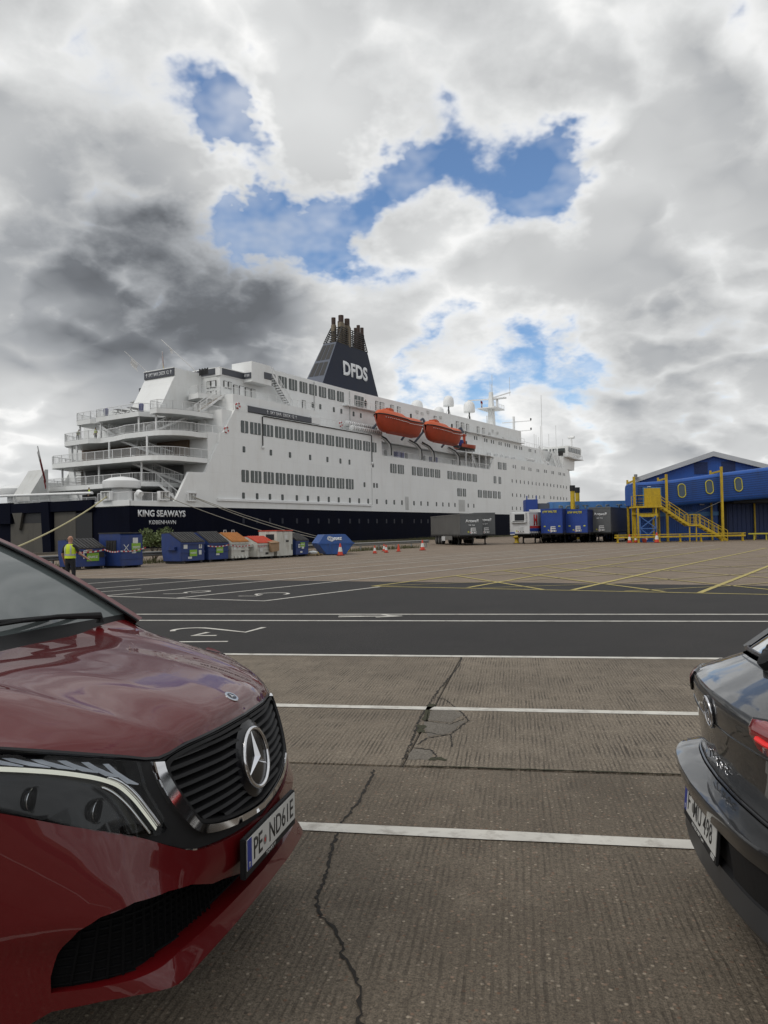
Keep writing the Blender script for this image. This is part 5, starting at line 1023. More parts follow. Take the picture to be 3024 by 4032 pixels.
# ================================================================ people
M['skin'] = mat('skin', (.42, .22, .15), .55, var=.08, vs=8); M['hivis'] = mat('yellow_hi_vis_fabric', (.55, .68, .03), .7, var=.1, vs=5); M['reflect'] = mat('grey_reflective_tape', (.42, .42, .40), .4, var=.05); M['cloth_black'] = mat('black_cloth', (.014, .014, .017), .85, var=.2, vs=6); M['hair'] = mat('dark_hair', (.02, .015, .012), .7, var=.2)
def skin_mesh(V, Ed, mats, zones, sub=2):
    """V: name->(pos, radius); Ed: edges. zones(co)->material index"""
    me = bpy.data.meshes.new('body'); names = list(V); me.from_pydata([V[n][0] for n in names], [(names.index(a), names.index(b)) for a, b in Ed], [])
    o = bpy.data.objects.new('tmp', me); COL.objects.link(o); md = o.modifiers.new('s', 'SKIN'); md.use_smooth_shade = True
    for i, n in enumerate(names):
        r_ = V[n][1]; r_ = r_ if isinstance(r_, tuple) else (r_, r_); me.skin_vertices[0].data[i].radius = r_; me.skin_vertices[0].data[i].use_root = (n == 'pelvis')
    sb = o.modifiers.new('b', 'SUBSURF'); sb.levels = sub; sb.render_levels = sub
    dg = bpy.context.evaluated_depsgraph_get(); dg.update(); out = bpy.data.meshes.new_from_object(o.evaluated_get(dg)); bpy.data.objects.remove(o)
    out.materials.clear()
    for m in mats: out.materials.append(m)
    for p in out.polygons: p.material_index = zones(p.center); p.use_smooth = True
    return out
def person(loc, rz, label, h=1.75, top='hivis', bottom='cloth_black', lean=0.0, la=None, ra=None, vest=True, hair=None, group=None, bend=False, cap=None):
    """facing +Y locally. la/ra: (elbow, hand) positions"""
    k = h/1.75; t = thing('person', label, 'person', loc, rz, group); ln = math.sin(lean)
    def q(x, y, z):
        if z > .95: y += (z-.95)*math.tan(lean) if lean else 0; z = .95+(z-.95)*math.cos(lean)
        return (x*k, y*k, z*k)
    la = la or ((-.27, -.02, 1.12), (-.26, .08, .86)); ra = ra or ((.27, -.02, 1.12), (.26, .08, .86))
    V = {'pelvis': (q(0, 0, .95), (.155*k, .11*k)), 'waist': (q(0, 0, 1.10), (.15*k, .105*k)), 'chest': (q(0, 0, 1.30), (.175*k, .115*k)), 'neckb': (q(0, -.01, 1.455), (.085*k, .07*k)), 'neck': (q(0, .01, 1.50), .055*k), 'headl': (q(0, .025, 1.58), (.072*k, .085*k)), 'headu': (q(0, .02, 1.68), (.076*k, .092*k)), 'headt': (q(0, .01, 1.735), (.045*k, .055*k))}
    Ed = [('pelvis', 'waist'), ('waist', 'chest'), ('chest', 'neckb'), ('neckb', 'neck'), ('neck', 'headl'), ('headl', 'headu'), ('headu', 'headt')]
    for s_, nm, (el, ha) in ((-1, 'l', la), (1, 'r', ra)):
        sh = q(s_*.19, 0, 1.41); e_ = q(*el); hh = q(*ha); E_ = Vector(e_); H_ = Vector(hh); d_ = (H_-E_).normalized()
        V[nm+'sh'] = (sh, .068*k); V[nm+'el'] = (e_, .047*k); V[nm+'wr'] = (hh, .032*k); V[nm+'pa'] = (tuple(H_+d_*.06*k), (.04*k, .022*k))
        Ed += [('chest', nm+'sh'), (nm+'sh', nm+'el'), (nm+'el', nm+'wr'), (nm+'wr', nm+'pa')]
        side = d_.cross(Vector((0, 0, 1))); side = side.normalized() if side.length > .1 else Vector((1, 0, 0))
        for f in range(4):
            b0 = H_+d_*.10*k+side*(f-1.5)*.02*k; V[nm+'f%d' % f] = (tuple(b0+d_*.03*k), .0095*k); V[nm+'g%d' % f] = (tuple(b0+d_*(.06-.008*abs(f-1.3))*k+Vector((0, .018*k, -.005))), .008*k); Ed += [(nm+'pa', nm+'f%d' % f), (nm+'f%d' % f, nm+'g%d' % f)]
        V[nm+'th'] = (tuple(H_+d_*.05*k+Vector((-s_*.045*k, .02*k, 0))), .011*k); V[nm+'ti'] = (tuple(H_+d_*.09*k+Vector((-s_*.055*k, .035*k, 0))), .009*k); Ed += [(nm+'pa', nm+'th'), (nm+'th', nm+'ti')]
        V[nm+'hip'] = ((s_*.095*k, 0, .88*k), (.098*k, .10*k)); V[nm+'kn'] = ((s_*.115*k, .015*k, .49*k), .066*k); V[nm+'an'] = ((s_*.125*k, -.02*k, .09*k), .046*k); V[nm+'to'] = ((s_*.14*k, .16*k, .04*k), (.042*k, .035*k))
        Ed += [('pelvis', nm+'hip'), (nm+'hip', nm+'kn'), (nm+'kn', nm+'an'), (nm+'an', nm+'to')]
    nz = Vector(V['neckb'][0]); slv = [Vector(V[n+'el'][0]) for n in 'lr']; wr = [Vector(V[n+'wr'][0]) for n in 'lr']
    shs = [Vector(V[n+'sh'][0]) for n in 'lr']
    def zones(c):
        c = Vector(c)
        if c.z < .10*k: return 3
        if c.z < .97*k and abs(c.x) < .23*k and not any((c-w_).length < .1*k for w_ in wr): return 2
        if (c.z > nz.z+.03*k and abs(c.x) < .16*k): return 0
        for s2, e2, w2 in zip(shs, slv, wr):
            ax = (w2-e2).normalized(); r_ = (c-e2).dot(ax); rad = (c-e2-ax*r_).length
            if r_ > (-.03 if top == 'hivis' and not vest else -.04)*k and rad < .10*k and abs(c.x) > .13*k: return 0 if vest else (1 if r_ < (w2-e2).length-.02*k else 0)
        return 1
    mats = [M['skin'], M['cloth_black'] if vest else M[top], M[bottom], M['cloth_black']]
    obj('body', skin_mesh(V, Ed, mats, zones), t)
    c0, c1, c2 = (Vector(V[n][0]) for n in ('waist', 'chest', 'neckb'))
    if vest:
        def ring(c, a, b, n=20): return [(c.x+a*math.cos(2*math.pi*i/n), c.y+b*math.sin(2*math.pi*i/n), c.z) for i in range(n)]
        up = Vector((0, 0, 1)); rows = [ring(c0-up*.10*k, .190*k, .150*k), ring(c0, .186*k, .145*k), ring(c0.lerp(c1, .5), .196*k, .15*k), ring(c1, .206*k, .15*k), ring(c1+(c2-c1)*.45, .195*k, .135*k), ring(c1+(c2-c1)*.85, .145*k, .105*k), ring(c2+up*.015*k, .085*k, .08*k)]
        vs = MB().grid(rows, closed=True).build('vest', M['hivis'], t, smooth=True)
        MB().grid([ring(c0-up*.015*k, .190*k, .149*k), ring(c0+up*.045*k, .192*k, .150*k)], closed=True).build('reflective_band', M['reflect'], vs, smooth=True)
        for s_ in (-1, 1):
            pts = []
            for r0, (a, b) in ((c0+up*.03*k, (.193, .152)), (c0.lerp(c1, .6), (.203, .153)), (c1+up*.0, (.211, .154)), (c1+(c2-c1)*.5, (.19, .13)), (c1+(c2-c1)*.85, (.148, .108))):
                pts.append((r0, a*k, b*k))
            for fb in (-1, 1):
                strip = [[], []]
                for r0, a, b in pts:
                    for j, an in enumerate((52, 66)):
                        ang = R(an); strip[j].append((r0.x+s_*a*1.01*math.cos(ang), r0.y+fb*b*1.02*math.sin(ang), r0.z))
                MB().grid(strip).build('reflective_band', M['reflect'], vs, smooth=True)
    hu = Vector(V['headu'][0]); hl = Vector(V['headl'][0])
    fc = MB(); 
    for s_ in (-1, 1): MB().lathe([(.004, -.006), (.011, 0), (.004, .006)], 8, (hu.x+s_*.03*k, hu.y+.088*k, hu.z-.035*k), axis='y').build('eye', M['cloth_black'], t, smooth=True); MB().tube([(hu.x+s_*.076*k, hu.y-.01*k, hu.z-.07*k), (hu.x+s_*.088*k, hu.y-.015*k, hu.z-.04*k), (hu.x+s_*.08*k, hu.y-.01*k, hu.z-.01*k)], .014*k, 6).build('ear', M['skin'], t, smooth=True)
    MB().tube([(hu.x, hu.y+.085*k, hu.z-.03*k), (hu.x, hu.y+.108*k, hu.z-.07*k), (hu.x, hu.y+.085*k, hu.z-.08*k)], [.008*k, .014*k, .006*k], 6).build('nose', M['skin'], t, smooth=True); MB().box(hu.x-.022*k, hu.x+.022*k, hu.y+.078*k, hu.y+.086*k, hu.z-.108*k, hu.z-.10*k).build('mouth', M['red'], t)
    if hair or cap:
        hm = MB().lathe([(.082*k, -.03*k), (.085*k, .02*k), (.07*k, .06*k), (.04*k, .083*k), (.005, .09*k)], 14, (hu.x, hu.y-.008*k, hu.z)); hm.build('helmet' if cap else 'hair', M[cap] if cap else M[hair], t, smooth=True)
    return t
person((-10.25, 25.1, 0), R(-12), 'bald man in a yellow hi-vis vest seen from behind beside the red van', 1.73, la=((-.30, .02, 1.14), (-.30, .12, .90)), ra=((.30, .06, 1.15), (.48, .22, .98)))
person(tuple(shipw(2.5, 9.92, 5.78)), SHIP_ROT+R(60), 'crew member in a yellow jacket on the mooring deck behind the guard rail', 1.75, vest=False, hair='hair')
person(tuple(shipw(8.6, 20.0, 14.34)), SHIP_ROT+R(160), 'worker in a yellow vest bending over at the left end of the third terrace', 1.75, lean=R(40), la=((-.25, .25, 1.0), (-.2, .5, .95)), ra=((.25, .25, 1.0), (.2, .5, .95)), hair='hair')
person(tuple(shipw(9.2, 17.1, 14.34)), SHIP_ROT+R(100), 'worker in a yellow vest standing at the inner corner of the third terrace', 1.75, hair='hair')
person(tuple(shipw(53.2, 2.55, 22.68)), SHIP_ROT+R(160), 'crew member in dark overalls and white helmet on the gallery below the funnel', 1.75, vest=False, top='cloth_black', cap='ship_white2')
def bin_on_ship(u, v, label):
    t = thing('litter_bin', label, 'litter bin', tuple(shipw(u, v, 17.17)), SHIP_ROT, 'dark blue litter bins on the upper terrace'); MB().lathe([(.26, 0), (.32, .95)], 14).build('body', M['blue_plastic'], t, smooth=40); MB().lathe([(.33, .95), (.30, 1.05), (.12, 1.15)], 14).build('lid', M['blue_plastic'], t, smooth=40)
bin_on_ship(8.7, 14.4, 'dark blue litter bin at the left of the upper terrace railing'); bin_on_ship(8.9, 8.0, 'dark blue litter bin in front of the sloping white casing')
def picnic(u, v, label):
    t = thing('picnic_table', label, 'table', tuple(shipw(u, v, 17.17)), SHIP_ROT, 'dark picnic tables on the upper terrace'); MB().box(-.9, .9, -.4, .4, .7, .76).build('top', M['black'], t)
    for s_ in (-1, 1): MB().box(-.9, .9, s_*.7-.12, s_*.7+.12, .42, .46).build('bench', M['black'], t); MB().bar((s_*.6, -.6, 0), (s_*.6, .2, .7), .07).bar((s_*.6, .6, 0), (s_*.6, -.2, .7), .07).build('trestle', M['black'], t)
picnic(9.2, 9.6, 'dark picnic table beside the right litter bin on the terrace'); picnic(9.2, 12.0, 'dark picnic table in the middle of the upper terrace')
# ================================================================ trailers
M['tr_grey'] = mat('grey_curtain', (.10, .10, .098), .6, var=.12, vs=.6, dirt=(.16, .15, .13), dirt_amt=.4, streak=1); M['tr_grey_f'] = mat('grey_headboard', (.105, .112, .118), .5, var=.1, vs=1); M['tr_blue'] = mat('blue_trailer_panel', (.013, .050, .27), .5, var=.12, vs=1); M['tr_blue_s'] = mat('dark_blue_curtain', (.008, .022, .12), .6, var=.15, vs=.8)
M['tr_white'] = mat('white_trailer_panel', (.62, .63, .64), .4, var=.05, vs=1, dirt=(.35, .33, .3), dirt_amt=.3, streak=1); M['tyre'] = mat('tyre_rubber', (.015, .015, .015), .8, var=.2, vs=5); M['rim'] = mat('grey_wheel_rim', (.2, .2, .2), .45, metal=.6, var=.1); M['lkw_yellow'] = mat('yellow_lettering', (.62, .55, .02), .5, var=.03); M['chassis'] = mat('black_chassis', (.012, .012, .012), .7, var=.2)
M['mark_yellow'] = mat('yellow_plate', (.6, .6, .04), .5, var=.05)
def trailer(fl, rz, kind, label, W_=2.45, Ht=3.62, L_=13.4, word=None, num=None):
    t = thing('semi_trailer', label, 'trailer', (fl[0], fl[1], 0), rz, 'parked semi trailers on the quay'); zf = 1.12
    front, sidem = {'grey': ('tr_grey_f', 'tr_grey'), 'blue': ('tr_blue', 'tr_blue_s'), 'white': ('tr_white', 'tr_white'), 'reefer': ('tr_white', 'tr_white')}[kind]
    MB().box(.03, W_-.03, .12, L_, zf, Ht).build('curtain_body', M[sidem], t)
    fb = MB().box(0, W_, 0, .12, zf-.12, Ht+.03).build('headboard', M[front], t, bevel=.03)
    if kind != 'reefer':
        for i in range(11):
            x = .1+i*(W_-.2)/10; MB().box(x-.03, x+.03, -.02, .0, zf, Ht-.1).build('rib', M[front], fb)
    for z in (Ht-.08, zf-.14): MB().box(-.01, W_+.01, -.03, .14, z, z+.14).build('cross_rail', M[front] if z > 2 else M['chassis'], fb)
    for sx_ in (0.0, W_-.04): MB().box(sx_, sx_+.04, .1, L_, Ht-.12, Ht+.04).build('cant_rail', M['tr_white' if kind == 'white' else sidem], t); MB().box(sx_, sx_+.04, .1, L_, zf-.12, zf+.03).build('side_rave', M['chassis'], t)
    st = MB()
    for i in range(22):
        for sx_ in (-.008, W_+.002): st.box(sx_, sx_+.006, .5+i*.6, .56+i*.6, zf-.25, zf+.25)
    st.build('curtain_straps', M['galv'], t)['kind'] = 'stuff'
    MB().box(.75, .95, .4, L_, .75, 1.0).build('chassis_beam', M['chassis'], t); MB().box(W_-.95, W_-.75, .4, L_, .75, 1.0).build('chassis_beam', M['chassis'], t); MB().box(.1, W_-.1, .3, L_-.2, 1.0, 1.02).build('floor_pan', M['chassis'], t)
    for x in (.45, W_-.45): MB().box(x-.06, x+.06, 2.3, 2.45, .08, 1.0).build('landing_leg', M['chassis'], t); MB().box(x-.15, x+.15, 2.2, 2.55, 0, .08).build('landing_foot', M['chassis'], t)
    for y in (8.4, 9.7, 11.0):
        for x0, x1 in ((.05, .42), (W_-.42, W_-.05)):
            w_ = MB().tube([(x0, y, .5), (x0+.04, y, .5), (x1-.04, y, .5), (x1, y, .5)], [.44, .5, .5, .44], 22).build('wheel', M['tyre'], t, smooth=40); xo = x0-.01 if x0 < 1 else x1+.01; MB().tube([(xo, y, .5), (xo+(.06 if x0 < 1 else -.06), y, .5)], [.28, .2], 16).build('rim', M['rim'], w_)
    MB().box(-.02, .02, 3.4, 7.4, .55, 1.0).build('side_guard', M['galv'], t); MB().box(W_-.02, W_+.02, 3.4, 7.4, .55, 1.0).build('side_guard', M['galv'], t)
    MB().box(-.03, .0, 6.4, 7.9, .45, .95).build('pallet_box', M['tr_white'] if kind == 'grey' else M['chassis'], t)
    # service panel
    pn = MB().box(W_*.42, W_*.72, -.06, -.02, 1.25, 1.45).build('service_panel', M['tr_white'], fb); MB().box(W_*.45, W_*.69, -.06, -.02, 1.55, 1.68).build('service_panel', M['tr_white'], fb); MB().box(W_*.46, W_*.68, -.06, -.02, 1.76, 1.86).build('service_panel', M['tr_white'], fb)
    MB().box(W_*.46, W_*.5, -.05, -.02, 1.2, 1.86).build('panel_post', M['tr_white'], fb); MB().box(W_*.33, W_*.38, -.03, -.01, 1.35, 1.5).build('warning_plate', M['mark_yellow'], fb)
    for k, x in enumerate((W_*.45, W_*.57, W_*.69)): MB().lathe([(.05, -.03), (.05, .03)], 8, (x, -.06, 1.35), axis='y').build('coupling', M['red'] if k == 0 else M['chassis'], fb)
    if kind == 'blue':
        for x in (.45, W_-.35): MB().box(x-.1, x+.1, -.04, -.02, 1.8, 1.92).build('marker_plate', M['mark_yellow'], fb)
    if word:
        big = kind == 'blue'
        obj('lettering', text_mesh(word, W_*(.66 if big else .58), .26 if big else .32, M['lkw_yellow'] if big else M['letter'], .01, .02, shear=.25 if big else 0, name='lettering'), fb, (W_*(.42 if big else .52), -.025, Ht-(.28 if big else .72)))
    if num:
        obj('lettering', text_mesh(num, W_*.28, .13, M['letter'], .01, .01, name='lettering'), fb, (W_*.5, -.025, Ht-1.18))
    if kind == 'reefer':
        u_ = MB().box(.3, W_-.3, -.28, 0, 2.3, Ht-.05).build('cooling_unit', M['tr_white'], t, bevel=.04); MB().box(.75, W_-.45, -.295, -.28, 2.55, Ht-.2).build('cooling_grille', M['bin_dark'], u_); MB().box(.5, W_-.5, -.3, -.28, 2.44, 2.5).build('seam', M['chassis'], u_)
        MB().box(.05, .6, -.05, .0, 1.0, 1.3).build('bumper_panel', M['tr_blue'], t); MB().box(.05, .6, -.06, -.05, 1.0, 1.12).build('bumper_stripe', M['tr_white'], t)
        hl_ = obj('side_lettering', text_mesh('H', .9, 1.2, M['red'], .01, .06, name='side_lettering'), t, (W_+.005, 1.6, 2.6)); hl_.rotation_euler = (0, 0, math.pi/2)
        MB().box(W_-.03+.001, W_+.012, .13, L_, 1.7, 1.95).build('side_stripe', M['red'], t); MB().box(W_-.03+.001, W_+.012, .13, L_, 1.35, 1.68).build('side_stripe', M['tr_blue'], t)
    return t
trailer((8.0, 81.0), R(10), 'grey', 'grey curtain trailer with its long side in view left of its twin', word='Antwell', num='T9B 1904', Ht=3.3)
trailer((9.75, 83.6), R(10), 'grey', 'grey trailer tucked right behind the left one of the pair', word='Antwell', num='T9G 6377', Ht=3.42, W_=2.4)
trailer((13.9, 85.2), R(-36), 'reefer', 'white refrigerated trailer with black cooling grille and red side letter', Ht=3.45, W_=2.35)
trailer((17.3, 91.6), R(-30), 'white', 'plain white ribbed trailer between the refrigerated one and the blue ones', Ht=3.85)
trailer((17.35, 85.3), R(-30), 'blue', 'blue trailer with yellow lettering beside the plain white one', word='LKW WALTER', Ht=3.75)
trailer((20.1, 85.3), R(-30), 'blue', 'blue trailer with yellow lettering beside the grey one', word='LKW WALTER', Ht=3.62)
trailer((22.95, 86.3), R(-30), 'grey', 'grey trailer rightmost in the row next to the yellow stair tower', word='Antwell', num='E88 7935', Ht=3.85)
# ================================================================ passenger bridge and its masts
M['bridge_blue'] = mat('faded_light_blue_cladding', (.07, .20, .46), .55, var=.15, vs=.5, dirt=(.10, .17, .28), dirt_amt=.5, streak=1); M['clad_blue'] = mat('blue_cladding', (.013, .085, .36), .45, var=.12, vs=.5, dirt=(.02, .05, .14), dirt_amt=.5, streak=1); M['clad_light'] = mat('light_blue_trim', (.06, .2, .45), .5, var=.1)
pb = thing('passenger_bridge', 'long light blue raised passenger bridge with faded yellow lettering behind the trailers', 'bridge', (19.9, 104.6, 0), R(-4))
MB().box(2.6, 34, 0, 3.0, 2.9, 5.2).build('corridor', M['bridge_blue'], pb, bevel=.05); MB().box(1.0, 2.6, .1, 2.9, 3.0, 5.05).build('bellows', M['funnel_grey'], pb); MB().box(-.6, 1.0, -.2, 3.2, 2.6, 5.6).build('docking_head', M['tr_blue'], pb, bevel=.04)
for x in (-.5, .75): MB().box(x, x+.14, -.1, .1, 5.6, 6.1).build('head_post', M['tr_blue'], pb)
for i in range(14): MB().box(3.0+i*2.25, 3.08+i*2.25, -.05, 0, 2.92, 5.18).build('panel_rib', M['bridge_blue'], pb)
for x in (13.5, 22, 31): MB().tube([(x, 1.5, 5.2), (x, 1.5, 5.5)], .3, 8).build('roof_cap', M['tr_blue'], pb)
obj('lettering', text_mesh('PORT OF TYNE', 11.6, .75, mat('faded_yellow_lettering', (.16, .19, .20), .6, var=.2), .01, .02, name='lettering', spacing=1.5), pb, (9.6, -.06, 4.35))
for x in (4, 14, 24): MB().box(x, x+.5, .4, .9, -.05, 2.9).box(x, x+.5, 2.1, 2.6, -.05, 2.9).build('trestle', M['tr_blue'], pb)
for (x, y), lb in (((25.4, 103.4), 'front yellow mast with black cap in front of the light blue bridge'), ((27.4, 108.8), 'rear yellow mast with black cap behind the light blue bridge')):
    t = thing('bridge_mast', lb, 'mast', (x, y, 0), 0, 'yellow masts of the passenger bridge'); MB().tube([(0, 0, 0), (0, 0, 6.6)], .3, 14).build('post', M['yellow'], t, smooth=40); MB().tube([(0, 0, 6.6), (0, 0, 7.35)], .36, 14).build('cap', M['black'], t, smooth=40)
# ================================================================ blue terminal shed with raised walkway
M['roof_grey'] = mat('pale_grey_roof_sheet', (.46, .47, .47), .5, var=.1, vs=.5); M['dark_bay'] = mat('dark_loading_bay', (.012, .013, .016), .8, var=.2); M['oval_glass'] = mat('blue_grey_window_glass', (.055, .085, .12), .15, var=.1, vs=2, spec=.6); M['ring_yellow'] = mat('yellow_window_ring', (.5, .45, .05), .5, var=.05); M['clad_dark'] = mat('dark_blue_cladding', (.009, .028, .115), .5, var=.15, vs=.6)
bl = thing('terminal_shed', 'blue corrugated shed with a low pale gable roof behind the raised walkway', 'building', (31.4, 94.0, 0), R(-19))
YB = 0.0
gab = MB().prism([(0, 0), (0, 7.4), (8.3, 10.0), (16.6, 7.4), (16.6, 0)], YB, YB+40, 'y').build('wall', M['clad_blue'], bl)
for i in range(46):
    x = .1+i*.36; zt = 7.4+2.6*(1-abs(x-8.3)/8.3); MB().box(x, x+.12, YB-.035, YB, .05, zt-.1).build('cladding_rib', M['clad_blue'], gab)
for s_ in (-1, 1):
    a = Vector((8.3, 0, 10.15)); b = Vector((8.3+s_*9.0, 0, 7.3)); MB().hexa([(a.x, YB-.5, a.z-.05), (b.x, YB-.5, b.z-.05), (b.x, YB+40.5, b.z-.05), (a.x, YB+40.5, a.z-.05), (a.x, YB-.5, a.z+.2), (b.x, YB-.5, b.z+.2), (b.x, YB+40.5, b.z+.2), (a.x, YB+40.5, a.z+.2)]).build('roof', M['roof_grey'], bl)
    MB().hexa([(a.x, YB-.62, a.z-.32), (b.x, YB-.62, b.z-.32), (b.x, YB-.5, b.z-.32), (a.x, YB-.5, a.z-.32), (a.x, YB-.62, a.z+.26), (b.x, YB-.62, b.z+.26), (b.x, YB-.5, b.z+.26), (a.x, YB-.5, a.z+.26)]).build('barge_board', M['roof_grey'], bl)
for x in (6.9, 9.9):
    lv = MB().box(x-.75, x+.75, YB-.06, YB, 7.8, 9.2).build('gable_louvre', M['clad_dark'], gab)
    for k in range(9): MB().box(x-.7, x+.7, YB-.10, YB-.06, 7.85+k*.15, 7.93+k*.15).build('louvre_blade', M['clad_dark'], lv)
fl_ = MB().tube([(-.5, YB-.9, 7.5), (-.5, YB-.9, 8.0)], .2, 8).build('floodlight', M['galv'], bl)
# lower front annex: ribbed wall, light band, dark bay
bl = thing('loading_bay', 'dark loading bay and ribbed blue wall under the raised walkway', 'building', (0, 0, 0))
an = MB().box(28.7, 37.6, 86.6, 89.5, 0, 6.0).build('annex_wall', M['clad_blue'], bl)
for i in range(36): MB().box(28.76+i*.242, 28.84+i*.242, 86.55, 86.6, .05, 5.9).build('cladding_rib', M['clad_blue'], an)
MB().box(28.7, 37.6, 86.48, 86.54, 2.75, 3.2).build('light_band', M['clad_light'], an)
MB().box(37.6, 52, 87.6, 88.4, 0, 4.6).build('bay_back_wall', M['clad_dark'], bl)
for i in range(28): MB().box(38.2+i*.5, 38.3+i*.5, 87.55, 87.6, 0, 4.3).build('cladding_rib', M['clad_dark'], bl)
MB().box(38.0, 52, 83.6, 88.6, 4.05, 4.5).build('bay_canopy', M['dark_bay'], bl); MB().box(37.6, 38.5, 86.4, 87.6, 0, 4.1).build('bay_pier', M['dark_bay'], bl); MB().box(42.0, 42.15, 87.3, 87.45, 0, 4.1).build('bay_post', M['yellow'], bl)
for x, y in ((45.6, 87.5), (30.3, 86.46)):
    sg = MB(); sg.bar((x-.22, y, 1.6), (x+.22, y, 2.0), .12, .03, up=(0, 1, 0)); sg.bar((x-.22, y, 2.0), (x+.22, y, 1.6), .12, .03, up=(0, 1, 0)); sg.build('cross_sign', M['ring_yellow'], bl)
MB().box(35.5, 36.0, 86.4, 86.5, 3.95, 4.05).build('bulkhead_light', M['sticker_white'], bl)
# raised walkway tube
wk = thing('raised_walkway', 'blue enclosed walkway with oval yellow rimmed windows rising to the right', 'walkway', (0, 0, 0))
def rrsec(x, z0, z1, y0=82.6, y1=85.9, r=.45, n=4):
    o = []
    for cy_, cz_, a0 in ((y1-r, z1-r, 0), (y0+r, z1-r, 90), (y0+r, z0+r, 180), (y1-r, z0+r, 270)):
        for i in range(n+1): a = R(a0+90*i/n); o.append((x, cy_+r*math.cos(a), cz_+r*math.sin(a)))
    return o
secs = [(26.95, 3.95, 6.25), (27.1, 3.8, 6.4), (30.5, 3.72, 6.55), (36.2, 4.15, 7.26), (41.2, 4.45, 7.8), (56, 5.3, 9.3)]
rows = [rrsec(*s_) for s_ in secs]; tb = MB().grid(rows, closed=True); tb.f.append(tuple(range(len(rows[0])))); tb.m.append(0); shell = tb.build('shell', M['clad_blue'], wk, smooth=40)
def tz(x, k):
    for (x0, a0, b0), (x1, a1, b1) in zip(secs, secs[1:]):
        if x0 <= x <= x1: f_ = (x-x0)/(x1-x0); return (a0+(a1-a0)*f_) + k*((b0+(b1-b0)*f_)-(a0+(a1-a0)*f_))
for k in range(11):
    q_ = .13+k*.074; pts = [(x, 82.58, tz(x, q_)) for x in (27.3, 30.5, 36.2, 41.2, 55.9)]
    gmb = MB()
    for a, b in zip(pts, pts[1:]): gmb.bar(a, b, .05, .045)
    gmb.build('board_joint', M['clad_dark'], shell)
def oval(x, z, tilt, label=None):
    w_, h_ = .78, 1.45; pts = []
    for i in range(28):
        a = 2*math.pi*i/28; cx = math.cos(a)*w_/2; cz = math.sin(a)*w_/2 + (h_-w_)/2*(1 if math.sin(a) > 0 else -1); pts.append((cx, cz))
    o = MB().prism(pts, -.05, 0, 'y').build('oval_window', M['oval_glass'], wk); o.location = (x, 82.56, z); o.rotation_euler = (0, tilt, 0)
    MB().tube([(p[0], -.05, p[1]) for p in pts] + [(pts[0][0], -.05, pts[0][1])], .055, 6, cap=False).build('rim', M['ring_yellow'], o)
oval(32.0, 5.43, R(-3)); oval(34.98, 5.77, R(-4)); oval(38.1, 5.99, R(-4)); oval(44.5, 6.6, R(-4))
MB().box(27.8, 29.8, 82.50, 82.58, 3.84, 5.86).build('door_frame', M['clad_light'], wk); MB().box(27.92, 29.68, 82.44, 82.50, 3.86, 5.76).build('door', M['yellow'], wk)
MB().box(28.3, 28.65, 82.4, 82.55, 5.88, 5.96).build('bulkhead_light', M['sticker_white'], wk)
for x, zt in ((26.75, 7.0), (30.2, 7.2), (36.1, 7.9)):
    f_ = MB().box(x-.11, x+.11, 81.98, 82.18, 0, zt).build('portal_column', M['yellow'], wk); MB().box(x+.5, x+.68, 86.1, 86.28, 0 if x < 27 else 0, zt-.1).build('portal_column', M['yellow'], wk)
    MB().bar((x, 82.1, zt-.45), (x+.62, 86.2, zt-.45), .14, .2).build('portal_beam', M['yellow'], wk)
MB().bar((36.0, 82.1, 4.2), (33.6, 83.9, 2.9), .04).build('tie_rod', M['galv'], wk)
# stair tower
stw = thing('stair_tower', 'yellow steel stair with landing leading down from the yellow door', 'stairs', (0, 0, 0))
MB().box(26.3, 28.9, 79.9, 82.5, 3.62, 3.80).build('platform', M['yellow'], stw); MB().box(26.5, 28.5, 80.0, 82.4, 2.95, 3.05).box(26.5, 28.5, 80.0, 80.12, 2.65, 3.0).build('under_beam', M['yellow'], stw)
for x, y in ((26.42, 80.05), (28.3, 80.05), (26.6, 82.3), (28.8, 82.3)): MB().box(x-.08, x+.08, y-.08, y+.08, 0, 3.62).build('leg', M['yellow'], stw)
M['brace_blue'] = mat('blue_steel_brace', (.05, .13, .36), .5, var=.15, vs=3)
for x in (26.55, 28.2): MB().bar((x, 79.85, 0), (x, 79.95, 2.75), .12).build('brace_post', M['brace_blue'], stw)
for z0, z1 in ((.1, 1.45), (1.45, 2.7)): MB().bar((26.55, 79.85, z0), (28.2, 79.85, z1), .09).bar((26.55, 79.82, z1), (28.2, 79.82, z0), .09).build('cross_brace', M['brace_blue'], stw)
for z in (.08, 1.45): MB().bar((26.55, 79.8, z), (28.2, 79.8, z), .1).build('brace_rail', M['brace_blue'], stw)
YM = M['yellow']; ST0 = (28.8, 80.6, 3.75); LD = (31.7, 80.6, 1.75); ST1 = (32.8, 80.6, 1.75); GND = (35.7, 80.6, .05)
stairs(LD[0], 80.6, LD[2], ST0[0], 80.6, ST0[2], 1.0, m=YM, parent=stw, tread=M['rust'], bal=0); stairs(GND[0], 80.6, GND[2], ST1[0], 80.6, ST1[2], 1.0, m=YM, parent=stw, tread=M['rust'], bal=0)
MB().box(31.6, 32.9, 80.05, 81.15, 1.62, 1.78).build('landing', YM, stw)
for x in (31.8, 32.5): MB().box(x-.05, x+.05, 80.15, 80.25, 0, 1.62).build('landing_leg', YM, stw)
for y in (80.1, 81.1): railing([(31.6, y, 1.78), (32.9, y, 1.78)], stw, YM, bal=0, post=.7)
railing([(26.4, 82.0, 3.8), (26.4, 79.95, 3.8), (28.8, 79.95, 3.8)], stw, YM, bal=0, post=1.2, h=1.1)
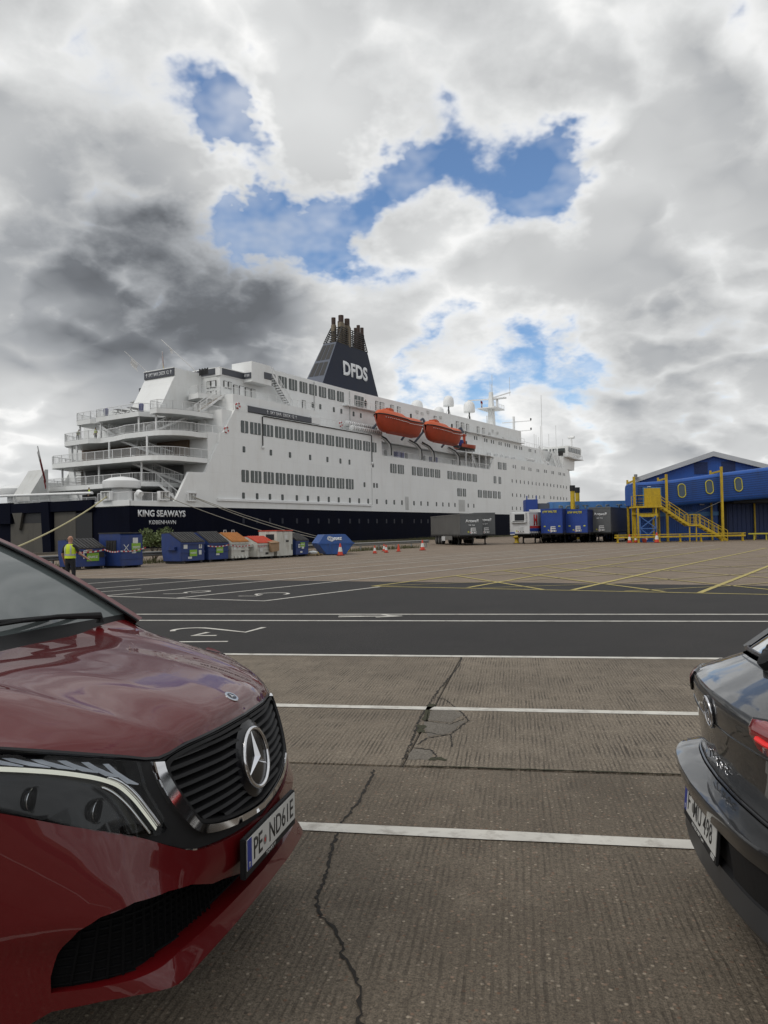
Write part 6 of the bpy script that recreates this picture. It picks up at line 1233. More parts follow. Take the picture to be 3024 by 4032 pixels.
# yellow crash rail in front
yr = thing('yellow_barrier', 'yellow steel crash rail along the foot of the stair tower', 'barrier', (0, 0, 0))
MB().box(23.7, 37.2, 79.25, 79.4, .48, .66).build('rail', YM, yr, bevel=.02); MB().box(23.7, 37.2, 79.22, 79.3, .78, .86).build('rail', YM, yr)
for i in range(7): MB().box(24.0+i*2.15, 24.15+i*2.15, 79.4, 79.6, 0, .82).build('post', YM, yr); MB().box(23.95+i*2.15, 24.2+i*2.15, 79.3, 79.7, 0, .04).build('base_plate', YM, yr)
yr2 = thing('yellow_barrier', 'dull yellow rail in front of the dark loading bay', 'barrier', (0, 0, 0)); MB().box(38.6, 52, 81.6, 81.72, .62, .76).build('rail', M['ring_yellow'], yr2)
for i in range(10): MB().box(39.2+i*1.3, 39.3+i*1.3, 81.7, 81.85, 0, .7).build('post', M['ring_yellow'], yr2)
# ================================================================ red van (front half in view)
def interp1(xs, ys, x):
    """Catmull-Rom / cubic through table points"""
    n = len(xs)
    if x <= xs[0]: return ys[0] + (ys[1]-ys[0])/(xs[1]-xs[0])*(x-xs[0])
    if x >= xs[-1]: return ys[-1] + (ys[-1]-ys[-2])/(xs[-1]-xs[-2])*(x-xs[-1])
    i = 0
    while xs[i+1] < x: i += 1
    def sl(k):
        if k == 0: return (ys[1]-ys[0])/(xs[1]-xs[0])
        if k == n-1: return (ys[-1]-ys[-2])/(xs[-1]-xs[-2])
        d0 = (ys[k]-ys[k-1])/(xs[k]-xs[k-1]); d1 = (ys[k+1]-ys[k])/(xs[k+1]-xs[k])
        if d0*d1 <= 0: return 0.0
        return 2*d0*d1/(d0+d1)
    h = xs[i+1]-xs[i]; t = (x-xs[i])/h; m0, m1 = sl(i)*h, sl(i+1)*h
    return (2*t**3-3*t**2+1)*ys[i] + (t**3-2*t**2+t)*m0 + (-2*t**3+3*t**2)*ys[i+1] + (t**3-t**2)*m1
M['red_paint'] = mat('dark_red_metallic_paint', (.092, .0026, .0040), .45, metal=.0, var=.03, vs=2, coat=1.0, spec=.15, coat_r=.008)
M['black_gloss'] = mat('black_gloss_plastic', (.010, .010, .010), .25, var=.05, spec=.5); M['black_matt'] = mat('black_matt_plastic', (.009, .009, .010), .6, spec=.3, var=.12, vs=20)
M['chrome'] = mat('chrome', (.72, .72, .74), .08, metal=1.0, var=0); M['dull_chrome'] = mat('satin_chrome', (.55, .56, .58), .22, metal=1.0, var=0)
M['screen'] = mat('windscreen_glass', (.085, .10, .102), .02, var=0, spec=.75, coat=1.0, coat_r=.0); M['plate_white'] = mat('plate_white', (.55, .55, .53), .45, var=.04, vs=10); M['plate_blue'] = mat('plate_blue', (.012, .03, .24), .4, var=.02); M['plate_ink'] = mat('plate_ink', (.012, .012, .012), .5, var=0)
M['led'] = mat('lit_daytime_strip', (.8, .8, .75), .3, var=0, emit=((1.0, .98, .78), .32)); M['lamp_black'] = mat('headlamp_black', (.006, .006, .008), .2, var=0, spec=.5)
def lens_mat(name, tint, f0=.04):
    m = bpy.data.materials.new(name); m.use_nodes = True; t = m.node_tree; n = t.nodes; l = t.links; n.remove(n['Principled BSDF'])
    tr = n.new('ShaderNodeBsdfTransparent'); tr.inputs[0].default_value = (*tint, 1); gl = n.new('ShaderNodeBsdfGlossy'); gl.inputs['Roughness'].default_value = .01
    fr = n.new('ShaderNodeFresnel'); fr.inputs[0].default_value = 1.33; mx = n.new('ShaderNodeMixShader'); l.new(fr.outputs[0], mx.inputs[0]); l.new(tr.outputs[0], mx.inputs[1]); l.new(gl.outputs[0], mx.inputs[2]); l.new(mx.outputs[0], n['Material Output'].inputs[0]); return m
M['fin'] = mat('bright_reflector', (.80, .84, .92), .3, metal=.15, var=0); M['lens'] = lens_mat('clear_lamp_lens', (.92, .94, .95))
FY = [0, .2, .4, .5, .62, .72, .80, .87, .93, .97]
FT = [(.16, [-.10, -.105, -.13, -.15, -.20, -.30, -.44, -.58, -.74, -.9]), (.24, [-.03, -.035, -.055, -.075, -.10, -.23, -.39, -.56, -.73, -.9]), (.30, [.015, .005, -.02, -.035, -.06, -.20, -.375, -.55, -.72, -.9]), (.36, [-.005, -.015, -.04, -.06, -.10, -.21, -.37, -.54, -.71, -.9]), (.45, [-.03, -.035, -.06, -.08, -.125, -.215, -.36, -.52, -.70, -.9]),
      (.54, [-.005, -.012, -.045, -.065, -.10, -.18, -.31, -.48, -.66, -.88]), (.62, [-.010, -.02, -.055, -.08, -.125, -.20, -.325, -.48, -.66, -.88]), (.72, [-.02, -.03, -.065, -.095, -.15, -.235, -.35, -.49, -.66, -.86]), (.83, [-.035, -.045, -.085, -.12, -.185, -.275, -.385, -.51, -.66, -.85]), (.94, [-.06, -.072, -.12, -.155, -.225, -.32, -.425, -.54, -.67, -.85]), (1.0, [-.088, -.10, -.15, -.185, -.26, -.355, -.46, -.57, -.69, -.85]), (1.1, [-.17, -.18, -.24, -.28, -.35, -.45, -.56, -.66, -.75, -.87])]
def vf(y, z):
    ay = abs(y); zs = [r[0] for r in FT]; return interp1(zs, [interp1(FY, r[1], ay) for r in FT], z)
van = thing('van', 'dark red people carrier with three pointed star grille, its front filling the lower left', 'van', (-.48, 3.03, 0), R(-12.2))
def in_poly(p, poly):
    x, y = p; c = False; j = len(poly)-1
    for i in range(len(poly)):
        if (poly[i][1] > y) != (poly[j][1] > y) and x < (poly[j][0]-poly[i][0])*(y-poly[i][1])/(poly[j][1]-poly[i][1])+poly[i][0]: c = not c
        j = i
    return c
def densify(poly, d=.02):
    o = []
    for i in range(len(poly)):
        a = Vector(poly[i]); b = Vector(poly[(i+1) % len(poly)]); n = max(1, int((b-a).length/d))
        for k in range(n): o.append(tuple(a.lerp(b, k/n)))
    return o
def smooth_poly(pts, closed=True, n=4):
    """Catmull-Rom through the control polygon"""
    o = []; N_ = len(pts)
    for i in range(N_ if closed else N_-1):
        g_ = lambda k: Vector(pts[k % N_] if closed else pts[max(0, min(N_-1, k))])
        p0, p1, p2, p3 = g_(i-1), g_(i), g_(i+1), g_(i+2)
        for k in range(n):
            t = k/n; o.append(tuple(.5*((2*p1)+(-p0+p2)*t+(2*p0-5*p1+4*p2-p3)*t*t+(-p0+3*p1-3*p2+p3)*t**3)))
    if not closed: o.append(tuple(pts[-1]))
    return o
def patch(name, outer, m, surf, off=0.0, holes=(), step=.03, parent=None, wall=0.0, hole_wall=0.0, smooth=True, thick=0.0):
    """fill a (y,z) outline on the surface x = surf(y,z)+off; optional walls going inwards"""
    outer = densify(outer); holes = [densify(h) for h in holes]
    V = [Vector(p) for p in outer]; E_ = [(i, (i+1) % len(outer)) for i in range(len(outer))]
    for h in holes:
        b = len(V); V += [Vector(p) for p in h]; E_ += [(b+i, b+(i+1) % len(h)) for i in range(len(h))]
    ys = [p[0] for p in outer]; zs = [p[1] for p in outer]; y = math.floor(min(ys)/step)*step
    def far(p): return all((Vector(p)-q).length_squared > (step*.35)**2 for q in V[:nb])
    nb = len(V)
    while y <= max(ys):
        z = math.floor(min(zs)/step)*step
        while z <= max(zs):
            if in_poly((y, z), outer) and not any(in_poly((y, z), h) for h in holes) and far((y, z)): V.append(Vector((y, z)))
            z += step
        y += step
    vs, es, fs, *_ = delaunay_2d_cdt(V, E_, [], 0, 1e-6)
    F2 = []
    for f in fs:
        c = sum((vs[i] for i in f), Vector((0, 0)))/len(f)
        if in_poly(c, outer) and not any(in_poly(c, h) for h in holes): F2.append(tuple(f))
    mb = MB(); mb.add([(surf(v.x, v.y)+off, v.x, v.y) for v in vs], F2)
    o = mb.build(name, m, parent, smooth=True, fix=False)
    me = o.data
    if sum(p.normal.x*p.area for p in me.polygons) < 0: me.flip_normals()
    for loop, d in [(outer, wall)] + [(h, hole_wall) for h in holes]:
        if d:
            a = [(surf(p[0], p[1])+off, p[0], p[1]) for p in loop]; b = [(q[0]-d, q[1], q[2]) for q in a]
            MB().grid([a+[a[0]], b+[b[0]]]).build(name+'_return', m, o, smooth=False)
    return o
def mir(half): return half + [(-y, z) for y, z in reversed(half) if y > 1e-6]
ZL = ([0, .2, .33, .45, .51, .56, .63, .70, .757, .81, .87, .93, .97], [.988, .986, .983, .972, .962, .975, 1.0, 1.026, 1.044, 1.061, 1.083, 1.10, 1.11]); zl = lambda y: interp1(*ZL, abs(y))
ZB = ([0, .25, .36, .46, .55, .65, .77, .855, .93, .97], [.597, .615, .626, .645, .69, .757, .825, .883, .93, .95]); zb = lambda y: interp1(*ZB, abs(y))
ysamp = [i*.93/30 for i in range(31)]
# bumper with air intake opening
ih = [(0, .44), (.19, .453), (.315, .490), (.387, .504), (.503, .552), (.60, .572), (.696, .576), (.76, .556), (.789, .525), (.797, .478), (.804, .389), (.802, .341), (.748, .339), (.691, .342), (.629, .355), (.554, .371), (.408, .38), (.215, .389), (0, .389)]
intake = ih + [(-y, z) for y, z in reversed(ih[1:-1])]
bt = [(y, zb(y)) for y in ysamp]; bot = [(.93, .12), (.86, .20), (.80, .285), (.74, .297), (.62, .296), (.45, .311), (.17, .332), (0, .336)]
half = bt + bot; bumper_out = half + [(-y, z) for y, z in reversed(half[1:-1])]
bump = patch('bumper', bumper_out, M['red_paint'], vf, 0, [intake], parent=van, wall=.03, hole_wall=.07)
M['mesh_black'] = mat('black_mesh', (.0035, .0035, .004), .8, var=.1, spec=.12)
ing = patch('intake_back', intake, M['mesh_black'], vf, -.07, parent=bump, step=.06)
def clip_spans(poly, z):
    xs = []
    for i in range(len(poly)):
        (y0, z0), (y1, z1) = poly[i], poly[(i+1) % len(poly)]
        if (z0 > z) != (z1 > z): xs.append(y0+(y1-y0)*(z-z0)/(z1-z0))
    xs.sort(); return list(zip(xs[::2], xs[1::2]))
def slat_line(name, m, poly, z, off, r0, r1, parent, inset=.004):
    for a, b in clip_spans(poly, z):
        if b-a < .03: continue
        n = max(4, int((b-a)/.04)); pts = [(vf(a+inset+(b-a-2*inset)*i/n, z)+off, a+inset+(b-a-2*inset)*i/n, z) for i in range(n+1)]
        mb = MB(); rows = [[(p[0], p[1], p[2]-r1) for p in pts], [(p[0]+r0, p[1], p[2]-r1*.4) for p in pts], [(p[0]+r0*.8, p[1], p[2]+r1*.6) for p in pts], [(p[0]-.01, p[1], p[2]+r1) for p in pts]]
        mb.grid(rows).build(name, m, parent, smooth=False)
for k in range(9): slat_line('intake_slat', M['mesh_black'], intake, .35+k*.025, -.066, .010, .004, ing)
for k in range(60):
    y = -.76+k*.0258
    for a, b in [(min(s), max(s)) for s in [[p for p in [q_ for q_ in [.345+j*.02 for j in range(12)] if in_poly((y, q_), intake)]]] if len(s) > 1]:
        MB().bar((vf(y, a)-.058, y, a), (vf(y, b)-.060, y, b), .003, .008).build('intake_bar', M['mesh_black'], ing)
# black panel behind lamps and grille
gh = [(0, .976), (.2, .974), (.36, .968), (.46, .957), (.503, .938), (.507, .90), (.484, .83), (.441, .745), (.405, .716), (.317, .691), (.164, .668), (0, .657)]
grille = gh + [(-y, z) for y, z in reversed(gh[1:-1])]; grille = smooth_poly(grille, True, 3)
lh = [(.577, .966), (.585, .891), (.57, .829), (.546, .746), (.556, .738), (.579, .738), (.647, .752), (.725, .796), (.803, .850), (.855, .891), (.915, .938), (.935, 1.0), (.91, 1.074), (.817, 1.048), (.725, 1.020), (.65, .993)]
lampR = [(-y, z) for y, z in lh]; lampL = lh
up = [(y, zl(y)-.008) for y in ysamp]; lo = [(y, zb(y)+.004) for y in reversed(ysamp)]
half = up + lo; pan = half + [(-y, z) for y, z in reversed(half[1:-1])]
panel = patch('front_panel', pan, M['black_matt'], vf, -.012, [grille, lampL, lampR], parent=van, hole_wall=.05)
gb = patch('grille_back', grille, M['lamp_black'], vf, -.06, parent=van, step=.05)
fin = MB(); gin = [(y*.965, .82+(z-.82)*.93) for y, z in grille]
patch('grille_surround', grille, M['black_matt'], vf, -.004, [gin], parent=van, hole_wall=.05)
for k in range(9):
    z = .695+k*.0315; sp = clip_spans(gin, z)
    slat_line('grille_slat', M['black_matt'], gin, z, -.045, .035, .010, gb)
# chrome band round the grille sides and bottom
oh = [(.538, .956), (.541, .90), (.523, .819), (.48, .74), (.438, .698), (.372, .672), (.235, .650), (0, .630)]; inn = [(.508, .950), (.509, .91), (.484, .83), (.441, .741), (.405, .712), (.317, .687), (.164, .664), (0, .652)]
chr_ = oh + [(-y, z) for y, z in reversed(oh[:-1])] + inn[:-1][::1] and (smooth_poly(oh + [(-y, z) for y, z in reversed(oh[:-1])], False, 3) + [p for p in reversed(smooth_poly(inn + [(-y, z) for y, z in reversed(inn[:-1])], False, 3))])
patch('chrome_trim', chr_, M['chrome'], vf, .006, parent=van, wall=.02, step=.05)
def ring3(c, r, tr, m, name, parent, n=40, tilt=0.0):
    pts = [(c[0]-math.tan(tilt)*r*math.sin(2*math.pi*i/n), c[1]+r*math.cos(2*math.pi*i/n), c[2]+r*math.sin(2*math.pi*i/n)) for i in range(n+1)]
    return MB().tube(pts, tr, 8, cap=False).build(name, m, parent, smooth=True)
sc_ = Vector((vf(0, .823)-.010, 0, .823)); tl = R(11)
emb = MB().lathe([(.150, -.05), (.146, -.012), (.122, -.004), (.118, .0), (.10, .004), (.02, .006), (.001, .006)], 40, (0, 0, 0), axis='x').build('star_disc', M['lamp_black'], van, smooth=40); emb.location = sc_; emb.rotation_euler = (0, -tl, 0)
ring = MB().tube([(.006, .111*math.cos(2*math.pi*i/48), .111*math.sin(2*math.pi*i/48)) for i in range(49)], .0085, 8, cap=False).build('star_ring', M['chrome'], emb, smooth=True)
def star(parent, R_, hgt, x0, m, name='star'):
    mb = MB(); c = (x0+hgt, 0, 0); pts = []
    for k in range(6):
        a = R(90+60*k); r_ = R_ if k % 2 == 0 else R_*.16; pts.append((x0, r_*math.cos(a), r_*math.sin(a)))
    mb.add([c]+pts, [(0, 1+i, 1+(i+1) % 6) for i in range(6)]); return mb.build(name, m, parent)
star(emb, .108, .020, .004, M['chrome'])
# bonnet
BP = {0: [(-.090, .992), (-.108, 1.03), (-.145, 1.060), (-.26, 1.100), (-.45, 1.143), (-.7, 1.180), (-.95, 1.205), (-1.2, 1.215)], .2: [(-.102, .990), (-.122, 1.026), (-.158, 1.056), (-.27, 1.098), (-.455, 1.143), (-.7, 1.182), (-.95, 1.207), (-1.19, 1.217)],
      .4: [(-.142, .980), (-.160, 1.006), (-.195, 1.034), (-.295, 1.076), (-.465, 1.124), (-.7, 1.176), (-.95, 1.207), (-1.16, 1.220)], .51: [(-.178, .966), (-.196, .992), (-.228, 1.022), (-.32, 1.066), (-.485, 1.118), (-.71, 1.174), (-.95, 1.209), (-1.14, 1.228)], .62: [(-.258, 1.0), (-.272, 1.014), (-.298, 1.034), (-.375, 1.071), (-.52, 1.120), (-.73, 1.178), (-.95, 1.215), (-1.12, 1.248)],
      .75: [(-.41, 1.045), (-.42, 1.051), (-.438, 1.06), (-.50, 1.083), (-.61, 1.118), (-.78, 1.166), (-.95, 1.212), (-1.08, 1.262)], .85: [(-.545, 1.079), (-.555, 1.081), (-.575, 1.085), (-.625, 1.095), (-.71, 1.112), (-.85, 1.14), (-.97, 1.185), (-1.08, 1.245)], .93: [(-.685, 1.103), (-.69, 1.096), (-.70, 1.088), (-.74, 1.08), (-.80, 1.08), (-.9, 1.085), (-1.0, 1.10), (-1.09, 1.135)], .965: [(-.80, .98), (-.81, .975), (-.82, .97), (-.85, .965), (-.9, .965), (-.97, .97), (-1.04, .975), (-1.1, .98)]}
by = sorted(BP)
def bonnet(y, t):
    ay = abs(y); i = t*7
    xs = interp1(by, [interp1(list(range(8)), [p[0] for p in BP[k]], i) for k in by], ay); zs = interp1(by, [interp1(list(range(8)), [p[1] for p in BP[k]], i) for k in by], ay)
    yc = .40+.22*t; zs += .011*math.exp(-abs(ay-yc)/.045)*math.sin(math.pi*min(1, .12+t*.95))
    return (xs, y, zs)
nyb = 96; rows = [[bonnet(-.965+1.93*j/nyb, i/48) for j in range(nyb+1)] for i in range(49)]
MB().grid(rows).build('bonnet', M['red_paint'], van, smooth=45)
for s_ in (-1, 1):
    MB().tube([Vector(bonnet(s_*(.845+.01*math.sin(i/20*3)), i/24))+Vector((0, 0, .0005)) for i in range(1, 25)], .0035, 5).build('shut_line', M['lamp_black'], van)
MB().tube([(bonnet(y, 0)[0]-.002, y, bonnet(y, 0)[2]-.006) for y in [-.85+1.7*i/40 for i in range(41)]], .007, 5).build('bonnet_seal', M['lamp_black'], van)
bd_ = bonnet(0, 1.75/7); nrm_t = math.atan2(bonnet(0, 2.1/7)[2]-bonnet(0, 1.4/7)[2], bonnet(0, 1.4/7)[0]-bonnet(0, 2.1/7)[0])
bg_ = MB().lathe([(.030, 0), (.030, .003), (.028, .005), (.001, .005)], 28).build('bonnet_badge', M['dull_chrome'], van, smooth=40); bg_.location = (-.14, 0, bonnet(0, 2/7)[2]-.006); bg_.rotation_euler = (0, nrm_t*.9, 0)
MB().lathe([(.020, .0055), (.001, .006)], 24).build('badge_disc', M['lamp_black'], bg_); st3 = star(bg_, .019, .002, .006, M['chrome']); st3.rotation_euler = (0, -math.pi/2, 0)
# cowl, windscreen, pillars, wipers
def cowl(y): return -1.36+.25*(abs(y)/.8)**2, 1.250+.035*(abs(y)/.8)**2
ycs = [-.82+1.64*i/24 for i in range(25)]
MB().grid([[Vector(bonnet(y, 1))+Vector((-.004, 0, -.012)) for y in ycs], [((bonnet(y, 1)[0]+cowl(y)[0])/2, y, min(bonnet(y, 1)[2], cowl(y)[1])-.01) for y in ycs], [(cowl(y)[0], y, cowl(y)[1]) for y in ycs]]).build('cowl', M['black_matt'], van, smooth=40)
def scr(y, t):
    x0, z0 = cowl(y); x1 = -2.16+.12*(abs(y)/.8)**2; z1 = 1.80-.03*(abs(y)/.8)**2; yy = y*(1-.14*t)
    return (x0+(x1-x0)*t, yy, z0+(z1-z0)*t + .035*math.sin(math.pi*t))
MB().grid([[scr(y, i/12) for y in ycs] for i in range(13)]).build('windscreen', M['screen'], van, smooth=True)
for s_ in (-1, 1):
    o_ = [Vector(scr(s_*.82, (i-.9)/12)) for i in range(14)]; r0 = [p+Vector((.02, -s_*.012, .012)) for p in o_]; r1 = [p+Vector((.015, s_*.03, .02)) for p in o_]; r2 = [p+Vector((-.05, s_*.085, -.01)) for p in o_]; r3 = [p+Vector((-.09, s_*.085, -.06)) for p in o_]
    MB().grid([r0, r1, r2, r3]).build('windscreen_pillar', M['red_paint'], van, smooth=40); MB().tube([p+Vector((.015, -s_*.02, .012)) for p in o_], .008, 5).build('screen_seal', M['lamp_black'], van)
def wiper(y0, y1, t1, lift=.03):
    a = Vector((cowl(y0)[0]+.10, y0, cowl(y0)[1]-.005)); b = Vector(scr(y1, t1))+Vector((.03, 0, .03)); mid = a.lerp(b, .55)+Vector((.0, 0, .025))
    w_ = MB().tube([a, a+Vector((0, 0, .035)), mid, b], [.022, .018, .012, .008], 8).build('wiper_arm', M['black_matt'], van, smooth=40)
    d_ = Vector(scr(y1+.32, t1-.01))-Vector(scr(y1-.32, t1+.02)); e0 = b-d_*.5; e1 = b+d_*.5
    MB().tube([e0+Vector((0, 0, -.008)), b, e1+Vector((0, 0, -.008))], .010, 6).build('wiper_blade', M['black_matt'], w_)
wiper(-.20, .18, .055); wiper(.62, .30, .035)
# headlamps
def lamp(poly, s_):
    hl = patch('headlamp', poly, M['lamp_black'], vf, -.09, parent=van, step=.05)
    P_ = lambda y, z, o=-.02: (vf(y, z)+o, s_*y, z)
    # light strip: along the upper third, then sweeping down to the inner tip
    cs = smooth_poly([(.905, 1.022), (.833, 1.006), (.76, .981), (.706, .956), (.67, .934), (.641, .906), (.616, .859), (.595, .803), (.577, .755)], False, 6); wd = [.011]*len(cs)
    top = []; bo = []
    for i, (y, z) in enumerate(cs):
        a = Vector(cs[max(0, i-1)]); b = Vector(cs[min(len(cs)-1, i+1)]); d_ = (b-a).normalized(); n_ = Vector((-d_.y, d_.x))*.0070
        top.append(P_(y+n_.x, z+n_.y, -.012)); bo.append(P_(y-n_.x, z-n_.y, -.020))
    MB().grid([top, bo]).build('light_strip', M['led'], hl, smooth=True)
    MB().tube([P_(y-.014, z+.006, -.02) for y, z in cs[len(cs)//2:]], .008, 6).build('chrome_sweep', M['chrome'], hl, smooth=True); MB().tube([P_(y+.016, z-.012, -.024) for y, z in cs[len(cs)//2+2:]], .006, 6).build('chrome_sweep', M['chrome'], hl, smooth=True)
    for k in range(7):
        y = .87-k*.040; z = interp1([.6, .67, .706, .76, .833, .93], [.885, .946, .968, .993, 1.018, 1.035], y); zt = zl(y)-.020
        f = MB().grid([[P_(y+.028, zt, -.012), P_(y+.020, zt*.6+z*.4, -.010), P_(y-.002, z, -.006), P_(y-.03, z-.012, -.006)], [P_(y+.004, zt-.006, -.030), P_(y-.004, zt*.55+z*.45, -.026), P_(y-.018, z*.85+zt*.15, -.016), P_(y-.034, z-.010, -.008)]]).build('reflector_fin', M['fin'], hl, smooth=True)
    for y, z in ((.665, .835), (.775, .90)):
        pr = MB().lathe([(.034, -.02), (.034, .0), (.026, .003), (.001, .004)], 22, P_(y, z, -.08), axis='x').build('projector', M['lamp_black'], hl, smooth=True); MB().tube([(P_(y, z, -.076)[0], s_*y+.037*math.cos(2*math.pi*i/24), z+.037*math.sin(2*math.pi*i/24)) for i in range(25)], .0018, 5, cap=False).build('projector_ring', M['dull_chrome'], hl)
    patch('lens', poly, M['lens'], vf, .0, parent=hl, step=.04)
lamp(lampR, -1); lamp(lampL, 1)
# number plate
pt = thing('p', 'x', 'x') if False else None
pl_ = MB().box(-.002, .020, -.272, .272, -.078, .066).build('plate_holder', M['black_matt'], van, bevel=.004); pl_.location = (.004, 0, .545)
np_ = MB().box(.020, .0225, -.260, .260, -.049, .059).build('number_plate', M['plate_white'], pl_); MB().box(.0225, .0232, -.259, -.218, -.048, .058).build('country_band', M['plate_blue'], np_)
def ptext(txt, yc, zc, w, h, m, parent, x=.0228, flip=1, bold=.01):
    o = obj('plate_text', text_mesh(txt, w, h, m, .0008, bold, name='plate_text'), parent, (x, yc, zc)); o.rotation_euler = (0, 0, math.pi/2*flip); return o
# seen from the front, characters run from the van's right (-y) to its left (+y)
ptext('PE', -.155, .006, .085, .075, M['plate_ink'], np_); ptext('ND61E', .098, .006, .275, .075, M['plate_ink'], np_, bold=.006); ptext('D', -.238, -.032, .014, .018, M['plate_white'], np_, .0234)
MB().lathe([(.018, .0226), (.001, .0230)], 20, (0, -.085, -.004), axis='x').build('seal', M['galv'], np_); MB().lathe([(.008, .0231), (.001, .0235)], 12, (0, -.085, -.004), axis='x').build('seal_crest', M['red'], np_)
ptext('TONKE V', -.02, -.063, .10, .014, M['plate_white'], pl_, .0202)
# body behind the front: sides, roof, wheels, doors
for s_ in (-1, 1):
    a, b = (.90, .965) if s_ > 0 else (-.965, -.90)
    prof = [(-1.0, .30), (-1.0, .98), (-1.12, 1.10), (-5.0, 1.14), (-5.12, .9), (-5.1, .32), (-4.52, .30)] + [(-4.12+.40*math.cos(R(t_)), .34+.40*math.sin(R(t_))) for t_ in range(180, -1, -20)] + [(-3.7, .28), (-1.42, .28)] + [(-.98+.40*math.cos(R(t_)), .34+.40*math.sin(R(t_))) for t_ in range(180, 60, -20)]
    MB().prism(prof, a, b, 'y').build('side_panel', M['red_paint'], van, bevel=.01)
    gl_ = [(-1.16, 1.12), (-1.95, 1.74), (-4.85, 1.74), (-5.05, 1.14)]; MB().prism(gl_, s_*.80, s_*.86, 'y').build('side_window', M['screen'], van)
    for x in (-2.35, -3.6): MB().box(x, x+.1, *sorted((s_*.82, s_*.885)), 1.12, 1.76).build('door_pillar', M['black_gloss'], van)
    for x, w_ in ((-1.62, 0), (-2.3, 0), (-3.55, 0)): MB().box(x, x+.006, *sorted((s_*.963, s_*.968)), .34, 1.12).build('door_gap', M['lamp_black'], van)
    for x in (-2.15, -2.55): MB().box(x-.11, x+.11, *sorted((s_*.965, s_*.985)), .98, 1.015).build('door_handle', M['red_paint'], van, bevel=.008)
    for x in (-.98, -4.12):
        w_ = MB().tube([(x, s_*.70, .335), (x, s_*.74, .335), (x, s_*.90, .335), (x, s_*.94, .335)], [.30, .335, .335, .31], 30).build('wheel', M['tyre'], van, smooth=40); MB().tube([(x, s_*.90, .335), (x, s_*.945, .335)], [.22, .20], 24).build('rim', M['rim'], w_)
    mr_ = MB().hexa([(-1.45, s_*.98, 1.14), (-1.28, s_*.98, 1.14), (-1.28, s_*1.16, 1.16), (-1.45, s_*1.16, 1.16), (-1.45, s_*.98, 1.36), (-1.33, s_*.98, 1.36), (-1.35, s_*1.15, 1.35), (-1.45, s_*1.15, 1.35)]).build('door_mirror', M['red_paint'], van, bevel=.03)
MB().prism([(-2.02, 1.76), (-2.2, 1.84), (-2.8, 1.89), (-4.7, 1.89), (-5.0, 1.78), (-5.0, 1.72), (-2.0, 1.72)], -.83, .83, 'y').build('roof', M['red_paint'], van, bevel=.05)
MB().prism([(-5.02, .3), (-5.14, .35), (-5.14, 1.1), (-5.0, 1.76), (-4.95, 1.76), (-4.95, .3)], -.93, .93, 'y').build('tailgate', M['red_paint'], van, bevel=.02); MB().box(-4.9, -.95, -.90, .90, .24, .32).build('underfloor', M['black_matt'], van)
MB().box(-4.9, -1.35, -.79, .79, .33, 1.05).build('cabin_interior', M['black_matt'], van)
# ================================================================ dark grey car at the right
M['grey_paint'] = mat('dark_grey_metallic_paint', (.017, .0175, .0185), .38, metal=.2, var=.04, vs=2, coat=1.0, spec=.3, coat_r=.008); M['tail_red'] = mat('red_tail_lens', (.20, .004, .006), .12, var=0, coat=1.0); M['tail_lit'] = mat('lit_red_lamp', (.6, .01, .01), .3, var=0, emit=((1.0, .03, .02), .22))
M['grey_shelf'] = mat('grey_plastic_bumper', (.035, .036, .038), .4, var=.12, vs=8)
car = thing('car', 'dark grey compact car seen from behind at the right edge', 'car', (1.24, 3.15, 0), R(-9.5))
DY = ([0, .2, .4, .5, .6, .7, .78, .85, .905], [0, .008, .030, .047, .075, .120, .185, .31, .58])
dxr = lambda y: interp1(*DY, abs(y))
# rear profile at the centre line: list of (z, x); x forward positive, rear at x=0
RP = [(.24, .10), (.30, .045), (.34, .015), (.42, .020), (.50, .015), (.57, -.002), (.60, -.010), (.648, -.022), (.660, -.017), (.667, .02), (.674, .095), (.70, .098), (.74, .095), (.85, .082), (.94, .066), (.995, .062), (1.022, .070), (1.045, .105), (1.075, .17), (1.105, .24), (1.13, .30)]
def rsurf(y, z):
    """x of the rear surface"""
    return interp1([p[0] for p in RP], [p[1] for p in RP], z) + dxr(y)*(1.0 if z < 1.0 else 1.0+.4*(z-1.0))
YM_ = .905
def rrow(y0, y1, z, n=60): return [(rsurf(y0+(y1-y0)*i/n, z-.0*abs(y0)), y0+(y1-y0)*i/n, zz(y0+(y1-y0)*i/n, z)) for i in range(n+1)]
def zz(y, z):      # crown: the upper shoulder drops towards the sides
    k = max(0, (z-.95)/.18); return z - k*.075*(abs(y)/.9)**2.2 - (.03*(abs(y)/.9)**2 if z < .7 else 0)
def band(name, m, z0, z1, n, parent, y0=-YM_, y1=YM_):
    zs = sorted(set([z0, z1] + [p[0] for p in RP if z0 < p[0] < z1] + [z0+(z1-z0)*i/n for i in range(1, n)]))
    return MB().grid([rrow(y0, y1, z) for z in zs]).build(name, m, parent, smooth=30)
band('lower_bumper', M['grey_shelf'], .24, .43, 3, car); bmp = band('bumper', M['grey_paint'], .585, .672, 4, car)
# plate recess between bumper blade and valance
rec = MB().grid([[(rsurf(y, .43), y, .43-.03*(abs(y)/.9)**2) for y in [-YM_+2*YM_*i/60 for i in range(61)]], [(rsurf(y, .50)+(.030 if abs(y) < .36 else .01), y, .44-.03*(abs(y)/.9)**2) for y in [-YM_+2*YM_*i/60 for i in range(61)]], [(rsurf(y, .57)+(.045 if abs(y) < .36 else .01), y, .575-.03*(abs(y)/.9)**2) for y in [-YM_+2*YM_*i/60 for i in range(61)]], [(rsurf(y, .585), y, .586-.03*(abs(y)/.9)**2) for y in [-YM_+2*YM_*i/60 for i in range(61)]]]).build('plate_recess', M['black_matt'], car)
band('tailgate', M['grey_paint'], .676, 1.03, 8, car); band('tailgate_top', M['grey_paint'], 1.03, 1.125, 6, car)
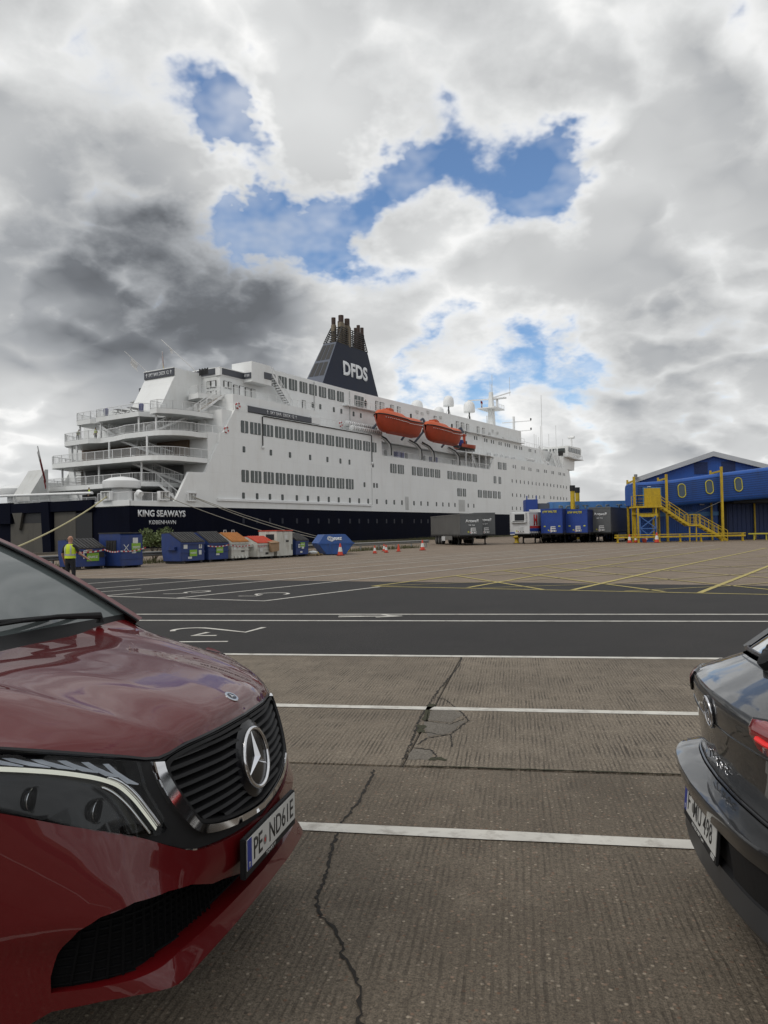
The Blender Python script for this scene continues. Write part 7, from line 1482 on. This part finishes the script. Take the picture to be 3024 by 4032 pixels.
# character lines
for z in (.905,): MB().tube([(rsurf(y, z)-.001, y, zz(y, z)) for y in [-.7+1.4*i/40 for i in range(41)]], .004, 5).build('crease', M['grey_paint'], car)
MB().tube([(rsurf(y, .676)-.004, y, zz(y, .678)) for y in [-.62+1.24*i/40 for i in range(41)]], .006, 5).build('tailgate_gap', M['lamp_black'], car)
for s_ in (-1, 1): MB().tube([(rsurf(s_*.72, z)-.002, s_*.72, zz(.72, z)) for z in (.68, .76, .86, .95, 1.02, 1.07)], .004, 5).build('tailgate_gap', M['lamp_black'], car)
# tail lamps
def tl_poly(): return [(.44, 1.030), (.50, 1.040), (.62, 1.040), (.74, 1.030), (.79, 1.018), (.81, .97), (.80, .92), (.74, .905), (.60, .915), (.50, .935), (.455, .975)]
tsurf = lambda y, z: -(rsurf(y, z))
for s_ in (-1, 1):
    pts = [(s_*y, z) for y, z in tl_poly()]; d_ = densify(pts, .02); V2 = [Vector(p) for p in d_]
    vs, es, fs, *_ = delaunay_2d_cdt(V2 + [Vector((s_*(.47+.03*i), .93+.025*j)) for i in range(14) for j in range(5) if in_poly((s_*(.47+.03*i), .93+.025*j), pts)], [(i, (i+1) % len(d_)) for i in range(len(d_))], [], 0, 1e-6)
    F2 = [tuple(f) for f in fs if in_poly(sum((vs[i] for i in f), Vector((0, 0)))/len(f), pts)]
    tlm = MB().add([(rsurf(v.x, v.y)-.012, v.x, zz(v.x, v.y)) for v in vs], F2).build('tail_lamp', M['tail_red'], car, smooth=True, fix=True)
    rim = [(rsurf(p[0], p[1])-.006, p[0], zz(*p)) for p in d_]; MB().tube(rim+[rim[0]], .006, 5, cap=False).build('lamp_seal', M['lamp_black'], tlm)
    if s_ < 0: MB().tube([(rsurf(s_*y, z)-.016, s_*y, zz(y, z)) for y, z in ((.51, .975), (.56, .968), (.64, .965))], .010, 6).build('lit_bar', M['tail_lit'], tlm)
# rear window, its frame, roof, spoiler, wiper
def rw(y, t): x0 = rsurf(y, 1.13); z0 = zz(y, 1.135); return (x0+(.95+.10*(abs(y)/.7)**2-x0)*t, y*(1-.14*t), z0+(1.50-z0)*t+.03*math.sin(math.pi*t))
yw = [-.66+1.32*i/30 for i in range(31)]; MB().grid([[rw(y, .03+.97*i/10) for y in yw] for i in range(11)]).build('rear_window', M['screen'], car, smooth=True)
MB().tube([Vector(rw(y, .015))+Vector((-.004, 0, .004)) for y in yw], .012, 6).build('window_seal', M['lamp_black'], car)
MB().grid([[Vector(rw(y*1.12, -.02))+Vector((-.012, 0, -.004)) for y in yw], [Vector(rw(y*1.12, -.10))+Vector((-.016, 0, -.005)) for y in yw]]).build('trim_strip', M['dull_chrome'] if False else M['grey_shelf'], car, smooth=True)
for s_ in (-1, 1):
    o_ = [Vector(rw(s_*.66, i/10)) for i in range(11)]; MB().grid([[p+Vector((-.005, 0, .008)) for p in o_], [p+Vector((-.01, s_*.05, .012)) for p in o_], [p+Vector((.10, s_*.14, -.03)) for p in o_], [p+Vector((.30, s_*.17, -.12)) for p in o_]]).build('rear_pillar', M['grey_paint'], car, smooth=50)
wp = MB().lathe([(.055, -.02), (.055, .015), (.03, .03)], 16, (0, 0, 0)).build('wiper_pivot', M['black_matt'], car, smooth=40); wp.location = (.30, -.02, 1.165); wp.rotation_euler = (0, R(-40), 0)
MB().hexa([(.26, -.10, 1.15), (.34, -.10, 1.19), (.34, .02, 1.19), (.26, .02, 1.15), (.30, -.11, 1.22), (.37, -.11, 1.25), (.36, .06, 1.24), (.29, .06, 1.20)]).build('wiper_cover', M['black_matt'], car, bevel=.015); MB().tube([(.35, .0, 1.24), (.42, -.25, 1.235), (.46, -.42, 1.25)], [.02, .013, .009], 7).build('wiper_blade', M['black_matt'], car)
# emblem, lettering, plate
em = MB().lathe([(.064, -.004), (.066, .004), (.058, .010), (.001, .008)], 36, (0, 0, 0), axis='x').build('emblem_disc', M['lamp_black'], car, smooth=40); em.location = (rsurf(0, .94)+.004, 0, .945); em.rotation_euler = (0, R(8), math.pi)
MB().tube([(.010, .060*math.cos(2*math.pi*i/40), .060*math.sin(2*math.pi*i/40)) for i in range(41)], .0055, 7, cap=False).build('emblem_ring', M['chrome'], em, smooth=True)
lg = MB()
for a, b in (((-.024, .052), (.0, .012)), ((.024, .052), (.0, .012)), ((-.050, .030), (-.022, -.048)), ((-.022, -.048), (.0, -.004)), ((.0, -.004), (.022, -.048)), ((.022, -.048), (.050, .030))): lg.bar((.011, a[0], a[1]), (.011, b[0], b[1]), .008, .007, up=(1, 0, 0))
lg.build('emblem_letters', M['chrome'], em)
def ctext(txt, yc, z, w, h, m, parent=car, off=-.004, bold=.02):
    for i, ch in enumerate(txt):
        y = yc + (len(txt)/2-.5-i)*w
        if ch == ' ': continue
        o = obj('model_letter', text_mesh(ch, w*.62 if ch not in '-1I' else w*.4, h if ch != '-' else h*.14, m, .004, bold, name='model_letter'), parent, (rsurf(y, z)+off, y, zz(y, z))); o.rotation_euler = (0, 0, -math.pi/2)
ctext('T-ROC', .0, .745, .062, .034, M['chrome'])
ph = MB().box(-.012, .0, -.27, .27, -.072, .075).build('plate_holder', M['black_matt'], car, bevel=.003); ph.location = (.028, 0, .505); ph.rotation_euler = (0, R(5), 0)
cp = MB().box(-.0145, -.012, -.26, .26, -.040, .070).build('number_plate', M['plate_white'], ph); MB().box(-.0153, -.0145, .218, .259, -.039, .069).build('country_band', M['plate_blue'], cp)
def cpt(txt, yc, zc, w, h, m, parent, x): o = obj('plate_text', text_mesh(txt, w, h, m, .0008, .008, name='plate_text'), parent, (x, yc, zc)); o.rotation_euler = (0, 0, -math.pi/2)
cpt('F', .175, .015, .040, .075, M['plate_ink'], cp, -.0146); cpt('MU 498', -.055, .015, .30, .075, M['plate_ink'], cp, -.0146); cpt('D', .238, -.024, .014, .018, M['plate_white'], cp, -.0154); MB().lathe([(.020, .0), (.001, .0006)], 20, (-.0152, .105, .01), axis='x').build('seal', M['galv'], cp)
cpt('AUTOSCHMITT.com', .02, -.056, .20, .014, M['plate_white'], ph, -.0122)
for k in range(4): MB().tube([(-.0124, -.20-.012*k+.008*math.cos(2*math.pi*i/14), -.056+.008*math.sin(2*math.pi*i/14)) for i in range(15)], .0012, 4, cap=False).build('dealer_ring', M['plate_white'], ph)
# body sides, roof, wheels
for s_ in (-1, 1):
    ys_ = sorted((s_*.86, s_*.91)); prof = [(.55, .32), (.55, .98), (.75, 1.06), (3.0, 1.0), (4.1, .82), (4.2, .5), (4.1, .28), (3.75, .28)] + [(3.35+.36*math.cos(R(t_)), .33+.36*math.sin(R(t_))) for t_ in range(0, 181, 20)] + [(2.95, .24), (1.2, .24)] + [(.82+.36*math.cos(R(t_)), .33+.36*math.sin(R(t_))) for t_ in range(0, 140, 20)]
    MB().prism(prof, *ys_, 'y').build('side_panel', M['grey_paint'], car, bevel=.012); MB().prism([(.62, 1.06), (1.0, 1.44), (2.2, 1.46), (3.0, 1.02)], *sorted((s_*.74, s_*.80)), 'y').build('side_window', M['screen'], car)
    for x in (.82, 3.35): w_ = MB().tube([(x, s_*.68, .33), (x, s_*.71, .33), (x, s_*.86, .33), (x, s_*.89, .33)], [.30, .33, .33, .30], 28).build('wheel', M['tyre'], car, smooth=40); MB().tube([(x, s_*.86, .33), (x, s_*.895, .33)], [.22, .19], 22).build('rim', M['rim'], w_)
MB().prism([(.86, 1.46), (.80, 1.50), (.85, 1.53), (1.2, 1.565), (2.0, 1.55), (2.5, 1.46), (2.4, 1.42), (1.0, 1.44)], -.68, .68, 'y').build('roof', M['grey_paint'], car, bevel=.02)
MB().prism([(2.95, 1.0), (2.35, 1.46), (2.40, 1.46), (3.05, 1.0)], -.68, .68, 'y').build('windscreen', M['screen'], car); MB().prism([(2.95, 1.0), (4.1, .85), (4.2, .6), (4.15, .3), (3.9, .25), (3.9, .6), (2.9, .8)], -.87, .87, 'y').build('front_body', M['grey_paint'], car, bevel=.04)
MB().box(.35, 3.9, -.84, .84, .25, .34).build('underfloor', M['black_matt'], car); MB().box(.30, 2.9, -.72, .72, .36, 1.02).build('cabin_interior', M['black_matt'], car)
